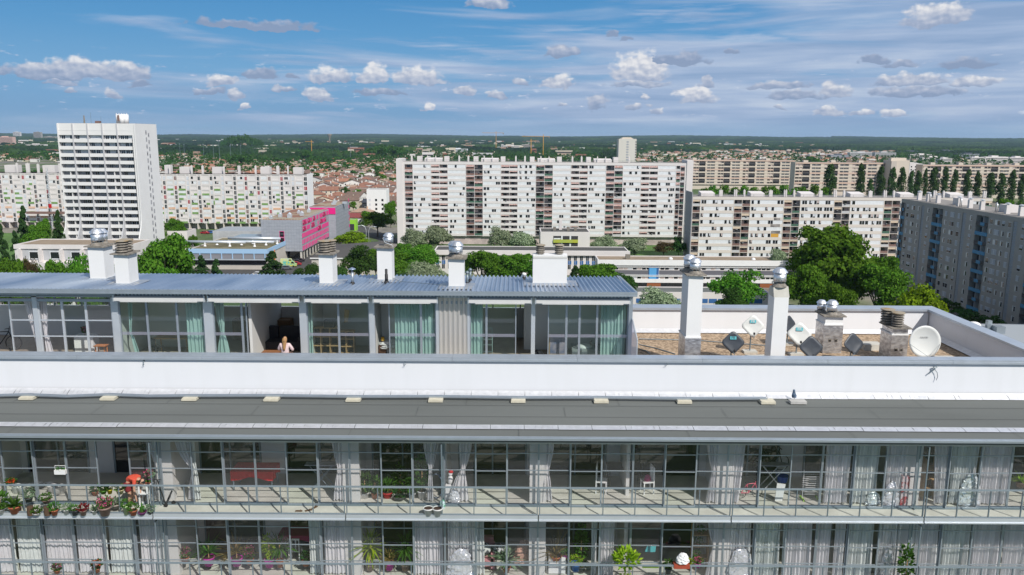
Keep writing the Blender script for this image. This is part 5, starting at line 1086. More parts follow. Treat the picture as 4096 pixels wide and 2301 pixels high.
# ============================================================ trees
def crown_arr(seed, lobes, per, leaf, rz=(.2, 1.), rad=.42, shape='round', squash=1.):
    r = np.random.default_rng(seed); P = []; Nn = []
    h = (rz[1]-rz[0])/2; cz = (rz[0]+rz[1])/2
    for k in range(lobes):
        if shape == 'cone':
            t = (k+.5)/lobes; a = r.uniform(0, 6.283); rr = rad*(1-t)**.8*r.uniform(.5, .95); c = np.array([math.cos(a)*rr, math.sin(a)*rr, rz[0]+(rz[1]-rz[0])*t]); s = rad*(.16+.34*(1-t))
            sc_ = np.array([s*1.2, s*1.2, s*.75])
        elif shape == 'column':
            t = (k+.5)/lobes; a = r.uniform(0, 6.283); w_ = rad*(.45+.6*math.sin(math.pi*min(1, t*.82+.16))); c = np.array([math.cos(a)*w_*.45, math.sin(a)*w_*.45, rz[0]+(rz[1]-rz[0])*t]); s = w_*.6; sc_ = np.array([s, s, s*1.8])
        else:
            d = r.normal(size=3); d /= np.linalg.norm(d); d[2] = abs(d[2])*1.1-.45 if r.random() < .8 else d[2]
            q = r.uniform(.45, .82); c = np.array([d[0]*rad*q, d[1]*rad*q, cz+d[2]*h*q*1.05]); s = r.uniform(.28, .46)*rad; sc_ = np.array([s, s, s*.85*h/rad*squash])
        d = r.normal(size=(per, 3)); d /= np.linalg.norm(d, axis=1)[:, None]; d[:, 2] = np.where(d[:, 2] < -.3, -d[:, 2], d[:, 2])
        P.append(c+d*sc_*r.uniform(.55, 1.08, (per, 1))); Nn.append(d)
    P = np.concatenate(P); Nn = np.concatenate(Nn); n = len(P)
    nn = Nn+r.normal(size=(n, 3))*.55; nn /= np.linalg.norm(nn, axis=1)[:, None]
    t1 = np.cross(nn, r.normal(size=(n, 3))); t1 /= np.linalg.norm(t1, axis=1)[:, None]; t2 = np.cross(nn, t1)
    s = leaf*r.uniform(.55, 1.25, (n, 1)); V = np.stack([P-t1*s*.6, P-t2*s*.5+nn*s*.15, P+t1*s*.7, P+t2*s*.5-nn*s*.1], 1).reshape(-1, 3)
    return V, np.arange(4*n).reshape(-1, 4)
L_br = leafmat('foliage_bright', (.05, .15, .012, 1), (.135, .27, .03, 1)); L_dk = leafmat('foliage_dark', (.03, .085, .017, 1), (.07, .15, .032, 1)); L_si = leafmat('foliage_silver', (.17, .23, .12, 1), (.33, .39, .25, 1), .25)
L_ye = leafmat('foliage_yellowgreen', (.12, .20, .008, 1), (.22, .32, .02, 1)); L_co = leafmat('foliage_conifer', (.02, .055, .016, 1), (.05, .10, .03, 1), .2); L_po = leafmat('foliage_poplar', (.035, .085, .02, 1), (.08, .15, .045, 1), .3)
L_ru = leafmat('foliage_russet', (.07, .055, .025, 1), (.14, .11, .05, 1))
M_bark = mat('grey_bark', (.10, .08, .06), .95, var=.4, vs=8)
def trunkmesh(seed, h=.4, r=.022, limbs=5):
    q = random.Random(seed); b = MB(); b.tube([(0, 0, 0), (.01, .005, h*.5), (-.005, .01, h), (.01, 0, .72)], r, 8, r*.25)
    for i in range(limbs): a = i*6.283/limbs+q.random(); b.tube([(0, 0, h*.75), (math.cos(a)*.12, math.sin(a)*.12, h+.15), (math.cos(a)*.24, math.sin(a)*.24, h+.32)], r*.5, 6, r*.12)
    return b.mesh('trunk')
TK = {}
def proto(key, seed, m, **k):
    V, F = crown_arr(seed, **k); me = npmesh('crown', V, F, m); tm = trunkmesh(seed, limbs=0 if k.get('shape') in ('cone', 'column') else 5); tm.materials.append(M_bark)
    TK.setdefault(key, []).append((me, tm))
for i in range(3): proto('bright', 20+i, L_br, lobes=34, per=330, leaf=.030)
for i in range(2): proto('dark', 30+i, L_dk, lobes=26, per=260, leaf=.034)
for i in range(2): proto('silver', 40+i, L_si, lobes=34, per=260, leaf=.034, rz=(.08, 1))
for i in range(2): proto('yellow', 50+i, L_ye, lobes=30, per=260, leaf=.036, rz=(.1, 1))
proto('open', 60, L_br, lobes=20, per=210, leaf=.034); proto('russet', 61, L_ru, lobes=22, per=200, leaf=.034)
for i in range(2): proto('conifer', 70+i, L_co, lobes=40, per=130, leaf=.034, rz=(.06, 1), rad=.3, shape='cone')
for i in range(3): proto('poplar', 80+i, L_po, lobes=26, per=110, leaf=.034, rz=(.05, 1), rad=.17, shape='column')
for i in range(3): proto('small', 90+i, L_dk, lobes=12, per=55, leaf=.07, rz=(.12, 1))
for i in range(3): proto('smallbright', 95+i, L_br, lobes=12, per=55, leaf=.07, rz=(.12, 1))
RAD = {'conifer': .3, 'poplar': .17}
nt = {}
def tree_at(label, kind, x, y, h, wd, group, cat='tree', name='tree', simple=False):
    k = nt.get(kind, 0); nt[kind] = k+1; me, tm = TK[kind][k % len(TK[kind])]
    o = thing(name, label, cat, (x, y, GZ), rnd.uniform(0, 6.28), group); rr = wd/2/RAD.get(kind, .45); o.scale = (rr, rr, h)
    c = link('crown', me, o); tr = link('trunk', tm, o); return o
def tree(label, kind, px0, px1, pyt, Y, group='trees around the housing blocks', name='tree', cat='tree'):
    p = PY((px0+px1)/2, pyt, Y); d = Vector((p.x, Y, -40)).dot(fw); return tree_at(label, kind, p.x, Y, p.z-GZ, (px1-px0)/FOC*d*1.06, group, cat, name)
tree('huge bright green tree towering over the parapet beside the shaded blue-balcony block', 'bright', 3165, 3520, 878, 218)
tree('broad green tree leaning on the huge one, towards the shaded blue-balcony block', 'bright', 3400, 3650, 1040, 205)
tree('green tree filling the gap below the huge one behind the hooded chimney', 'bright', 3130, 3330, 1035, 200)
tree('yellow-green fine-leaved tree at the foot of the shaded blue-balcony block', 'yellow', 3560, 3800, 1120, 178)
tree('lower yellow-green tree merging into the one at the shaded block', 'yellow', 3640, 3840, 1175, 172)
tree('bright tree directly beyond the wide white chimney', 'bright', 2090, 2260, 1020, 246); tree('green tree between the two bright ones past the slim chimney', 'bright', 1930, 2060, 1010, 256); tree('green tree crowding the far side of the huge tree at the shaded block', 'bright', 3470, 3620, 1000, 225)
tree('green tree closing the gap between the huge tree and the shaded block', 'bright', 3330, 3500, 1020, 212); tree('low green tree behind the short foil-clad chimneys', 'bright', 3290, 3440, 1120, 190)
tree('grey-green tree behind the huge bright tree, in front of the cream block', 'silver', 3180, 3330, 918, 262)
tree('small silver-green tree at the cream block foot beside the huge tree', 'silver', 3080, 3170, 975, 270)
tree('loose bright green tree in front of the white school wing', 'open', 2825, 3060, 1060, 212)
tree('dark bush under the loose bright tree by the school', 'dark', 2870, 3010, 1160, 205)
tree('rounded silver-green tree beside the end of the metal roof', 'silver', 2550, 2732, 1145, 216)
tree('bright tree in front of the blue-panelled school end', 'bright', 2290, 2490, 1040, 245)
tree('dark olive tree beside the corner of the metal roof', 'dark', 2440, 2552, 1085, 235)
tree('small dark conifer beside the wide white chimney', 'conifer', 2262, 2340, 1068, 240)
tree('bright tree between the slim and the wide white chimneys, nearer the wide one', 'bright', 1985, 2150, 1002, 250)
tree('bright tree just past the slim two-cowled chimney', 'bright', 1840, 2010, 990, 248)
tree('bright bushy tree between the slim and the one-cowl chimneys', 'bright', 1590, 1762, 968, 280)
tree('round silver-green tree beside the one-cowl chimney', 'silver', 1622, 1795, 1030, 246)
tree('silver-green tree before the first stair column of the long white block', 'silver', 1602, 1712, 905, 335)
tree('taller silver-green tree next to it before the long white block', 'silver', 1690, 1812, 888, 338)
tree('silver-green tree before the second period of the long white block', 'silver', 1950, 2060, 900, 338)
tree('silver-green tree beside the small yellow-balconied house block', 'silver', 2035, 2150, 915, 335)
tree('small silver-green tree past the yellow-balconied house block', 'silver', 2360, 2468, 935, 340)
tree('silver-green tree with a broad foot before the long white block', 'silver', 2480, 2600, 942, 332)
tree('dark brownish tree near the end of the long white block', 'russet', 2612, 2700, 965, 330)
tree('very dark tree at the corner where the long white block meets the cream block', 'dark', 2685, 2750, 950, 328)
tree('lime green tree behind the dark gabled hall', 'yellow', 1335, 1490, 920, 352)
tree('green tree on the street beside the long white block gable', 'bright', 1440, 1575, 842, 400)
tree('green tree above the street, against the gable of the long white block', 'bright', 1530, 1592, 800, 440)
tree('leafy tree on the bank beside the dark gabled hall', 'bright', 1440, 1560, 985, 268); tree('loose tree at the corner of the dark gabled hall', 'open', 1500, 1640, 1000, 262); tree('bushy tree low in front of the dark gabled hall', 'dark', 1290, 1400, 1055, 250); tree('rounded tree behind the one-cowl chimney', 'bright', 1545, 1660, 965, 300)
tree('dark green tree before the dark gabled hall, near the one-cowl chimney', 'dark', 1355, 1510, 990, 262)
tree('bushy pine between the car park and the pink and grey building', 'dark', 1215, 1282, 1045, 262)
tree('low dark pine bush at the car park edge', 'dark', 1150, 1235, 1078, 255)
tree('dark conifer at the car park beside the pale blue sports hall', 'conifer', 1035, 1140, 1008, 262)
tree('small dark conifer, last of three before the pale blue sports hall', 'conifer', 830, 898, 1040, 252)
tree('dark conifer in the middle of three before the pale blue sports hall', 'conifer', 765, 840, 1025, 256)
tree('dark conifer touching the big bright tree by the sports hall', 'conifer', 715, 790, 1045, 262)
tree('large bright green tree beside the twin white chimneys', 'bright', 528, 765, 920, 205)
tree('smaller bright tree at the foot of the large one beside the chimneys', 'bright', 600, 730, 1040, 190)
for i, a in enumerate(((-50, 90, 1010, 190), (50, 190, 1030, 186), (140, 280, 1010, 188), (215, 370, 992, 192), (320, 470, 1025, 180))):
    tree(('bright shrubby tree at the very corner before the low flat-roofed terrace', 'bright tree beside the corner one, before the low terrace', 'bright tree before the second bay of the low terrace', 'taller loose tree before the middle of the low terrace', 'bright tree hidden behind the twin chimneys')[i], 'open' if i in (3,) else 'bright', *a)
tree('russet bush among the bright trees before the low terrace', 'russet', 78, 145, 1022, 185)
tree('tall dark conifer beside the low terrace, first of the group by the white tower', 'conifer', 55, 125, 830, 300)
tree('second tall conifer between the patterned block and the white tower', 'conifer', 195, 262, 848, 285)
tree('round green tree between the two tall conifers', 'bright', 110, 205, 868, 288)
tree('low bright green tree in front of the conifers', 'bright', 62, 182, 912, 262)
tree('dark conifer at the edge of the lawn', 'conifer', -18, 22, 900, 290)
tree('dark spreading fir standing on the lawn edge beside the low terrace', 'conifer', 25, 90, 930, 250)
tree('bright round tree tucked behind the white tower', 'bright', 655, 742, 866, 350)
tree('small round bush on the forecourt beside the white tower', 'bright', 745, 790, 935, 320)
for i, (x0, x1, y0) in enumerate(((3300, 3352, 666), (3430, 3466, 664), (3470, 3498, 722), (3510, 3548, 674), (3554, 3590, 678), (3592, 3630, 678), (3634, 3662, 690), (3660, 3694, 692), (3694, 3716, 682), (3720, 3760, 678), (3768, 3800, 676), (3808, 3838, 686), (3860, 3892, 686), (3900, 3932, 694), (3944, 3984, 698), (3988, 4028, 700), (4036, 4070, 688), (4078, 4110, 706))):
    tree(('tall dark poplar standing alone before the beige block', 'tall slim poplar before the middle of the beige block', 'short young poplar between two tall ones', 'poplar before the last bays of the beige block', 'poplar just before the plain beige end wall', 'poplar in front of the plain beige end wall', 'first of two poplars grown together past the end wall', 'second of two poplars grown together past the end wall', 'poplar at the edge of the second beige block', 'second poplar of the row before the second beige block', 'tallest poplar of the row before the second beige block', 'leaning poplar of the second beige block row', 'poplar with a low bushy side in the second beige block row', 'thin loose poplar of the second beige block row', 'poplar above the roof end of the cream block', 'poplar just past the roof end of the cream block', 'dense poplar near the picture edge', 'last poplar of the row')[i], 'poplar', x0, x1, y0, 640, 'poplars in a row before the beige blocks', 'poplar', 'poplar tree')
tree('round green tree behind the roof end of the cream block', 'bright', 3990, 4080, 775, 360); tree('dark green tree behind the roof end of the cream block, beside the round one', 'dark', 4040, 4130, 790, 350)
for i, px in enumerate(range(2790, 3300, 40)): tree('green street tree in the hedge-like row before the beige block', 'smallbright', px, px+58, 728+rnd.randint(0, 12), 560, 'street trees before the beige block')
for i, (px, py) in enumerate(((3800, 1205), (3850, 1230), (3900, 1250), (3960, 1275), (4010, 1290))): p = PZ(px, py, GZ+3); tree_at('dark round shrub at the shaded foot of the blue-balcony block', 'small', p.x-3, p.y, 5, 8, 'shrubs at the shaded foot of the block', 'shrub', 'shrub')
# ============================================================ housing blocks
M_bw = mat('block_white', (.70, .66, .64), .8, var=.07, vs=.15); M_bwin = mat('shutter_white', (.74, .76, .78), .5, var=.10, vs=.7); M_bback = mat('loggia_pink', (.60, .50, .47), .85, var=.35, vs=.35)
M_bcream = mat('block_cream', (.66, .60, .54), .8, var=.06, vs=.15); M_flat = mat('roof_grey', (.28, .26, .24), .9, var=.25, vs=.3); M_awr = mat('striped_awning', (.55, .28, .24), .8, c2=(.68, .55, .52), vs=2.2); M_awc = mat('cream_awning', (.62, .50, .38), .8)
M_railb = mat('balcony_brown', (.20, .12, .10), .7); M_railg = mat('balcony_green', (.05, .12, .08), .7); M_raild = mat('balcony_dark', (.035, .035, .04), .6); M_pale = mat('pale_blind', (.60, .62, .66), .5); M_ored = mat('oxide_red', (.35, .04, .05), .7); M_steel = mat('balcony_white', (.5, .5, .5), .7)
def bx(m, *a): return lambda b: b.use(m).box(*a)
def multi(*fs):
    def f(b):
        for q in fs: q(b)
    return f
def windows(items, r, x0, x1, z, h, y, p, wmin=.55, m=None):
    x = x0+r.uniform(.1, .8)
    while x < x1-1:
        w_ = r.choice((.9, 1., 1.15, 1.9))
        if r.random() < p and x+w_ < x1:
            mm = m or M_dglass; parts_ = [bx(mm, x, x+w_, y-.03, y, z, z+h)]
            if w_ > 1.5: parts_.append(bx(M_bwin, x+w_/2-.06, x+w_/2+.06, y-.045, y-.031, z, z+h))
            parts_.append(bx(M_bwin, x-.1, x-.005, y-.05, y, z, z+h))
            if r.random() < .35: parts_.append(bx(r.choice((M_pale, M_bback)), x+w_*.5, x+w_-.08, y-.044, y-.031, z+h*.3, z+h))
            items.append((w_, multi(*parts_)))
        x += w_+r.choice((.35, .9, 1.5, 2.6))
def loggia(items, r, x0, x1, z, sh, dp, small=False, mw=None, aw=None, blue=None):
    n = 2 if x1-x0 > 4 else 1; w_ = (x1-x0)/n
    for i in range(n):
        a, c = x0+i*w_+.08, x0+(i+1)*w_-.08; fs = []
        if not small:
            rm = r.choice((M_railb, M_railg, M_raild, M_steel, M_raild, M_railb)) if blue is None else (blue if r.random() < .6 else M_raild)
            fs.append(bx(rm, a, c, .04, .08, z+.1, z+1.0))
        else: a, c = a, c
        zz = z+1.0 if small else z+.12; top = z+sh-.16
        if small: fs.append(bx(M_bback, a, c, dp-.06, dp, zz, top))
        k = r.random()
        dw = (c-a)*r.uniform(.25, .5); s0 = a+r.uniform(.1, (c-a)-dw-.05)
        fs.append(bx(M_dglass, s0, s0+dw, dp-.12, dp-.06, zz, top-.25))
        if k < .40 and aw: fs.append(bx(aw, a, c, .1, .16, top-(.9 if small else 1.0)*r.uniform(.5, 1), top))
        elif k < .65: fs.append(bx(r.choice((M_steel, M_bwin, M_railb)), a+.1, a+.9, .5, .9, zz, zz+.9))
        if r.random() < .12:
            def ds(b, cx=(a+c)/2+r.uniform(-.6, .6), cz=z+1.25): b.use(M_bwin).lathe((cx, -.1, cz), [(.05, -.02), (.42, .0), (.45, .04), (.1, .06)], 10); 
            fs.append(ds)
        items.append((3., multi(*fs)))
def block(t, W_, D, H, gf, floors, sh, cols, mw, seed, aw=None, pw=.5, back=M_bback, gfm=None, over=.0):
    r = random.Random(seed); wall = MB().use(mw); inner = MB().use(back); win_ = []; log = []; shut = MB().use(M_bwin)
    wall.box(0, W_, D-.5, D, 0, H); wall.box(0, .3, 1.5, D-.5, 0, H); wall.box(W_-.3, W_, 1.5, D-.5, 0, H)
    inner.box(.3, W_-.3, 1.5, D-.5, gf, H-.02)
    tot = sum(c[1] for c in cols); x = 0; z1 = gf+floors*sh
    wall.box(0, W_, 0, 1.5, z1-.12, H)
    if gfm: MB().box(.5, W_-.5, 1.2, D-.6, 0, gf-.3).build('ground_floor', gfm, t)
    for kind, w_ in cols:
        w_ = w_*W_/tot; a, c = x, x+w_; x = c
        if kind == 'G': wall.box(a, c, -.0, 1.5, 0, z1-.12); continue
        wall.box(a-.12, a+.12, -.04, 1.5, 0 if gf < 4 else gf-.4, z1-.12)
        for k in range(floors):
            z = gf+k*sh
            if kind in ('W', 'N'):
                wall.box(a+.12, c-.12, 0, 1.5, z-.25, z+.95)
                shut.box(a+.12, c-.12, .07, 1.5, z+.95, z+sh-.25)
                windows(win_, r, a+.2, c-.2, z+.98, sh-1.28, .068, pw)
                if kind == 'N': wall.box(a+.12, a+w_*.3, .03, .068, z+.95, z+sh-.25)
            elif kind == 'S':
                wall.box(a+.12, c-.12, 0, .14, z-.25, z+.95); wall.box((a+c)/2-.1, (a+c)/2+.1, .02, 1.5, z+.95, z+sh-.25); wall.box(a+.12, c-.12, .14, 1.5, z-.15, z)
                loggia(log, r, a, c, z, sh, 1.5, True, aw=aw)
            elif kind == 'L':
                wall.box(a+.12, c-.12, -.02, 1.5, z-.1, z+.08)
                if w_ > 4: wall.box((a+c)/2-.08, (a+c)/2+.08, 0, 1.5, z+.08, z+sh-.1)
                loggia(log, r, a, c, z, sh, 1.5, aw=aw)
    wall.build('wall', None, t); inner.build('loggia_wall', None, t); 
    if shut.f: tag(shut.build('shutters', None, t), kind='stuff')
    emit(win_, 'window', t); emit(log, 'balcony', t)
    MB().box(.25, W_-.25, .25, D-.25, H+.003, H+.05).build('roof', M_flat, t)
def roofstuff(t, x_of, H, boxes, m=M_bw):
    for x0, x1, h, kind in boxes:
        a, c = x_of(x0), x_of(x1); b = MB()
        if kind == 'box': b.box(a, c, 4, 8, H+.06, H+h); b.build('roof_box', m, t)
        elif kind == 'low': b.prism([(3., H+.06), (8, H+.06), (8, H+h), (3., H+h*.7)], 'x', a, c); b.build('roof_box', m, t)
        else: b.box(a, c, 2.5, 3.3, H+.06, H+h).box((a+c)/2-.12, (a+c)/2+.12, 2.8, 3.0, H+h, H+h+.35); b.build('flue', m, t)
# long white block in the middle
def zx(reg, z): return 1024*reg+z*.4146
Yc = 373.; xa = PY(1584, 640, Yc).x; xb = PY(2774, 640, Yc).x; zt = PY(2180, 650, Yc).z; Hc = zt-GZ
tc = thing('apartment_block', 'long thirteen-storey white block with dark stair columns and striped awnings', 'apartment block', (xa, Yc, GZ))
g0 = PY(1611, 640, Yc).x-xa
cols = [('G', g0), ('L', 3.2)]
for k in range(4): cols += [('W', 6.9), ('S', 6.4), ('W', 6.9)]+([('L', 6.5)] if k < 3 else [])
cols[-1:] = cols[-1:]; cols += [('L', 3.3), ('G', g0)]
shc = (Hc-1.1-4.2)/13
block(tc, xb-xa, 12, Hc, 4.2, 13, shc, cols, M_bw, 1, aw=M_awr, pw=.42, gfm=M_bback)
MB().box(0, g0-.2, -.35, 12.02, 0, Hc+1.3).build('gable_wall', M_bw, tc); MB().box(xb-xa-g0+.2, xb-xa, -.35, 12.02, 0, Hc+1.3).build('gable_wall', M_bw, tc)
fx = lambda px: PY(px, 650, Yc).x-xa
bs = []
for k in range(4):
    o_ = 228*k
    for z0, z1, h, kd in ((1545, 1590, 2.4, 'box'), (1620, 1790, 1.7, 'low'), (1810, 1855, 2.4, 'box'), (1488, 1504, 2.6, 'flue'), (1950, 1965, 2.6, 'flue'), (1645, 1656, 2.5, 'flue'), (1725, 1734, 2.4, 'flue')): bs.append((zx(1, z0)+o_, zx(1, z1)+o_, h, kd))
roofstuff(tc, fx, Hc, bs); 
def rail_(t, W_, H, m=M_alud, y=.6):
    b = MB(); b.box(.4, W_-.4, y, y+.05, H+1.0, H+1.06).box(.4, W_-.4, y, y+.05, H+.5, H+.55)
    for i in range(int(W_/4)): b.box(.5+i*4, .58+i*4, y, y+.05, H+.05, H+1.)
    b.build('roof_railing', m, t)
rail_(tc, xb-xa, Hc)
# cream block
Yd = 322.; xa = PY(2772, 780, Yd).x; xb = PY(3972, 795, Yd).x; Hd = PY(3200, 790, Yd).z-GZ
td = thing('apartment_block', 'cream nine-storey block with open loggias and one smoke-blackened bay', 'apartment block', (xa, Yd, GZ))
cols = [('L', 3.1)]
for k in range(5): cols += [('W', 13.4), ('L', 6.5)]
cols += [('W', 13.4), ('L', 3.2)]
shd = (Hd-1.0-1.5)/9
block(td, xb-xa, 11.6, Hd, 1.5, 9, shd, cols, M_bcream, 2, aw=M_awc, pw=.62)
MB().box(-.35, -.01, -.1, 11.7, 0, Hd+1.8).build('gable_wall', mat('gable_in_shade', (.30, .30, .33), .8), td)  # the shade on this end wall is put into its grey
fx = lambda px: PY(px, 790, Yd).x-xa
bs = []
for k in range(6):
    o_ = zx(3, 340)-201*2+201*k-12*0
    bs += [(o_, o_+55, 1.9, 'low'), (o_+72, o_+86, 2.5, 'flue'), (o_+132, o_+137, 2.6, 'flue'), (o_+139, o_+144, 2.6, 'flue'), (o_+170, o_+177, 2.6, 'flue')]
roofstuff(td, fx, Hd, [q for q in bs if 2790 < q[0] and q[1] < 3960], M_bw); rail_(td, xb-xa, Hd)
# soot and the orange board
sx_ = fx(zx(3, 95)); M_soot = mat('soot', (.10, .09, .085), .95, c2=(.34, .31, .29), vs=.5)
for k, (w0, h0) in enumerate(((1.2, .5), (1.7, .7), (1.5, .6))):
    z = 1.5+shd*(7.1-2*k*.55-1.2); 
MB().box(sx_-1.8, sx_+1.8, -.012, -.002, 1.5+shd*4-.2, 1.5+shd*4+.9).box(sx_-2.2, sx_+1.6, -.012, -.002, 1.5+shd*5-.24, 1.5+shd*5+.9).box(sx_-1, sx_+1.5, -.012, -.002, 1.5+shd*6-.2, 1.5+shd*6+.7).build('soot_stain', M_soot, td, label='soot-blackened strip of wall above the boarded window')
MB().box(sx_-1.8, sx_+1.3, -.0, .04, 1.5+shd*3+.98, 1.5+shd*4-.3).build('window_board', mat('orange_plywood', (.62, .33, .05), .8), td, label='orange plywood over a burnt window')
# patterned block behind the tower
Yp = 428.; xa = PY(-90, 705, Yp).x; xb = PY(1227, 705, Yp).x; Hp = PY(1000, 698, Yp).z-GZ
tp = thing('apartment_block', 'white block with green and orange panel pattern behind the balconied tower', 'apartment block', (xa, Yp, GZ))
cols = []
q = 0
while q < 14: cols += [('N', 4.6), ('V', 2.2), ('N', 5.2), ('V', 2.2)]; q += 1
shp = (Hp-1.0-3.4)/10; Wp = xb-xa; rr_ = random.Random(8)
wall = MB().use(M_bw); win_ = []; wall.box(0, Wp, .12, 12, 3.4, Hp); wall.box(0, Wp, 4, 12, 0, 3.4)
M_pg = mat('panel_green', (.14, .27, .06), .7, c2=(.24, .38, .16), vs=.3); M_po = mat('panel_orange', (.66, .36, .20), .7, c2=(.70, .50, .38), vs=.2)
tot = sum(c[1] for c in cols); x = 0; pan = []
for ci, (kd, w_) in enumerate(cols):
    w_ *= Wp/tot; a, c = x, x+w_; x = c
    wall.box(a-.35, a+.35, -.06, .12, 3.4, Hp-.4)
    for k in range(10):
        z = 3.4+k*shp
        if kd == 'V':
            win_.append((2, multi(bx(rr_.choice((M_dglass, M_dglass, M_pale, M_dglass, M_pale, M_railb, M_dglass, M_dglass, M_dglass, M_ored, M_pale)), a+.36, c+.0, .05, .115, z+.35, z+shp-.3), bx(M_bwin, (a+c)/2-.05+.1, (a+c)/2+.15, .03, .048, z+.5, z+shp-.3))))
        else:
            wall.box(a+.35, c-.35, -.03, .12, z-.2, z+.85)
            if rr_.random() < .5: pan.append((2, bx(M_bwin, a+.5, c-.5, .06, .115, z+.88, z+shp-.25)))
            windows(win_, rr_, a+.3, c-.3, z+.9, shp-1.2, .055, .27)
        grp_ = (k in (1, 3)); u_ = x/Wp
        if grp_: pan.append((4, bx(M_po, a+.4, c-.1, -.066, -.035, z-.2, z+.86) if kd != 'V' and rr_.random() < .75 else bx(M_bw, a+.4, a+.5, -.01, 0, z, z+.1)))
        elif kd != 'V' and rr_.random() < (.5 if k < 8 else .06):
            pan.append((4, bx(M_pg, a+(.36 if rr_.random() < .7 else w_*.5), c-(.36 if rr_.random() < .7 else w_*.4), -.066, -.035, z-.2, z+.84)))
        elif kd != 'V' and k in (2, 4, 5, 6) and rr_.random() < .3: pan.append((4, bx(M_pg, a-.34, a+.34, -.085, -.062, z+rr_.choice((-.2, 1)), z+2)))
wall.box(0, Wp, -.1, .12, Hp-.4, Hp).build('wall', None, tp); emit(win_, 'window', tp); emit(pan, 'facade_panel', tp)
for i in range(int(Wp/4.6)): MB().box(i*4.6, i*4.6+.5, .1, 4, 0, 3.4).build('ground_pier', M_bcream, tp); MB().box(.3, Wp-.3, .4, 11.7, Hp+.003, Hp+.05).build('roof', M_flat, tp)
MB().box(Wp+.0, Wp+.25, -.12, 12.05, 0, Hp+.3).build('gable_wall', M_white, tp)
fx = lambda px: PY(px, 700, Yp).x-xa
bs = [(zx(0, a), zx(0, c), h, k) for a, c, h, k in ((5, 130, 4, 'box'), (132, 150, 5, 'flue'), (228, 262, 5, 'flue'), (335, 355, 4.6, 'flue'), (375, 492, 4, 'box'), (545, 580, 5, 'flue'), (1560, 1610, 4.5, 'box'), (1612, 1630, 4.2, 'flue'), (1705, 1800, 3.6, 'box'), (1825, 1840, 4.3, 'flue'), (1930, 1948, 4.3, 'flue'), (2022, 2115, 3.6, 'box'), (2140, 2152, 4, 'flue'), (2280, 2305, 4.4, 'flue'), (2445, 2460, 4.4, 'flue'))]+[(zx(1, a), zx(1, c), h, k) for a, c, h, k in ((22, 110, 3.8, 'box'), (185, 212, 4.4, 'flue'), (290, 302, 4.4, 'flue'), (340, 425, 3.6, 'box'))]
roofstuff(tp, fx, Hp, bs, M_bw)
# work platform on a mast at that block
p = PY(205, 860, Yp-3); t = thing('mast_climber', 'lattice mast with a brown work platform standing against the patterned block', 'work platform', (p.x, Yp-3, GZ)); MB().box(-13, 13, -.6, .9, PY(205, 845, Yp).z-GZ-1.2, PY(205, 845, Yp).z-GZ).build('platform', M_railb, t)
b = MB(); hm = PY(190, 670, Yp).z-GZ
for k in range(int(hm/1.5)): b.tube([(-.4, 0, k*1.5), (.4, 0, k*1.5+1.5)], .06, 4).tube([(.4, 0, k*1.5), (-.4, 0, k*1.5+1.5)], .06, 4)
for q in (-.4, .4): b.tube([(q, 0, 0), (q, 0, hm)], .09, 4)
b.build('mast', M_alu, t); MB().box(-.6, .6, -.6, .2, PY(205, 830, Yp).z-GZ, PY(205, 815, Yp).z-GZ).build('hoist', M_red, t)
# ------------------------------------------------------------ the white tower
Yt = 319.; xa = PY(247, 700, Yt).x; xb = PY(556, 700, Yt).x; Ht = PY(400, 494, Yt).z-GZ; Wt = xb-xa; Dt = 19.
tt = thing('apartment_tower', 'tall white balconied tower with flared foot and plain side wall', 'tower block', (xa, Yt, GZ))
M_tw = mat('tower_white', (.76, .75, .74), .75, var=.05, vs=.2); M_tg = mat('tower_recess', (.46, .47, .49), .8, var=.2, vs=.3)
sht = 2.8; nf = 16; ztop = Ht-4.2; w5 = (Wt-1.6)/5
MB().use(M_tw).box(Wt-1.4, Wt, .0, Dt, 0, Ht).box(-.0, Wt-1.4, Dt-1, Dt, 0, Ht).box(0, .5, 1.6, Dt-1, 0, Ht).box(0, Wt-1.4, .0, 1.6, ztop-.32, Ht).box(0, Wt-1.4, -.06, -.001, Ht-2.75, Ht-2.6).box(.5, Wt-1.4, 1.6, Dt-1, ztop-.3, Ht-.02).build('wall', None, tt)
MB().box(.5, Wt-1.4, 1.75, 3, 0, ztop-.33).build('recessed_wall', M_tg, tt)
for i in range(6):
    x = .0+i*w5 if i < 5 else Wt-1.4
    prof = [(1.7, 0), (-4.4, 0), (-4.2, 7), (-3.7, 9.5), (-2.7, 11.5), (-1.5, 13.5), (-.8, 16), (-.5, 19), (-.34, Ht-.1), (1.7, Ht-.1)]
    if i == 5: MB().prism(prof, 'x', Wt-.45, Wt+.002).build('fin', M_tw, tt)
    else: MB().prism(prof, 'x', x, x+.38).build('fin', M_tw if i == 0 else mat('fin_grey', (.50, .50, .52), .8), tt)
wn_ = []; r = random.Random(12); bal = []
def flare(z): 
    pr = [(0, -.3), (99, -.22)]
    for (z0, y0), (z1, y1) in zip(pr, pr[1:]):
        if z <= z1: return y0+(y1-y0)*(z-z0)/(z1-z0)
    return -.2
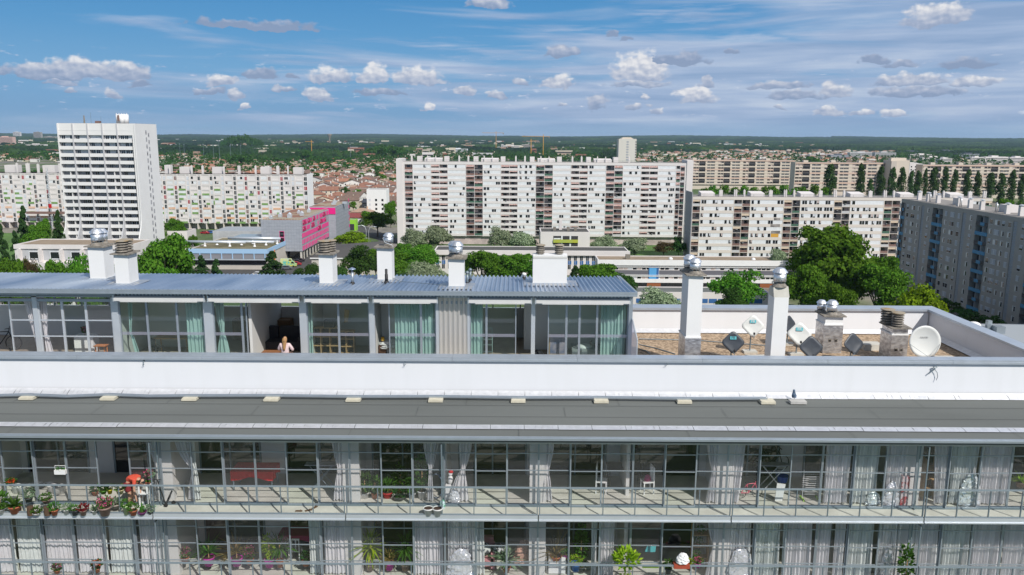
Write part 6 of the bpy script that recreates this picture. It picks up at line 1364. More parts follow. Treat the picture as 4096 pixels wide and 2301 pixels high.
for k in range(nf+2):
    z = ztop-k*sht
    if z < .5: break
    for i in range(5):
        x0 = .42+i*w5; x1 = x0+w5-.46; x1 = min(x1, Wt-1.45); fy = flare(z)
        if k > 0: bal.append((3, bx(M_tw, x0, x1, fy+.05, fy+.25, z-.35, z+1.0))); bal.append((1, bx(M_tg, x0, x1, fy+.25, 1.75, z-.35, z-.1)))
        if True:
            fs = []
            zw = z-sht+1.0 if k else z-sht+1.
            if k+1 < nf+2:
                ww = (x1-x0); 
                if k < 3: wn_.append((2, bx(M_bwin, x0+.1, x1-.1, .95, 1.74, zw, z-.36)))
                for j in range(3):
                    if r.random() < .55:
                        a = x0+.3+j*ww/3+r.uniform(0, .4); yw = .9 if k < 3 else 1.69
                        wn_.append((1.5, multi(bx(M_dglass, a, a+1.25, yw, 1.75 if k >= 3 else .945, zw-.3, z-.45), bx(M_bwin, a+.6, a+.7, yw-.02, yw-.004, zw-.3, z-.45))))
                if k > 4 and i in (0, 3): bal.append((1, bx(M_tw, x0+ww*.55, x0+ww*.6, fy+.3, 1.75, zw-.9, z-.36)))
emit(bal, 'balcony', tt, 100); emit(wn_, 'window', tt, 100)
b = MB(); [b.box(Wt+.001, Wt+.05, y_, y_+1.1, z_, z_+1.7) for k in range(19) for y_, z_ in ((8.4+(k % 2)*.0, Ht-4.2-k*2.8), (10.6, Ht-5.2-k*2.8)) if z_ > 0]; b.build('side_window_strip', mat('strip_grey', (.36, .36, .38), .7), tt)
b = MB(); [b.box(Wt+.051, Wt+.08, y_+.2, y_+.5, z_+.4, z_+1.1) for k in range(19) for y_, z_ in ((8.4, Ht-4.2-k*2.8), (10.6, Ht-5.2-k*2.8)) if z_ > 0 and (k*7+int(y_)) % 3]; tag(b.build('side_windows', M_dglass, tt), kind='stuff')
MB().box(.3, Wt-.3, .3, Dt-.3, Ht+.003, Ht+.06).build('roof', M_flat, tt)
px_ = PY(484, 492, Yt+5).x-xa; hh = PY(484, 458, Yt+5).z-GZ-Ht
b = MB()
for q in (-1.35, 0, 1.35): b.lathe((px_+q, 6+abs(q)*.3, Ht), [(1.1, 0), (1.1, hh)], 24)
b.build('water_tank', M_white, tt, True, label='three joined white cylinders on the tower roof'); MB().box(px_-1.2, px_-.55, 4.75, 5.4, Ht+1.0, Ht+hh-.3).build('vent', M_railb, tt)
b = MB(); [b.lathe((px_+q, 6, Ht+hh), [(.3, 0), (.3, .3), (.1, .5)], 10) for q in (-2, -1, 0, 1, 2)]; b.build('cowl', M_shiny, tt)
for px, py, r_, m in ((338, 462, .35, M_concd), (365, 450, .07, M_alud), (405, 465, .06, M_alud)): x = PY(px, 492, Yt+4).x-xa; MB().lathe((x, 4, Ht), [(r_, 0), (r_*.6, PY(px, py, Yt+4).z-GZ-Ht)], 8).build('antenna' if r_ < .2 else 'flue', m, tt)
MB().box(PY(380, 492, Yt+4).x-xa, PY(396, 492, Yt+4).x-xa, 4, 6, Ht+.06, Ht+1).build('roof_box', M_railb, tt)
# ------------------------------------------------------------ beige blocks
M_be = mat('block_beige', (.62, .54, .45), .8, var=.05, vs=.1); M_be2 = mat('band_salmon', (.60, .44, .35), .8); M_be3 = mat('dark_loggia', (.035, .035, .04), .8)
def beige(label, px0, px1, pyr, Y, nfl, seed, cols_, D=12):
    xa = PY(px0, pyr, Y).x; xb = PY(px1, pyr, Y).x; H = PY((px0+px1)/2, pyr, Y).z-GZ; t = thing('apartment_block', label, 'apartment block', (xa, Y, GZ), group=None); W_ = xb-xa; sh = 2.8
    wall = MB().use(M_be).box(0, W_, 1.0, D, 0, H).box(0, .4, 0, 1, 0, H).box(W_-.4, W_, 0, 1, 0, H); r = random.Random(seed); wi = []; bands = MB()
    bands.box(.4, W_-.4, -.05, 1, H-1.1, H)
    for k in range(nfl):
        z = H-1.1-(k+1)*sh
        if z < 1: break
        (bands if k % 3 == 2 else wall).box(.4, W_-.4, 0, 1, z-.3, z+1.05)
        x = 1; j = 0
        while x < W_-3:
            kd, w_ = cols_[j % len(cols_)]; j += 1
            if x+w_ > W_-1: break
            if kd == 'D': wi.append((w_, multi(bx(M_be3, x, x+w_, .7, .98, z+1.05, z+sh-.3), bx(M_raild, x, x+w_, -.06, -.002, z-.25, z+1.04) if k % 2 == 0 else bx(M_be, x, x+w_, -.06, -.002, z-.2, z+1.04))))
            elif kd == 'w': wi.append((w_, multi(bx(M_dglass, x+.2, x+w_-.2, .4, .98, z+1.05, z+sh-.3), *[bx(M_bwin, x+.2+q*1.1, x+.35+q*1.1, .3, .395, z+1.05, z+sh-.3) for q in range(int(w_/1.1))])))
            elif kd == 's': wall.box(x, x+w_, .12, .99, z+1.05, z+sh-.3)
            elif kd == 'd': wi.append((w_, bx(M_bback if r.random() < .4 else M_be3, x, x+w_*.85, .5, .98, z+1.05, z+sh-.3)))
            wall.box(x+w_-.15, x+w_+.1, -.02, .99, z+1.05, z+sh-.3); x += w_
    wall.build('wall', None, t); bands.build('roof_band', M_be2, t); emit(wi, 'window', t); MB().box(.3, W_-.3, .3, D-.3, H+.003, H+.06).build('roof', M_flat, t)
    x = 8
    while x < W_-8: MB().box(x, x+4, 3, 7, H+.06, H+1.8).build('roof_box', M_be, t); x += 24
    return t
cs = [('w', 4.4), ('s', 3), ('d', 2.8), ('d', 2.8), ('D', 6.4), ('s', 1.5), ('w', 3.4)]
beige('long beige block with dark square loggias right behind the white block end', 2740, 3182, 641, 790, 8, 3, cs)
beige('beige block with dark loggias and poplars in front, stopping at a plain end wall', 3182, 3562, 651, 700, 8, 4, cs[2:]+cs[:2])
beige('beige block with poplars in front running past the photo edge', 3692, 4180, 661, 690, 8, 5, cs[1:]+cs[:1])
t = thing('apartment_block', 'plain windowless beige gable building between two beige blocks', 'apartment block', (PY(3564, 640, 690).x, 690, GZ)); W_ = PY(3640, 640, 690).x-t.location.x; H = PY(3600, 642, 690).z-GZ
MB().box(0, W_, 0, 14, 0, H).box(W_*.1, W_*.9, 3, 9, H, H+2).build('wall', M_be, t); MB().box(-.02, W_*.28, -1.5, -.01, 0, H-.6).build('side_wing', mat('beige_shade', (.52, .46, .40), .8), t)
t = thing('apartment_block', 'white stepped block seen past the plain beige gable', 'apartment block', (PY(3640, 650, 760).x, 760, GZ)); H = PY(3660, 650, 760).z-GZ; b = MB()
for i in range(4): b.box(i*4.2, i*4.2+4, i*.8, 12, 0, H-i*.6)
b.build('wall', M_bw, t); b = MB(); [b.box(i*4.2+1.2, i*4.2+2.4, i*.8-.05, i*.8-.002, k*2.8+1, k*2.8+2.3) for i in range(4) for k in range(9)]; tag(b.build('windows', M_dglass, t), kind='stuff')
# ------------------------------------------------------------ shaded block with blue balconies
XB = PZ(4083, 1318, GZ).x; pc = PX(3607, 796, XB); Yfar = pc.y; Hr = PX(3850, 834, XB).z-GZ
tr_ = thing('apartment_block', 'grey block in shade with blue balconies running towards the viewer', 'apartment block', (XB, Yfar, GZ), R(-90))
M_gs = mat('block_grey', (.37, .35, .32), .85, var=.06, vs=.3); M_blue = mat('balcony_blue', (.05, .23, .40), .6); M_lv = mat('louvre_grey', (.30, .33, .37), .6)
ux = lambda px, py: Yfar-PX(px, py, XB).y
Lr = Yfar-150; shr = (Hr-1.6)/10
def colr(z0, z1, ref=1000): # columns read at the top row of windows
    y0 = 400+z0*0; return None
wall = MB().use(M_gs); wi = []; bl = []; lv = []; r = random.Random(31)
pat = []          # (kind, u0, u1)
rowy = lambda px: 830+(px-3607)*.155
def U_(zpx): px = 3072+zpx*.4146; return ux(px, rowy(px)+12)
pat = [('B', 1280, 1322), ('L', 1478, 1505), ('B', 1585, 1685), ('L', 1872, 1908), ('B', 2007, 2125), ('L', 2362, 2402)]
pu = [(k, U_(a), U_(c)) for k, a, c in pat]; per = pu[4][1]-pu[2][1]
for k in range(1, 3): pu += [(pu[j][0], pu[j][1]+per*k, pu[j][2]+per*k) for j in (4, 5)]
pu = [(k, a, c) for k, a, c in pu if c < Lr]
wu = []
last = 0
for k, a, c in pu:
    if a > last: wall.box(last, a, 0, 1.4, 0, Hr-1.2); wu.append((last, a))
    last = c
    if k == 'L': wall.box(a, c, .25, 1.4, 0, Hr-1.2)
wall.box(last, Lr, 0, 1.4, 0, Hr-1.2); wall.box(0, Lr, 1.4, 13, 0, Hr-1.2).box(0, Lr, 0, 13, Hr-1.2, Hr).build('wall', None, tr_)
for k, a, c in pu:
    for f in range(10):
        z = .3+f*shr
        if k == 'B':
            full = (f % 2 == 0); fs = [bx(M_steel, a, c, .05, 1.39, z, z+.12), bx(M_steel, (a+c)/2-.08, (a+c)/2+.08, .3, 1.39, z+.12, z+shr-.01), bx(M_be3, a+.3, a+1.3, 1.3, 1.38, z+.12, z+2.2), bx(M_be3, c-1.4, c-.3, 1.3, 1.38, z+.12, z+2.2)]
            if full: fs.append(bx(M_blue, a, c, -.1, .0, z-.05, z+1.0))
            else: fs += [bx(M_raild, a, c, -.06, .0, z, z+1.0), bx(M_blue, a+(c-a)*.38, a+(c-a)*.72, -.12, -.065, z+.05, z+1.0)]
            bl.append((4, multi(*fs)))
        else: lv.append((2, multi(*[bx(M_lv, a+.15, c-.15, .1, .24, z+q*shr/4+.12, z+(q+1)*shr/4-.02) for q in range(4)])))
M_shb = mat('shutter_bluegrey', (.40, .43, .47), .5); M_wbr = mat('curtained_window', (.62, .64, .62), .3)
for a, c in wu:
    n = max(1, int((c-a)/2.8)); 
    for i in range(n):
        cx = a+(i+.5)*(c-a)/n
        for f in range(10):
            z = .3+f*shr; w_ = (.62, 1.15, .6)[i % 3]; q = r.random()
            fs = [bx(M_bwin, cx-w_-.06, cx+w_+.06, -.02, -.001, z+.9, z+2.45), bx(M_dglass, cx-w_, cx+w_, -.06, -.021, z+1.0, z+2.35)]
            if q < .45: fs.append(bx(M_shb, cx-w_, cx+w_, -.1, -.061, z+(1.0 if q < .25 else 1.6), z+2.4))
            elif q < .88: fs.append(bx(M_wbr, cx-w_+.1, cx+w_*.1, -.1, -.061, z+1.05, z+2.3)); 
            if w_ > .9: fs.append(bx(M_bwin, cx-.05, cx+.05, -.13, -.101, z+1., z+2.35))
            wi.append((w_*2*(1+cx/Lr), multi(*fs)))
emit(bl, 'balcony', tr_); emit(lv, 'louvre_panel', tr_); emit(wi, 'window', tr_)
MB().box(.3, Lr-.3, .3, 12.7, Hr+.003, Hr+.06).build('roof', M_flat, tr_)
for i in range(int(Lr/6.2)):
    u = 6+i*6.2
    if i % 4 == 3: MB().box(u-1, u+3.2, 5, 8, Hr+.06, Hr+2.2).build('roof_box', M_bw, tr_)
    else:
        MB().box(u, u+1.0, 2.2, 3.4, Hr+.06, Hr+2.6).build('flue', M_bw, tr_)
        MB().lathe((u+.5, 2.8, Hr+2.6), [(.3, 0), (.3, .2), (.75, .25), (.75, .4), (.2, .6)], 12).build('cowl', M_shiny, tr_)
    if i % 3 == 1: MB().tube([(u+1.6, 2.5, Hr+.06), (u+1.6, 2.5, Hr+2.3), (u+2., 2.5, Hr+2.7), (u+2.4, 2.5, Hr+2.3), (u+2.4, 2.5, Hr+.06)], .18, 8).build('duct', M_shiny, tr_, True)
# ------------------------------------------------------------ pink and grey building
Yk = 322.; xa = PY(1043, 885, Yk).x; xb = PY(1204, 880, Yk).x; Hk = PY(1120, 881, Yk).z-GZ; Wk = xb-xa
tk = thing('office_building', 'grey panelled building with magenta window frames and brown roof terraces', 'building', (xa, Yk, GZ))
M_kg = mat('grey_cladding', (.36, .38, .42), .6, c2=(.30, .32, .36), vs=.5, vec=(1, 1, 3)); M_mg = mat('magenta', (.75, .01, .22), .6); M_rf = mat('roof_brown', (.24, .12, .08), .9, c2=(.32, .26, .18), vs=.08, lo=.48, hi=.52); M_mgd = mat('magenta_deep', (.45, .01, .10), .6)
Lk = 49.; gf = 3.6; fk = (Hk-gf)/5
MB().box(0, Wk, 0, Lk, gf, Hk).build('cladding', M_kg, tk)
MB().box(1, Wk-.6, 4, Lk, 0, gf).build('ground_floor', M_dglass, tk)
for x in (.5, Wk*.45, Wk-1): MB().box(x, x+.7, .3, 1, 0, gf).build('pillar', M_conc, tk)
for y in range(4, 48, 5): MB().box(Wk-.8, Wk-.3, y, y+.5, 0, gf).build('pillar', M_conc, tk)
MB().box(.4, Wk-.4, .4, Lk-.4, Hk+.003, Hk+.05).build('roof', M_rf, tk)
b = MB(); b.box(.2, Wk-.2, .2, .26, Hk+.9, Hk+.96).box(Wk-.26, Wk-.2, .2, Lk-.4, Hk+.9, Hk+.96).box(.2, .26, .2, Lk-.4, Hk+.9, Hk+.96); [b.box(x, x+.05, .2, .25, Hk+.05, Hk+.9) for x in np.arange(.3, Wk, 1.2)]; [b.box(Wk-.25, Wk-.2, y, y+.05, Hk+.05, Hk+.9) for y in np.arange(1, Lk, 1.2)]; b.build('roof_railing', M_alul, tk)
for x, y, s_ in ((3, 4, 1), (4.5, 12, 1.2), (9, 10, 1.4), (12, 18, 1.3), (8, 28, 1), (11, 34, 1.2)): MB().box(x-s_*.6, x+s_*.6, y-s_*.6, y+s_*.6, Hk+.06, Hk+.06+s_).lathe((x, y, Hk+.06+s_), [(s_*.7, 0), (.1, s_*.6)], 10).build('roof_unit', M_alul, tk)
b = MB(); [b.box(-.02, Wk+.02, -.02, -.001, z, z+.06) for z in np.arange(gf, Hk, fk/2)]; [b.box(Wk+.001, Wk+.02, 0, Lk, z, z+.06) for z in np.arange(gf, Hk, fk/2)]; [b.box(x, x+.05, -.015, -.0005, gf, Hk) for x in np.arange(1, Wk, 1.1)]; b.build('panel_joints', mat('joint_grey', (.22, .24, .27), .7), tk)
for k in range(3):
    x0 = Wk*.45; z = gf+.6+k*fk*1.02; MB().use(M_mg).box(x0, x0+1.9, -.06, -.021, z, z+2.4).use(M_dglass).box(x0+.15, x0+1.75, -.1, -.061, z+.15, z+2.25).build('window', None, tk, label='dark window with magenta frame')
def pinkside(y0, y1, z0, h, balc=False):
    b = MB().use(M_mg)
    if balc: b.box(Wk+.021, Wk+.06, y0, y1, z0, z0+h).use(M_mgd).box(Wk+.061, Wk+.1, y0+.3, y1-.5, z0+.8, z0+h-.3).use(M_bwin).box(Wk+.101, Wk+.12, y0+.5, y0+.9, z0+1, z0+h-.5).use(M_mgd).box(Wk+.15, Wk+.2, y0, y1, z0+.1, z0+1.0); b.build('balcony', None, tk)
    else: b.box(Wk+.021, Wk+.25, y0, y0+.55, z0, z0+h).use(M_mgd).box(Wk+.021, Wk+.05, y0+.56, y0+1.1, z0, z0+h); b.build('window', None, tk)
for f in range(5):
    z = gf+f*fk+.35; h = fk-.8
    bal_ = {4: ((2.2, 7.5), (10.5, 13.5), (19, 23), (36, 42)), 3: ((1.8, 7), (16, 21.5), (31, 36.5), (40.5, 43)), 2: ((27, 33),)}.get(f, ())
    if f == 4: bal_ = ((2.2, 7.5), (10.5, 13.5), (19, 23), (37, 42.5))
    for a, c in bal_: pinkside(a, c, z-.1, h+.3, True)
    y = .8
    while y < Lk-2:
        if not any(a-1.3 < y < c+.3 for a, c in bal_) and not (f > 2 and r.random() < .45): pinkside(y, 0, z, h)
        y += 2.5 if f < 2 else 1.9
x2 = PY(1333, 870, 366).x-xa; Hk2 = PY(1290, 831, 366).z-GZ; x1_ = PY(1226, 830, 366).x-xa
Y2 = 366-Yk+5; MB().box(x1_, x2, Y2+.02, Y2+32, gf*.5, Hk2).build('cladding', M_kg, tk); MB().box(x1_-.1, x2+.0, Y2-.2, Y2+.01, Hk-2.2, Hk2-.5).build('magenta_wall', M_mg, tk, label='plain magenta wall of the taller rear part'); MB().box(x1_+.4, x2-.4, Y2+.4, Y2+31, Hk2+.003, Hk2+.05).build('roof', M_rf, tk)
b = MB(); [b.box(x2+.001, x2+.03, Y2, Y2+32, z, z+.1) for z in np.arange(gf, Hk2, 1.7)]; [b.box(x2+.001, x2+.025, y, y+.08, gf, Hk2) for y in np.arange(Y2+1, Y2+32, 1.4)]; b.build('panel_joints', mat('joint_grey'), tk)
for k in range(5): MB().box(x2+.031, x2+.1, Y2+30, Y2+31.2, gf+1+k*3.2, gf+2.6+k*3.2).build('window', M_mg, tk)
for x, y in ((x1_+8, Y2+10), (x1_+12, Y2+16), (x1_+6, Y2+22)): MB().box(x, x+2, y, y+1.5, Hk2+.06, Hk2+1).build('roof_unit', M_alul, tk)
# ------------------------------------------------------------ low buildings
def lowb(name, label, cat, px0, px1, pyf, Y, D, m, z=None, extra=None, roofm=M_flat):
    xa = PY(px0, pyf, Y).x; xb = PY(px1, pyf, Y).x; H = PY((px0+px1)/2, pyf, Y).z-GZ; t = thing(name, label, cat, (xa, Y, GZ)); W_ = xb-xa
    b = MB(); b.box(0, W_, 0, D, 0, H-.3).box(0, W_, 0, .4, H-.3, H).box(0, W_, D-.4, D, H-.3, H).box(0, .4, .4, D-.4, H-.3, H).box(W_-.4, W_, .4, D-.4, H-.3, H)
    b.build('wall', m, t); MB().box(.41, W_-.41, .41, D-.41, H-.29, H-.22).build('roof', roofm, t); return t, W_, H
# low terrace with recesses
t, W_, H = lowb('terrace_building', 'low white terrace with flat brown roof and recessed balconies in front of the tower', 'building', 56, 520, 980, 214, 12.5, M_bw, roofm=mat('roof_tan', (.30, .23, .16), .9, var=.2, vs=.3))
for i in range(5):
    x0 = 2.0+i*(W_-3)/5; x1 = x0+(W_-3)/5-1.1; MB().use(M_tg).box(x0, x1, -.03, -.001, H-4.2, H-1.3).use(M_bwin).box(x0+1.8, x0+4.4, -.06, -.031, H-3.9, H-1.8).use(M_dglass).box(x0+2, x0+4.2, -.09, -.061, H-3.7, H-2).build('window', None, t); MB().box(x0-.5, x0-.1, -1.6, 0, H-4.6, H-1.1).build('partition', M_bw, t)
MB().box(0, W_, -1.8, 0, H-6.7, H-4.7).build('parapet', M_bw, t); MB().box(.5, W_-.5, -.04, -.001, H-8.6, H-6.9).build('window_band', M_dglass, t); MB().box(0, W_, -1.0, 0, H-10.8, H-8.8).build('parapet', M_bw, t); MB().box(0, W_, -.35, -.0, H-1.1, H+.05).build('fascia', M_bw, t)
# sports hall, pale blue rim, ducts on the roof
t, W_, H = lowb('sports_hall', 'sports hall with pale blue rim, yellow corner and silver ducts on its roof', 'building', 752, 1068, 999, 298, 36, mat('hall_cream', (.55, .51, .45), .8, var=.1, vs=.3), roofm=mat('roof_moss', (.20, .17, .10), .95, c2=(.13, .12, .06), vs=.3))
M_lb = mat('pale_blue_paint', (.34, .52, .72), .6); MB().box(-.2, W_+.2, -.5, 0, H-1.4, H+.3).build('rim', M_lb, t); MB().box(-.2, W_+.2, -.3, -.01, H-3.3, H-1.41).build('mesh_screen', mat('mesh_grey', (.22, .22, .24), .6), t)
for i in range(8): MB().box(.3+i*W_/7.3, .6+i*W_/7.3, -.56, -.31, H-3.4, H-1.4).build('bracket', M_lb, t)
MB().box(-.2, W_+.2, -1.8, 0, H-3.75, H-3.42).build('canopy', M_alul, t); MB().box(1.5, W_-.5, -.1, -.001, H-5.6, H-3.76).build('window_band', M_dglass, t); MB().box(-1.8, -.2, -.3, 3, 0, H-1.2).build('yellow_wall', mat('yellow_paint', (.60, .50, .18), .7), t)
MB().box(W_+.001, W_+.25, -.3, 36, H-1.4, H+.3).build('rim', M_lb, t); MB().box(W_+.251, W_+.4, 8, 8.6, 1, H-1).build('orange_pipe', mat('orange_paint', (.75, .22, .02), .6), t)
for j, (a, c, zz) in enumerate(((-6, W_*.62, 1.6), (W_*.2, W_*.95, 1.2), (W_*.3, W_*1., 2.1))): MB().tube([(a, 10+j*4, H+zz), (c, 10+j*4, H+zz-.15)], .55, 12).build('duct', M_alul, t, True)
b = MB(); [b.lathe((x, 9+(i % 3)*4, H), [(.6, 0), (.3, .5), (.3, 1.4)], 8) for i, x in enumerate(np.arange(3, W_, 3.2))]; b.build('duct_feet', M_white, t)
MB().box(W_*.3, W_*.75, 22, 34, H-.2, H+1.8).build('roof_light', mat('glassy_blue', (.22, .30, .36), .3), t)
t, W_, H = lowb('annex_building', 'grey-white annex with flat roof beside the foot of the white tower', 'building', 668, 748, 925, 345, 10, M_bw)
t, W_, H = lowb('annex_building', 'low grey roofed annex between the sports hall and the patterned block', 'building', 850, 1045, 925, 352, 18, M_tg, roofm=mat('roof_steel', (.30, .33, .36), .6))
# dark gabled hall
p0 = PZ(1236, 1107, GZ); t = thing('gabled_hall', 'cream hall with a wide dark low-pitched roof beside the pink and grey building', 'hall', (p0.x, 288, GZ)); W_ = PY(1512, 1030, 288).x-p0.x; He = 6.2
MB().box(0, W_, 0, 34, 0, He).build('wall', mat('hall_cream'), t); MB().add([(-.4, -.4, He), (W_+.4, -.4, He), (W_+.4, 34.4, He), (-.4, 34.4, He), (W_*.62, 16, He+2.6), (W_*.9, 30, He+2.4)], [(0, 1, 4), (1, 5, 4), (1, 2, 5), (2, 3, 5), (3, 4, 5), (3, 0, 4)]).build('roof', mat('dark_roof', (.085, .08, .075), .9, var=.2, vs=.2), t)
MB().box(-.45, W_+.45, -.5, -.41, He-.35, He+.05).build('fascia', M_white, t)
# white pavilion with yellow balconies
t, W_, H = lowb('house_block', 'small white flat-roofed house block with yellow-green balconies', 'building', 2162, 2360, 928, 330, 15, M_bw, roofm=mat('roof_dark', (.07, .07, .065), .9))
M_yl = mat('yellow_green_panel', (.42, .42, .03), .7, c2=(.32, .42, .10), vs=.3)
for k in range(3):
    z = H-3.2-k*2.8; MB().use(M_be3).box(W_*.26, W_*.76, -.03, -.001, z, z+1.5).use(M_bwin).box(W_*.42, W_*.45, -.06, -.031, z, z+1.5).box(W_*.59, W_*.62, -.06, -.031, z, z+1.5).box(W_*.27, W_*.41, -.05, -.0301, z+.1, z+.6).build('loggia', None, t); MB().box(W_*.26, W_*.76, -.5, -.07, z-1.3, z-.02).build('balcony', M_yl, t)
for x, s_ in ((.27, 1), (.55, 1), (.70, 1)): MB().box(W_*x, W_*x+1.2, 6, 7.2, H-.2, H+1.4).build('flue', M_concd, t)
MB().box(W_*.4, W_*.46, 9, 11, H-.2, H+4).build('chimney', M_bw, t)
# school wings
tA, W_, H = lowb('school_wing', 'white school wing with a blue-panelled end, behind the bright trees', 'school building', 1737, 2516, 1003, 290, 12, M_bw, roofm=mat('roof_dark'))
M_sb = mat('school_blue', (.03, .12, .32), .6)
MB().box(-.3, W_+.3, -.9, 0, H-1.6, H+.1).build('fascia', M_bw, tA)
for i in range(int(W_/2.2)):
    x = .6+i*2.2
    if x+1.4 < W_: MB().use(M_dglass).box(x, x+1.0, -.04, -.001, H-3.6, H-2).use(M_sb).box(x, x+1.2, -.05, -.0405, H-5.1, H-3.7).use(M_dglass).box(x, x+1.0, -.04, -.0011, H-6.8, H-5.2).use(M_bwin).box(x+.45, x+.52, -.07, -.051, H-6.8, H-2).build('window', None, tA)
tB, W_, H = lowb('school_wing', 'long white school wing with ribbon windows and one bright blue panel', 'school building', 2392, 3300, 1043, 266, 10.5, M_bw, roofm=mat('roof_tan'))
b = MB()
for z0, z1 in ((H-2.4, H-2.25), (H-2.05, H-1.9), (H-5.5, H-5.3), (H-5.1, H-4.95)): b.box(.5, W_-.5, -.35, 0, z0, z1)
b.box(-.2, W_+.2, -.6, 0, H-1.7, H+.1).box(0, W_, -.3, 0, H-7.6, H-6.3).build('white_bands', M_white, tB)
rw = random.Random(6); bx0 = PY(2597, 1080, 266).x-tB.location.x
for i in range(int(W_/1.55)):
    x = 1+i*1.55
    if bx0-.8 < x < bx0+3.4: continue
    for z0 in (H-3.15, H-6.25): MB().use(rw.choice((M_dglass, M_pale, M_bback, M_dglass))).box(x, x+1.25, -.05, -.002, z0, z0+.78).build('window', None, tB)
MB().box(.5, bx0-.3, -.06, -.002, H-4.9, H-3.4).box(bx0+3.4, W_-.5, -.06, -.002, H-4.9, H-3.4).build('grey_band', mat('band_grey', (.13, .13, .15), .7), tB)
MB().use(M_sb).box(bx0-.2, bx0+3.2, -.2, -.001, H-6.6, H-1.8).use(mat('sky_blue_panel', (.10, .36, .68), .5)).box(bx0, bx0+2.4, -.26, -.201, H-6.5, H-2.6).build('blue_panel', None, tB, label='tall bright blue panel')
MB().box(2, W_-2, -.05, -.001, .2, H-7.7).build('ground_windows', M_dglass, tB); MB().box(bx0-.6, bx0+4, -.12, -.051, .2, H-7.7).box(W_*.72, W_*.9, -.12, -.051, .2, H-7.7).build('wooden_doors', mat('rust_wood', (.28, .09, .03), .7), tB)
MB().box(W_*.13, W_*.13+1.5, 4, 5.4, H-.2, H+1.3).build('flue', M_concd, tB)
for x in (.33, .7): MB().lathe((W_*x, 4, H-.2), [(.8, 0), (.6, .5), (.1, .7)], 12).build('skylight', M_white, tB)
tC, W_, H = lowb('school_annex', 'low white annex with blue window strip in front of the long school wing', 'school building', 2532, 3080, 1170, 233, 9, M_bw, roofm=M_bit)
b = MB(); [b.box(x, x+2.4, -.05, -.001, 1.6, 2.9) for x in np.arange(1, W_-3, 2.7)]; tag(b.build('windows', M_sb, tC), kind='stuff')
# roof with small turrets below the parapet corner
p = PZ(4010, 1360, -44); t = thing('annex_building', 'grey metal roofed annex with small domes just past the parapet corner', 'building', (p.x-8, 175, GZ)); MB().box(0, 26, 0, 18, 0, 5).build('wall', mat('brick_orange', (.5, .16, .08), .8), t); MB().prism([(-.5, 5), (9, 7), (18.5, 5)], 'x', -.5, 26.5).build('roof', mat('roof_steel'), t)
MB().ell((7, 8, 7), (1.6, 1.6, .9)).build('dome', M_white, t, True); MB().box(9, 10, 6, 7, 6, 8.6).box(10, 12, 4, 6, 5.5, 7.6).build('flue', M_alu, t)
# ============================================================ town houses
M_rfs = [mat('roof_tile_orange', (.37, .18, .11), .9, c2=(.30, .13, .08), vs=.8), mat('roof_tile_brown', (.20, .13, .10), .9, c2=(.13, .09, .07), vs=.8), mat('roof_tile_red', (.29, .14, .09), .9, c2=(.21, .10, .07), vs=.8), mat('roof_tile_tan', (.38, .26, .19), .9, c2=(.29, .20, .15), vs=.8)]
RN = ['orange', 'brown', 'red-brown', 'tan']
M_hws = [mat('wall_cream', (.64, .57, .45), .85, var=.1, vs=.5), mat('wall_white', (.74, .72, .68), .85, var=.08, vs=.5), mat('wall_stone', (.46, .41, .33), .85, var=.15, vs=.5)]; WN = ['cream', 'white', 'stone-coloured']
def housemesh(t, wd, dp, h, rh, kind, rm, wm, r, detail=True):
    a, c = wd/2, dp/2; wall = MB()
    if kind == 'gx': wall.prism([(-c, 0), (c, 0), (c, h), (0, h+rh*.97), (-c, h)], 'x', -a, a)
    elif kind == 'gy': wall.prism([(-a, 0), (a, 0), (a, h), (0, h+rh*.97), (-a, h)], 'y', -c, c)
    else: wall.box(-a, a, -c, c, 0, h)
    wall.build('wall', wm, t); e = .45; rf = MB(); s_ = rh/c if kind != 'gy' else rh/a
    if kind == 'gx':
        for q in (-1, 1): rf.add([(-a-e, q*(c+e), h-e*s_), (a+e, q*(c+e), h-e*s_), (a+e, 0, h+rh), (-a-e, 0, h+rh), (-a-e, q*(c+e), h-e*s_+.18), (a+e, q*(c+e), h-e*s_+.18), (a+e, 0, h+rh+.2), (-a-e, 0, h+rh+.2)], [(0, 1, 2, 3), (4, 5, 6, 7), (0, 1, 5, 4), (1, 2, 6, 5), (3, 0, 4, 7)])
    elif kind == 'gy':
        for q in (-1, 1): rf.add([(q*(a+e), -c-e, h-e*s_), (q*(a+e), c+e, h-e*s_), (0, c+e, h+rh), (0, -c-e, h+rh), (q*(a+e), -c-e, h-e*s_+.18), (q*(a+e), c+e, h-e*s_+.18), (0, c+e, h+rh+.2), (0, -c-e, h+rh+.2)], [(0, 1, 2, 3), (4, 5, 6, 7), (0, 1, 5, 4), (1, 2, 6, 5), (3, 0, 4, 7)])
    else:
        k = max(0, a-c); k2 = max(0, c-a); rf.add([(-a-e, -c-e, h), (a+e, -c-e, h), (a+e, c+e, h), (-a-e, c+e, h), (-k, -k2, h+rh), (k, -k2, h+rh), (k, k2, h+rh), (-k, k2, h+rh)], [(0, 1, 5, 4), (1, 2, 6, 5), (2, 3, 7, 6), (3, 0, 4, 7), (4, 5, 6, 7), (3, 2, 1, 0)])
    ro = rf.build('roof', rm, t)
    if detail:
        MB().box(a*.4, a*.4+.7, c*.2, c*.2+.6, h, h+rh+.9).build('chimney', wm, ro)
        n = max(1, int(wd/3.5))
        for f in range(1 if h < 4.5 else int(h/2.8)):
            for i in range(n):
                x = -a+(i+.5)*wd/n; MB().use(M_bwin).box(x-.6, x+.6, -c-.04, -c-.001, 1+f*2.8, 2.3+f*2.8).use(M_dglass).box(x-.48, x+.48, -c-.07, -c-.041, 1.1+f*2.8, 2.2+f*2.8).build('window', None, t)
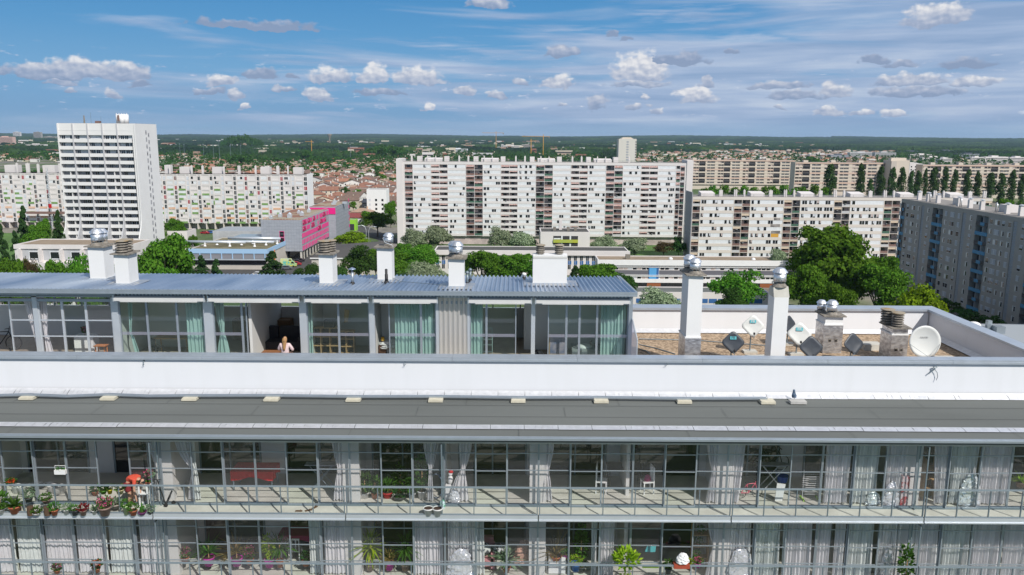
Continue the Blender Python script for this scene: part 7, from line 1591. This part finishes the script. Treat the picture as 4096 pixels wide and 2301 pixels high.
def house(label, px, py, wd, dp, h, rh, kind, rm, wm, rz=0, cat='house', name='house'):
    p = PZ(px, py); t = thing(name, label, cat, (p.x, p.y, GZ), rz); housemesh(t, wd, dp, h, rh, kind, rm, wm, random.Random(px)); return t
taken = []
def H_(*a, **k): t = house(*a, **k); taken.append((t.location.x, t.location.y, max(a[3], a[4])*.62)); return t
H_('tall cream four-floor house with a red tiled roof in the middle of the suburb', 1318, 805, 14, 11, 8.6, 2.6, 'gx', M_rfs[2], M_hws[0], R(8))
H_('grey and stone gabled house with blue-grey shutters below the cream four-floor house', 1398, 840, 13, 12, 7, 2.5, 'gx', M_rfs[1], M_hws[2], R(12))
H_('stone gabled house with brown roof between the cream and the white modern houses', 1428, 795, 12, 10, 5.6, 2.5, 'gx', M_rfs[1], M_hws[2], R(10))
H_('dark slate-clad house before the white modern flats', 1482, 838, 9, 8, 5, 2.2, 'gx', mat('slate', (.04, .045, .06), .7), mat('slate'), R(-10))
H_('tan roofed house with cream gable beside the dark slate house', 1515, 850, 9, 9, 4.8, 2.2, 'gx', M_rfs[2], M_hws[0], R(20))
H_('wide tan hipped house above the red sheet-roofed shed', 1450, 868, 13, 11, 3.4, 2.2, 'hip', M_rfs[3], mat('wall_peach', (.60, .42, .28), .85))
H_('long shed with a dark red sheet roof behind the pink and grey building', 1420, 890, 22, 14, 3.6, 1.8, 'gx', mat('sheet_red', (.22, .05, .045), .7), M_hws[1], R(-8))
H_('bright red walled house with dark roof in the suburb', 1492, 735, 13, 9, 4.6, 1.2, 'gx', M_rfs[1], mat('wall_red', (.50, .05, .04), .8), R(-15))
t, W_, H = lowb('apartment_house', 'white modern four-floor apartment house in the suburb', 'apartment house', 1466, 1545, 758, 505, 12, M_white); taken.append((t.location.x+8, 511, 14))
for f in range(4):
    for i in range(3): MB().box(1.2+i*4, 2.5+i*4, -.05, -.001, 1+f*2.8, 2.4+f*2.8).build('window', M_dglass if i else M_pale, t)
t, W_, H = lowb('shop', 'lime green shop front beside the street with the red sheet roof behind', 'shop', 1386, 1422, 880, 425, 6, mat('lime_paint', (.28, .60, .04), .6)); MB().box(.8, W_-.8, -.08, -.001, .3, H-2.2).build('shop_window', M_be3, t)
# prototype houses, copied through the suburb
r = random.Random(77); PR = []
for i in range(14):
    rk = (0, 1, 2, 1, 3, 2, 1, 0, 2, 3, 1, 2, 1, 3)[i]; wk_ = (0, 1, 1, 2, 0, 1, 1, 0, 1, 1, 1, 0, 1, 0)[i]; kd = ('gx', 'gy', 'hip')[i % 3]; wd = r.uniform(10, 15); dp = r.uniform(8, 11); h = r.choice((3.1, 4.4, 5.7))
    PR.append((i, rk, wk_, kd, wd, dp, h, r.uniform(1.6, 2.4)))
protos = {}
def zone(px, py, Y):
    if px < 300: return 'beyond the trees beside the white tower'
    if px > 2500: return 'far out past the slim pale tower'
    if Y < 620: return 'close behind the pink and grey building'
    if Y < 800: return 'in the middle of the suburb'
    return 'at the far edge of the suburb'
placed = []; nh = 0
def free(x, y, rr):
    for a, b_, c in taken:
        if (a-x)**2+(b_-y)**2 < (c+rr)**2: return False
    return True
BL = [(tp.location.x-10, Yp-30, tp.location.x+Wp+5, Yp+16), (tc.location.x-4, Yc-40, tc.location.x+160, Yc+22)]
cand = []
hr_ = random.Random(99)
for Yr in np.arange(470, 1500, 13.5):
    for xx in np.arange(-520, 60, 15.5):
        x = xx+hr_.uniform(-2.5, 2.5); y = Yr+hr_.uniform(-2.5, 2.5); px, py = proj((x, y, GZ))
        if not (-60 < px < 1640): continue
        if hr_.random() < (.15 if y < 760 else .32+.5*(y-760)/700): continue
        if 240 < px < 640 and y < 2000: continue
        if px < 240 and hr_.random() < .75: continue
        if any(a < x < c and b0 < y < d for a, b0, c, d in BL): continue
        if px > 640 and px < 1250 and y < 640: continue
        if y < 620 and px > 1400 and py > 850: continue
        if free(x, y, 7): cand.append((y, x, px, py))
cand.sort(); far_h = cand[285:]; cand = cand[:285]
for y, x, px, py in cand:
    i, rk, wk_, kd, wd, dp, h, rh = PR[hr_.randrange(14)]; rz = hr_.choice((0, 0, 90, 180))+hr_.uniform(-14, 14)
    sz = 'two-storey' if h > 5 else 'low'; lb = f"{sz} {WN[wk_]} {'hip-roofed' if kd == 'hip' else 'gabled'} house with {RN[rk]} tiles {zone(px, py, y)}"
    if i not in protos: t = thing('house', lb, 'house', (x, y, GZ), R(rz), 'houses of the suburb'); housemesh(t, wd, dp, h, rh, kd, M_rfs[rk], M_hws[wk_], hr_); protos[i] = t
    else: t = copy_thing(protos[i], lb, (x, y, GZ), R(rz), hr_.uniform(.95, 1.25), 'houses of the suburb')
    taken.append((x, y, 7))
# all the farther houses in one
fh = {}
def farhouse(x, y, s=1.):
    rm = hr_.choice(M_rfs+[M_rfs[1], M_rfs[3]]); wm = hr_.choice(M_hws[:2]); a, c, h, rh = hr_.uniform(5, 8)*s, hr_.uniform(4, 5.5)*s, hr_.choice((3, 3, 5.5)), hr_.uniform(1.6, 2.4); FH.use(wm).box(x-a, x+a, y-c, y+c, GZ, GZ+h)
    FH.use(rm).add([(x-a-.4, y-c-.4, GZ+h), (x+a+.4, y-c-.4, GZ+h), (x+a+.4, y+c+.4, GZ+h), (x-a-.4, y+c+.4, GZ+h), (x-a*.6, y, GZ+h+rh), (x+a*.6, y, GZ+h+rh)], [(0, 1, 5, 4), (1, 2, 5), (2, 3, 4, 5), (3, 0, 4)])
FH = MB()
for y, x, px, py in far_h: farhouse(x, y)
for _ in range(5200):
    px = hr_.uniform(-50, 4150); y = 1450*math.exp(hr_.random()*1.15); x = (px-2048)/FOC*y
    if 2500 < px < 3560: pr = .85 if 1450 < y < 3300 else .1
    elif px > 3560: pr = .15 if y < 1900 else .03
    elif px < 1640: pr = .45 if y < 2400 else .12
    else: pr = .20
    if hr_.random() < pr: farhouse(x, y, 1.15 if y > 2200 else 1)
for _ in range(330):
    px = hr_.uniform(-50, 3300); y = 1650*math.exp(hr_.random()**.7*1.3); x = (px-2048)/FOC*y; a = hr_.choice((5, 7, 9, 12, 22)); h = hr_.uniform(7, 13)+y/520
    if px > 2500 and y < 3300: continue
    FH.use(hr_.choice((M_bw, M_hws[0], M_hws[2], M_rfs[3], M_rfs[2], M_steel))).box(x-a, x+a, y-7, y+7, GZ, GZ+h); FH.use(M_dglass).box(x-a+1, x+a-1, y-7.1, y-7.01, GZ+h*.55, GZ+h*.72)
FH.build('distant_houses', None, kind='stuff')
# white and dark modern buildings far off
def slab(label, px0, px1, pyb, h, m, D=18, wins=True, name='distant_building', cat='building', dark=M_dglass):
    p = PZ((px0+px1)/2, pyb); wd = (px1-px0)/FOC*p.y; t = thing(name, label, cat, (p.x, p.y, GZ)); MB().box(-wd/2, wd/2, 0, D, 0, h).box(-wd*.2, wd*.1, 3, D-3, h, h+2.4).build('wall', m, t)
    if wins: b = MB(); [b.box(-wd/2+1, wd/2-1, -.1, -.002, z+1, z+2.3) for z in np.arange(0, h-2, 3.)]; b.build('window_band', dark, t)
    return t
slab('slim far white tower left of the grey one on the skyline', 55, 82, 560, 62, M_bw, 20, name='distant_tower', cat='tower'); slab('grey-brown far tower with ribbed floors on the skyline', 137, 166, 566, 60, mat('tower_grey', (.36, .33, .30), .8), 20, name='distant_tower', cat='tower')
slab('broad grey far block beside the grey-brown far tower', 177, 222, 566, 32, mat('tower_grey'), 20); slab('pink-walled far block near the photo edge', -10, 54, 590, 38, mat('wall_pink', (.62, .42, .36), .8)); 
for i, (a, c, py, h, m) in enumerate(((0, 60, 572, 14, M_bw), (30, 55, 562, 20, M_bw), (60, 100, 590, 16, M_bw), (88, 138, 566, 18, M_bw), (105, 180, 596, 15, M_bw), (170, 245, 585, 12, M_bw), (215, 250, 566, 18, M_bw), (165, 248, 607, 8, M_bwin), (0, 70, 612, 9, M_bw), (70, 130, 604, 10, M_hws[0]))):
    slab(('low white far building under the pink block', 'small white far block beside the slim far tower', 'white stepped far houses', 'white far row behind the grey-brown tower', 'long white far row below the towers', 'white far block beside the broad grey one', 'pale far block against the white tower', 'long flat white hall beside the white tower', 'row of white gabled far houses', 'cream far houses near the trees')[i], a, c, py, h, m)
for i, (a, c, py, h, m, lb) in enumerate(((669, 706, 566, 16, M_hws[0], 'cream far block just past the white tower'), (1016, 1104, 602, 14, M_bw, 'long white far block with dotted windows above the suburb'), (1105, 1136, 564, 14, M_bw, 'white far block with red roof line'), (838, 872, 560, 10, M_bw, 'small white far building among dark woods'), (1511, 1526, 541, 24, M_bw, 'tiny white building on the skyline'), (1612, 1645, 546, 24, mat('tower_grey'), 'grey far towers on the skyline'), (1946, 1976, 550, 30, mat('tower_bluegrey', (.36, .42, .50), .8), 'blue-grey far towers beside the crane'), (1800, 1870, 612, 12, M_bwin, 'long pale greenhouse-like hall above the white block'), (1635, 1780, 605, 10, M_bwin, 'long low pale warehouse above the white block'), (2010, 2086, 596, 14, M_bw, 'white and grey far block beside the cranes'), (2086, 2136, 598, 18, mat('tower_grey'), 'grey unfinished far block under the cranes'), (2060, 2096, 548, 22, M_bw, 'small white far block left of the long crane'), (1216, 1240, 575, 8, M_bw, 'small flat white house among far trees'), (1316, 1400, 640, 6, M_bw, 'low white far hall at the edge of the suburb'), (1400, 1480, 641, 7, M_hws[0], 'low cream far hall beside the white one'), (2460, 2520, 588, 9, M_bwin, 'white far roof by the slim pale tower'), (2546, 2590, 592, 9, M_bw, 'pale curved far roof past the slim pale tower'), (3676, 3684, 561, 14, M_bw, 'tiny white cube in the far forest'), (1170, 1250, 645, 8, M_hws[0], 'long cream far terrace in the suburb'), (2640, 2800, 594, 8, M_bwin, 'long pale far warehouse above the cream houses'))): slab(lb, a, c, py, h, m)
M_dkb = mat('office_dark', (.07, .08, .11), .5)
for i, (a, c, py, h, m) in enumerate(((3320, 3400, 640, 12, M_dkb), (3400, 3500, 632, 14, M_steel), (3500, 3582, 634, 15, M_steel), (3598, 3700, 626, 14, M_dkb), (3640, 3735, 634, 10, M_bw), (3700, 3800, 628, 13, M_dkb), (3745, 3830, 622, 15, M_dkb), (3830, 3930, 634, 12, M_dkb), (3760, 3806, 652, 9, M_bw), (3885, 3935, 655, 13, M_bw), (3940, 4030, 655, 14, M_bw), (4040, 4110, 655, 13, M_bw), (3930, 4010, 624, 13, M_dkb), (4010, 4110, 628, 12, M_dkb), (3690, 3790, 645, 9, M_bw), (3840, 3880, 655, 8, M_hws[0]), (3240, 3340, 632, 9, M_bw))):
    slab(('dark low office near the far woods, above the beige block', 'pale grey office with dark bands beside it', 'pale grey stepped office next to the plain beige gable', 'dark glassy office with a white rim', 'white low block before the dark offices', 'dark wide office past the white-rimmed one', 'tallest dark office of the business park', 'dark office behind the second beige block', 'small white block at the beige roof line', 'white cube block above the second beige block', 'white pair of blocks above the second beige block', 'white block at the photo edge above the beige roof', 'dark office close to the far woods', 'dark long office at the photo edge', 'white rim building between offices and beige block', 'small cream block above the second beige block', 'long white block behind the first beige block')[i], a, c, py, h, m, dark=M_shb if m is M_dkb else M_dglass)
# slim pale tower behind the white block
t = thing('apartment_tower', 'slim pale octagonal-topped tower rising behind the long white block', 'tower block', (PY(2509, 620, 900).x, 900, GZ)); W_ = (2544-2474)/FOC*900; H = PY(2509, 556, 900).z-GZ
MB().box(-W_/2, W_/2, 0, 16, 0, H).build('wall', mat('tower_pale', (.60, .58, .52), .8), t); MB().prism([(-W_*.35, H), (W_*.35, H), (W_*.18, H+1.8), (-W_*.22, H+1.8)], 'y', 2, 14).build('roof', M_be, t)
b = MB(); [b.box(-1.2, 1.2, -.12, -.002, z, z+1.4) for z in np.arange(2, H-2, 2.8)]; b.build('window_strip', M_lv, t); b = MB(); [b.box(W_*.44, W_*.49, -.12, -.002, z, z+1.3) for z in np.arange(2, H-2, 2.8)]; b.build('edge_windows', M_dglass, t)
# water tower, cranes, masts
p = PZ(1327, 560); d = p.y; t = thing('water_tower', 'grey mushroom water tower standing up from the far woods', 'water tower', (p.x, 3800, GZ)); t.location.x = (1327-2048)/FOC*3800; MB().lathe((0, 0, 0), [(4, 0), (3.2, 30), (5, 42), (11, 52), (11, 56), (0.1, 57)], 16).build('shaft', M_concd, t, True)
def crane(label, px, pyb, pyt, Y, m, jl, jr):
    x = (px-2048)/FOC*Y; t = thing('tower_crane', label, 'crane', (x, Y, GZ)); H = PY(px, pyt, Y).z-GZ; MB().box(-.7, .7, -.7, .7, 0, H).build('mast', m, t); MB().box(jl/FOC*Y, jr/FOC*Y, -.5, .5, H-5.2, H-4.2).build('jib', m, t); MB().box(jr/FOC*Y-3, jr/FOC*Y, -1, 1, H-9, H-5.6).build('counterweight', M_concd, t)
M_cr = mat('crane_yellow', (.55, .28, .04), .6); crane('orange tower crane with a long red and white jib on the skyline', 2168, 590, 538, 2000, M_cr, -85, 25); crane('tall ochre crane beside the blue-grey far towers', 1982, 560, 526, 2600, M_cr, -55, 30); crane('small yellow crane in the far suburb', 1255, 570, 560, 2300, M_cr, -25, 8); crane('low yellow crane beside the orange one', 2120, 590, 556, 1900, M_cr, -4, 20)
for i, (px, pyt, Y) in enumerate(((890, 562, 1500), (867, 580, 1500), (735, 575, 1500), (752, 578, 1500), (828, 576, 1500), (934, 582, 1500), (1407, 577, 1500), (975, 580, 1500))): x = (px-2048)/FOC*Y; t = thing('light_mast', 'thin stadium light mast rising from the far trees', 'light mast', (x, Y, GZ), group='light masts of the far sports ground'); H = PY(px, pyt, Y).z-GZ; MB().lathe((0, 0, 0), [(.35, 0), (.2, H)], 8).box(-1.2, 1.2, -.3, .3, H-1.3, H).build('mast', M_alud, t)
# street lamps by the road
for i, (px, py, yb) in enumerate(((1466, 920, 960), (1476, 920, 965))): p = PZ(px, yb+20); t = thing('street_lamp', ('curved grey street lamp at the road bend, first of a pair', 'curved grey street lamp at the road bend, second of the pair')[i], 'street lamp', (p.x, p.y, GZ)); q = 1 if i else -1; MB().tube([(0, 0, 0), (0, 0, 7), (q*.6, 0, 8.6), (q*2, 0, 9.2), (q*3.2, 0, 9)], .12, 6).build('post', M_alul, t); MB().box(q*3.2-.5, q*3.2+.5, -.2, .2, 8.8, 9.05).build('lamp_head', M_alul, t)
# cars
def car(label, px, py, m, rz=0, van=False):
    p = PZ(px, py); t = thing('parked_van' if van else 'parked_car', label, 'van' if van else 'car', (p.x, p.y, GZ+.04), rz, 'vehicles parked below')
    prof = [(-2.1, .3), (2.1, .3), (2.15, .75), (1.3, .95), (.6, 1.42), (-1.2, 1.45), (-1.9, .95), (-2.15, .85)] if not van else [(-2.6, .35), (2.6, .35), (2.65, 1.1), (1.9, 1.35), (1.5, 2.2), (-2.6, 2.25)]
    MB().prism(prof, 'y', -.85, .85).build('body', m, t); wpf = [(.55, 1.38), (-1.1, 1.4), (-1.7, .98), (1.2, .98)] if not van else [(1.4, 2.05), (.6, 2.05), (.6, 1.4), (1.75, 1.4)]
    MB().prism(wpf, 'y', -.87, .87).build('window', M_dglass, t)
    for x in (-1.3, 1.3):
        for y in (-.8, .8): o = MB().lathe((0, 0, -.1), [(.32, 0), (.32, .2)], 14).build('wheel', M_black, t); o.location = (x, y, .32); o.rotation_euler = (R(90), 0, 0)
cp = [mat('paint_black', (.02, .02, .025), .3), mat('paint_red', (.35, .02, .03), .3), mat('paint_white', (.7, .7, .7), .3), mat('paint_grey', (.12, .13, .15), .3), mat('paint_graffiti', (.55, .55, .10), .5, c2=(.10, .45, .40), vs=1.6, lo=.45, hi=.55)]
car('dark grey car at the end of the parked row by the conifer', 1147, 1078, cp[3], R(10)); car('van painted all over in yellow, green and turquoise', 1160, 1068, cp[4], R(10), True); car('second colourful van behind the painted one', 1150, 1058, mat('paint_pale', (.45, .6, .5), .5, c2=(.6, .6, .2), vs=1.5), R(10), True); car('dark red car beside the painted vans', 1184, 1062, cp[1], R(10)); car('black car parked behind the red one', 1186, 1053, cp[0], R(10)); car('black car nearest the concrete pillars', 1198, 1047, cp[0], R(10)); car('white car alone on the forecourt above the metal roof', 1035, 1104, cp[2], 0)
car('white car parked before the lime green shop', 1405, 893, cp[2], 0); car('black car on the road below the lime green shop', 1412, 905, cp[0], R(20)); car('red car under the patterned block', 820, 936, cp[1], 0); car('blue car under the patterned block', 845, 934, mat('paint_blue', (.05, .15, .4), .3), 0)
# ============================================================ woods: trees among the houses, then the far forest
tr_r = random.Random(123); cnt = 0; tl = []
for Y in np.arange(455, 1450, 21):
    for xx in np.arange(-560, 80, 21):
        x = xx+tr_r.uniform(-9, 9); y = Y+tr_r.uniform(-9, 9); px, py = proj((x, y, GZ))
        if not (-80 < px < 1640) or 250 < px < 620: continue
        dens_ = .5 if y < 760 else .8 if y < 1000 else .97
        if px < 250: dens_ = .9
        if any(a-6 < x < c+6 and b0 < y < d for a, b0, c, d in BL): continue
        if tr_r.random() < dens_ and free(x, y, 1.0): tl.append((y, x))
tl.sort()
for y, x in tl[:150]: tree_at('leafy garden tree growing among the suburb houses' if y < 800 else 'dark tree on the wooded far side of the suburb', tr_r.choice(('small', 'small', 'smallbright')), x, y, tr_r.uniform(7, 13), tr_r.uniform(8, 13), 'trees among the suburb houses')
def merged(pts, m, seed, name, per=7, lobes=5):
    protos_ = [crown_arr(seed+i, lobes, per, .16, (.05, 1)) for i in range(4)]; Vs = []; q = np.random.default_rng(seed)
    for k, (x, y, h, wd) in enumerate(pts):
        V = protos_[k % 4][0]; a = q.uniform(0, 6.28); ca, sa = math.cos(a), math.sin(a); s = wd/.9
        Vs.append(np.stack([x+(V[:, 0]*ca-V[:, 1]*sa)*s, y+(V[:, 0]*sa+V[:, 1]*ca)*s, GZ+V[:, 2]*h], 1))
    V = np.concatenate(Vs); link(name, npmesh(name, V, np.arange(len(V)).reshape(-1, 4), m), kind='stuff')
rest = [(x, y, tr_r.uniform(7, 14), tr_r.uniform(9, 15)) for y, x in tl[150:]]
for _ in range(9000):
    px = tr_r.uniform(-60, 4160); y = 1000*math.exp(tr_r.random()*.9); x = (px-2048)/FOC*y
    if px < 1640 and y < 1400: continue
    p_ = .7
    if 2500 < px < 3500 and y > 1350: p_ = .22
    if 2740 < px and y < 1050: p_ = .4
    if px > 3550 and y < 1800: p_ = .25
    if tr_r.random() < p_: rest.append((x, y, tr_r.uniform(8, 17), tr_r.uniform(9, 16)))
for (px0, px1, y0, y1, h) in ((1470, 1625, 1700, 1850, 36), (1215, 1250, 1500, 1700, 24), (930, 1010, 1300, 1400, 20), (900, 1060, 2500, 2700, 58), (3200, 3260, 1300, 1400, 22)):
    for _ in range(90): px = tr_r.uniform(px0, px1); y = tr_r.uniform(y0, y1); k = 1-((px-(px0+px1)/2)/((px1-px0)/2))**2; rest.append(((px-2048)/FOC*y, y, h*(.6+.4*k)*tr_r.uniform(.85, 1), 20))
merged(rest[::2], L_dk, 200, 'woodland'); merged(rest[1::2], leafmat('foliage_mid', (.03, .09, .015, 1), (.07, .16, .03, 1)), 300, 'woodland')
# forest canopy to the horizon
rr = [1500.]
while rr[-1] < 11500: rr.append(rr[-1]*1.0035)
rr = np.array(rr); aa = np.radians(np.arange(-37, 37, .085)); A_, Rr = np.meshgrid(aa, rr); X_ = Rr*np.sin(A_); Y_ = Rr*np.cos(A_)
def h2(i, j, k): v = np.sin(i*127.1+j*311.7+k*74.7)*43758.5453; return v-np.floor(v)
def vnoise(x, y, s, k):
    x = x/s; y = y/s; i = np.floor(x); j = np.floor(y); u = x-i; v = y-j; u = u*u*(3-2*u); v = v*v*(3-2*v)
    return (h2(i, j, k)*(1-u)+h2(i+1, j, k)*u)*(1-v)+(h2(i, j+1, k)*(1-u)+h2(i+1, j+1, k)*u)*v
cell = 11.; gi = np.floor(X_/cell); gj = np.floor(Y_/cell); best = np.zeros_like(X_)
for di in (-1, 0, 1):
    for dj in (-1, 0, 1):
        ci = gi+di; cj = gj+dj; cx = (ci+h2(ci, cj, 1))*cell; cy = (cj+h2(ci, cj, 2))*cell; hh_ = 5+9*h2(ci, cj, 3); d2 = ((X_-cx)**2+(Y_-cy)**2)/49.; best = np.maximum(best, hh_*np.sqrt(np.clip(1-d2, 0, 1)))
big = vnoise(X_, Y_, 420, 5)*.6+vnoise(X_, Y_, 160, 6)*.4
PXg = 2048+FOC*X_/Y_
thr = np.where((PXg > 2500) & (PXg < 3560) & (Y_ < 3200), .72, np.where((PXg < 2400) & (Y_ < 3400), .50, .30)); thr = np.where(Y_ > 4600, .18, thr); thr = np.where((PXg > 3560) & (Y_ < 2100), .6, thr)
cov = np.clip((big-thr)*14, 0, 1)
Z_ = GZ-2+cov*(best+4+6*vnoise(X_, Y_, 300, 9)); roll_ = np.clip((Rr-5000)/6000, 0, 1)
Z_ += roll_*(42*vnoise(X_, Y_*.5, 1900, 11)+22*vnoise(X_, Y_, 700, 12)+14)+np.where((PXg > 3300), roll_*12, 0)
n1_, n2_ = A_.shape; idx = np.arange(n1_*n2_).reshape(n1_, n2_); F = np.stack([idx[:-1, :-1], idx[:-1, 1:], idx[1:, 1:], idx[1:, :-1]], -1).reshape(-1, 4)
fm = bpy.data.materials.new('forest_canopy'); fm.use_nodes = True; tq = fm.node_tree; fb = tq.nodes['Principled BSDF']; fb.inputs['Roughness'].default_value = .95; fb.inputs['Specular IOR Level'].default_value = .1
oc = N(tq, 'ShaderNodeTexCoord').outputs['Object']; put(tq, fb.inputs['Base Color'], MIXC(tq, .5, RAMP(tq, NOISE(tq, VM(tq, 'MULTIPLY', oc, (1, .6, 1)), .0035, 5, .6), [(.40, (.007, .022, .009)), (.5, (.015, .040, .013)), (.60, (.036, .074, .017))]), RAMP(tq, NOISE(tq, oc, .03, 5, .7), [(.38, (.3, .38, .4)), (.62, (1.7, 1.6, 1.3))]), 'MULTIPLY'))
link('forest', npmesh('forest', np.stack([X_, Y_, Z_], -1).reshape(-1, 3), F, fm), kind='stuff')
HAZE = 0.000038
# ============================================================ air
hz = bpy.data.materials.new('haze'); hz.use_nodes = True; th = hz.node_tree; th.nodes.clear(); pv = N(th, 'ShaderNodeVolumePrincipled'); pv.inputs['Color'].default_value = (.55, .75, 1, 1); pv.inputs['Density'].default_value = HAZE; pv.inputs['Anisotropy'].default_value = 0.
oh = N(th, 'ShaderNodeOutputMaterial'); th.links.new(pv.outputs[0], oh.inputs['Volume'])
if HAZE > 0: MB().box(-14000, 14000, -300, 14000, GZ-1.5, 45).build('haze', hz, kind='stuff')
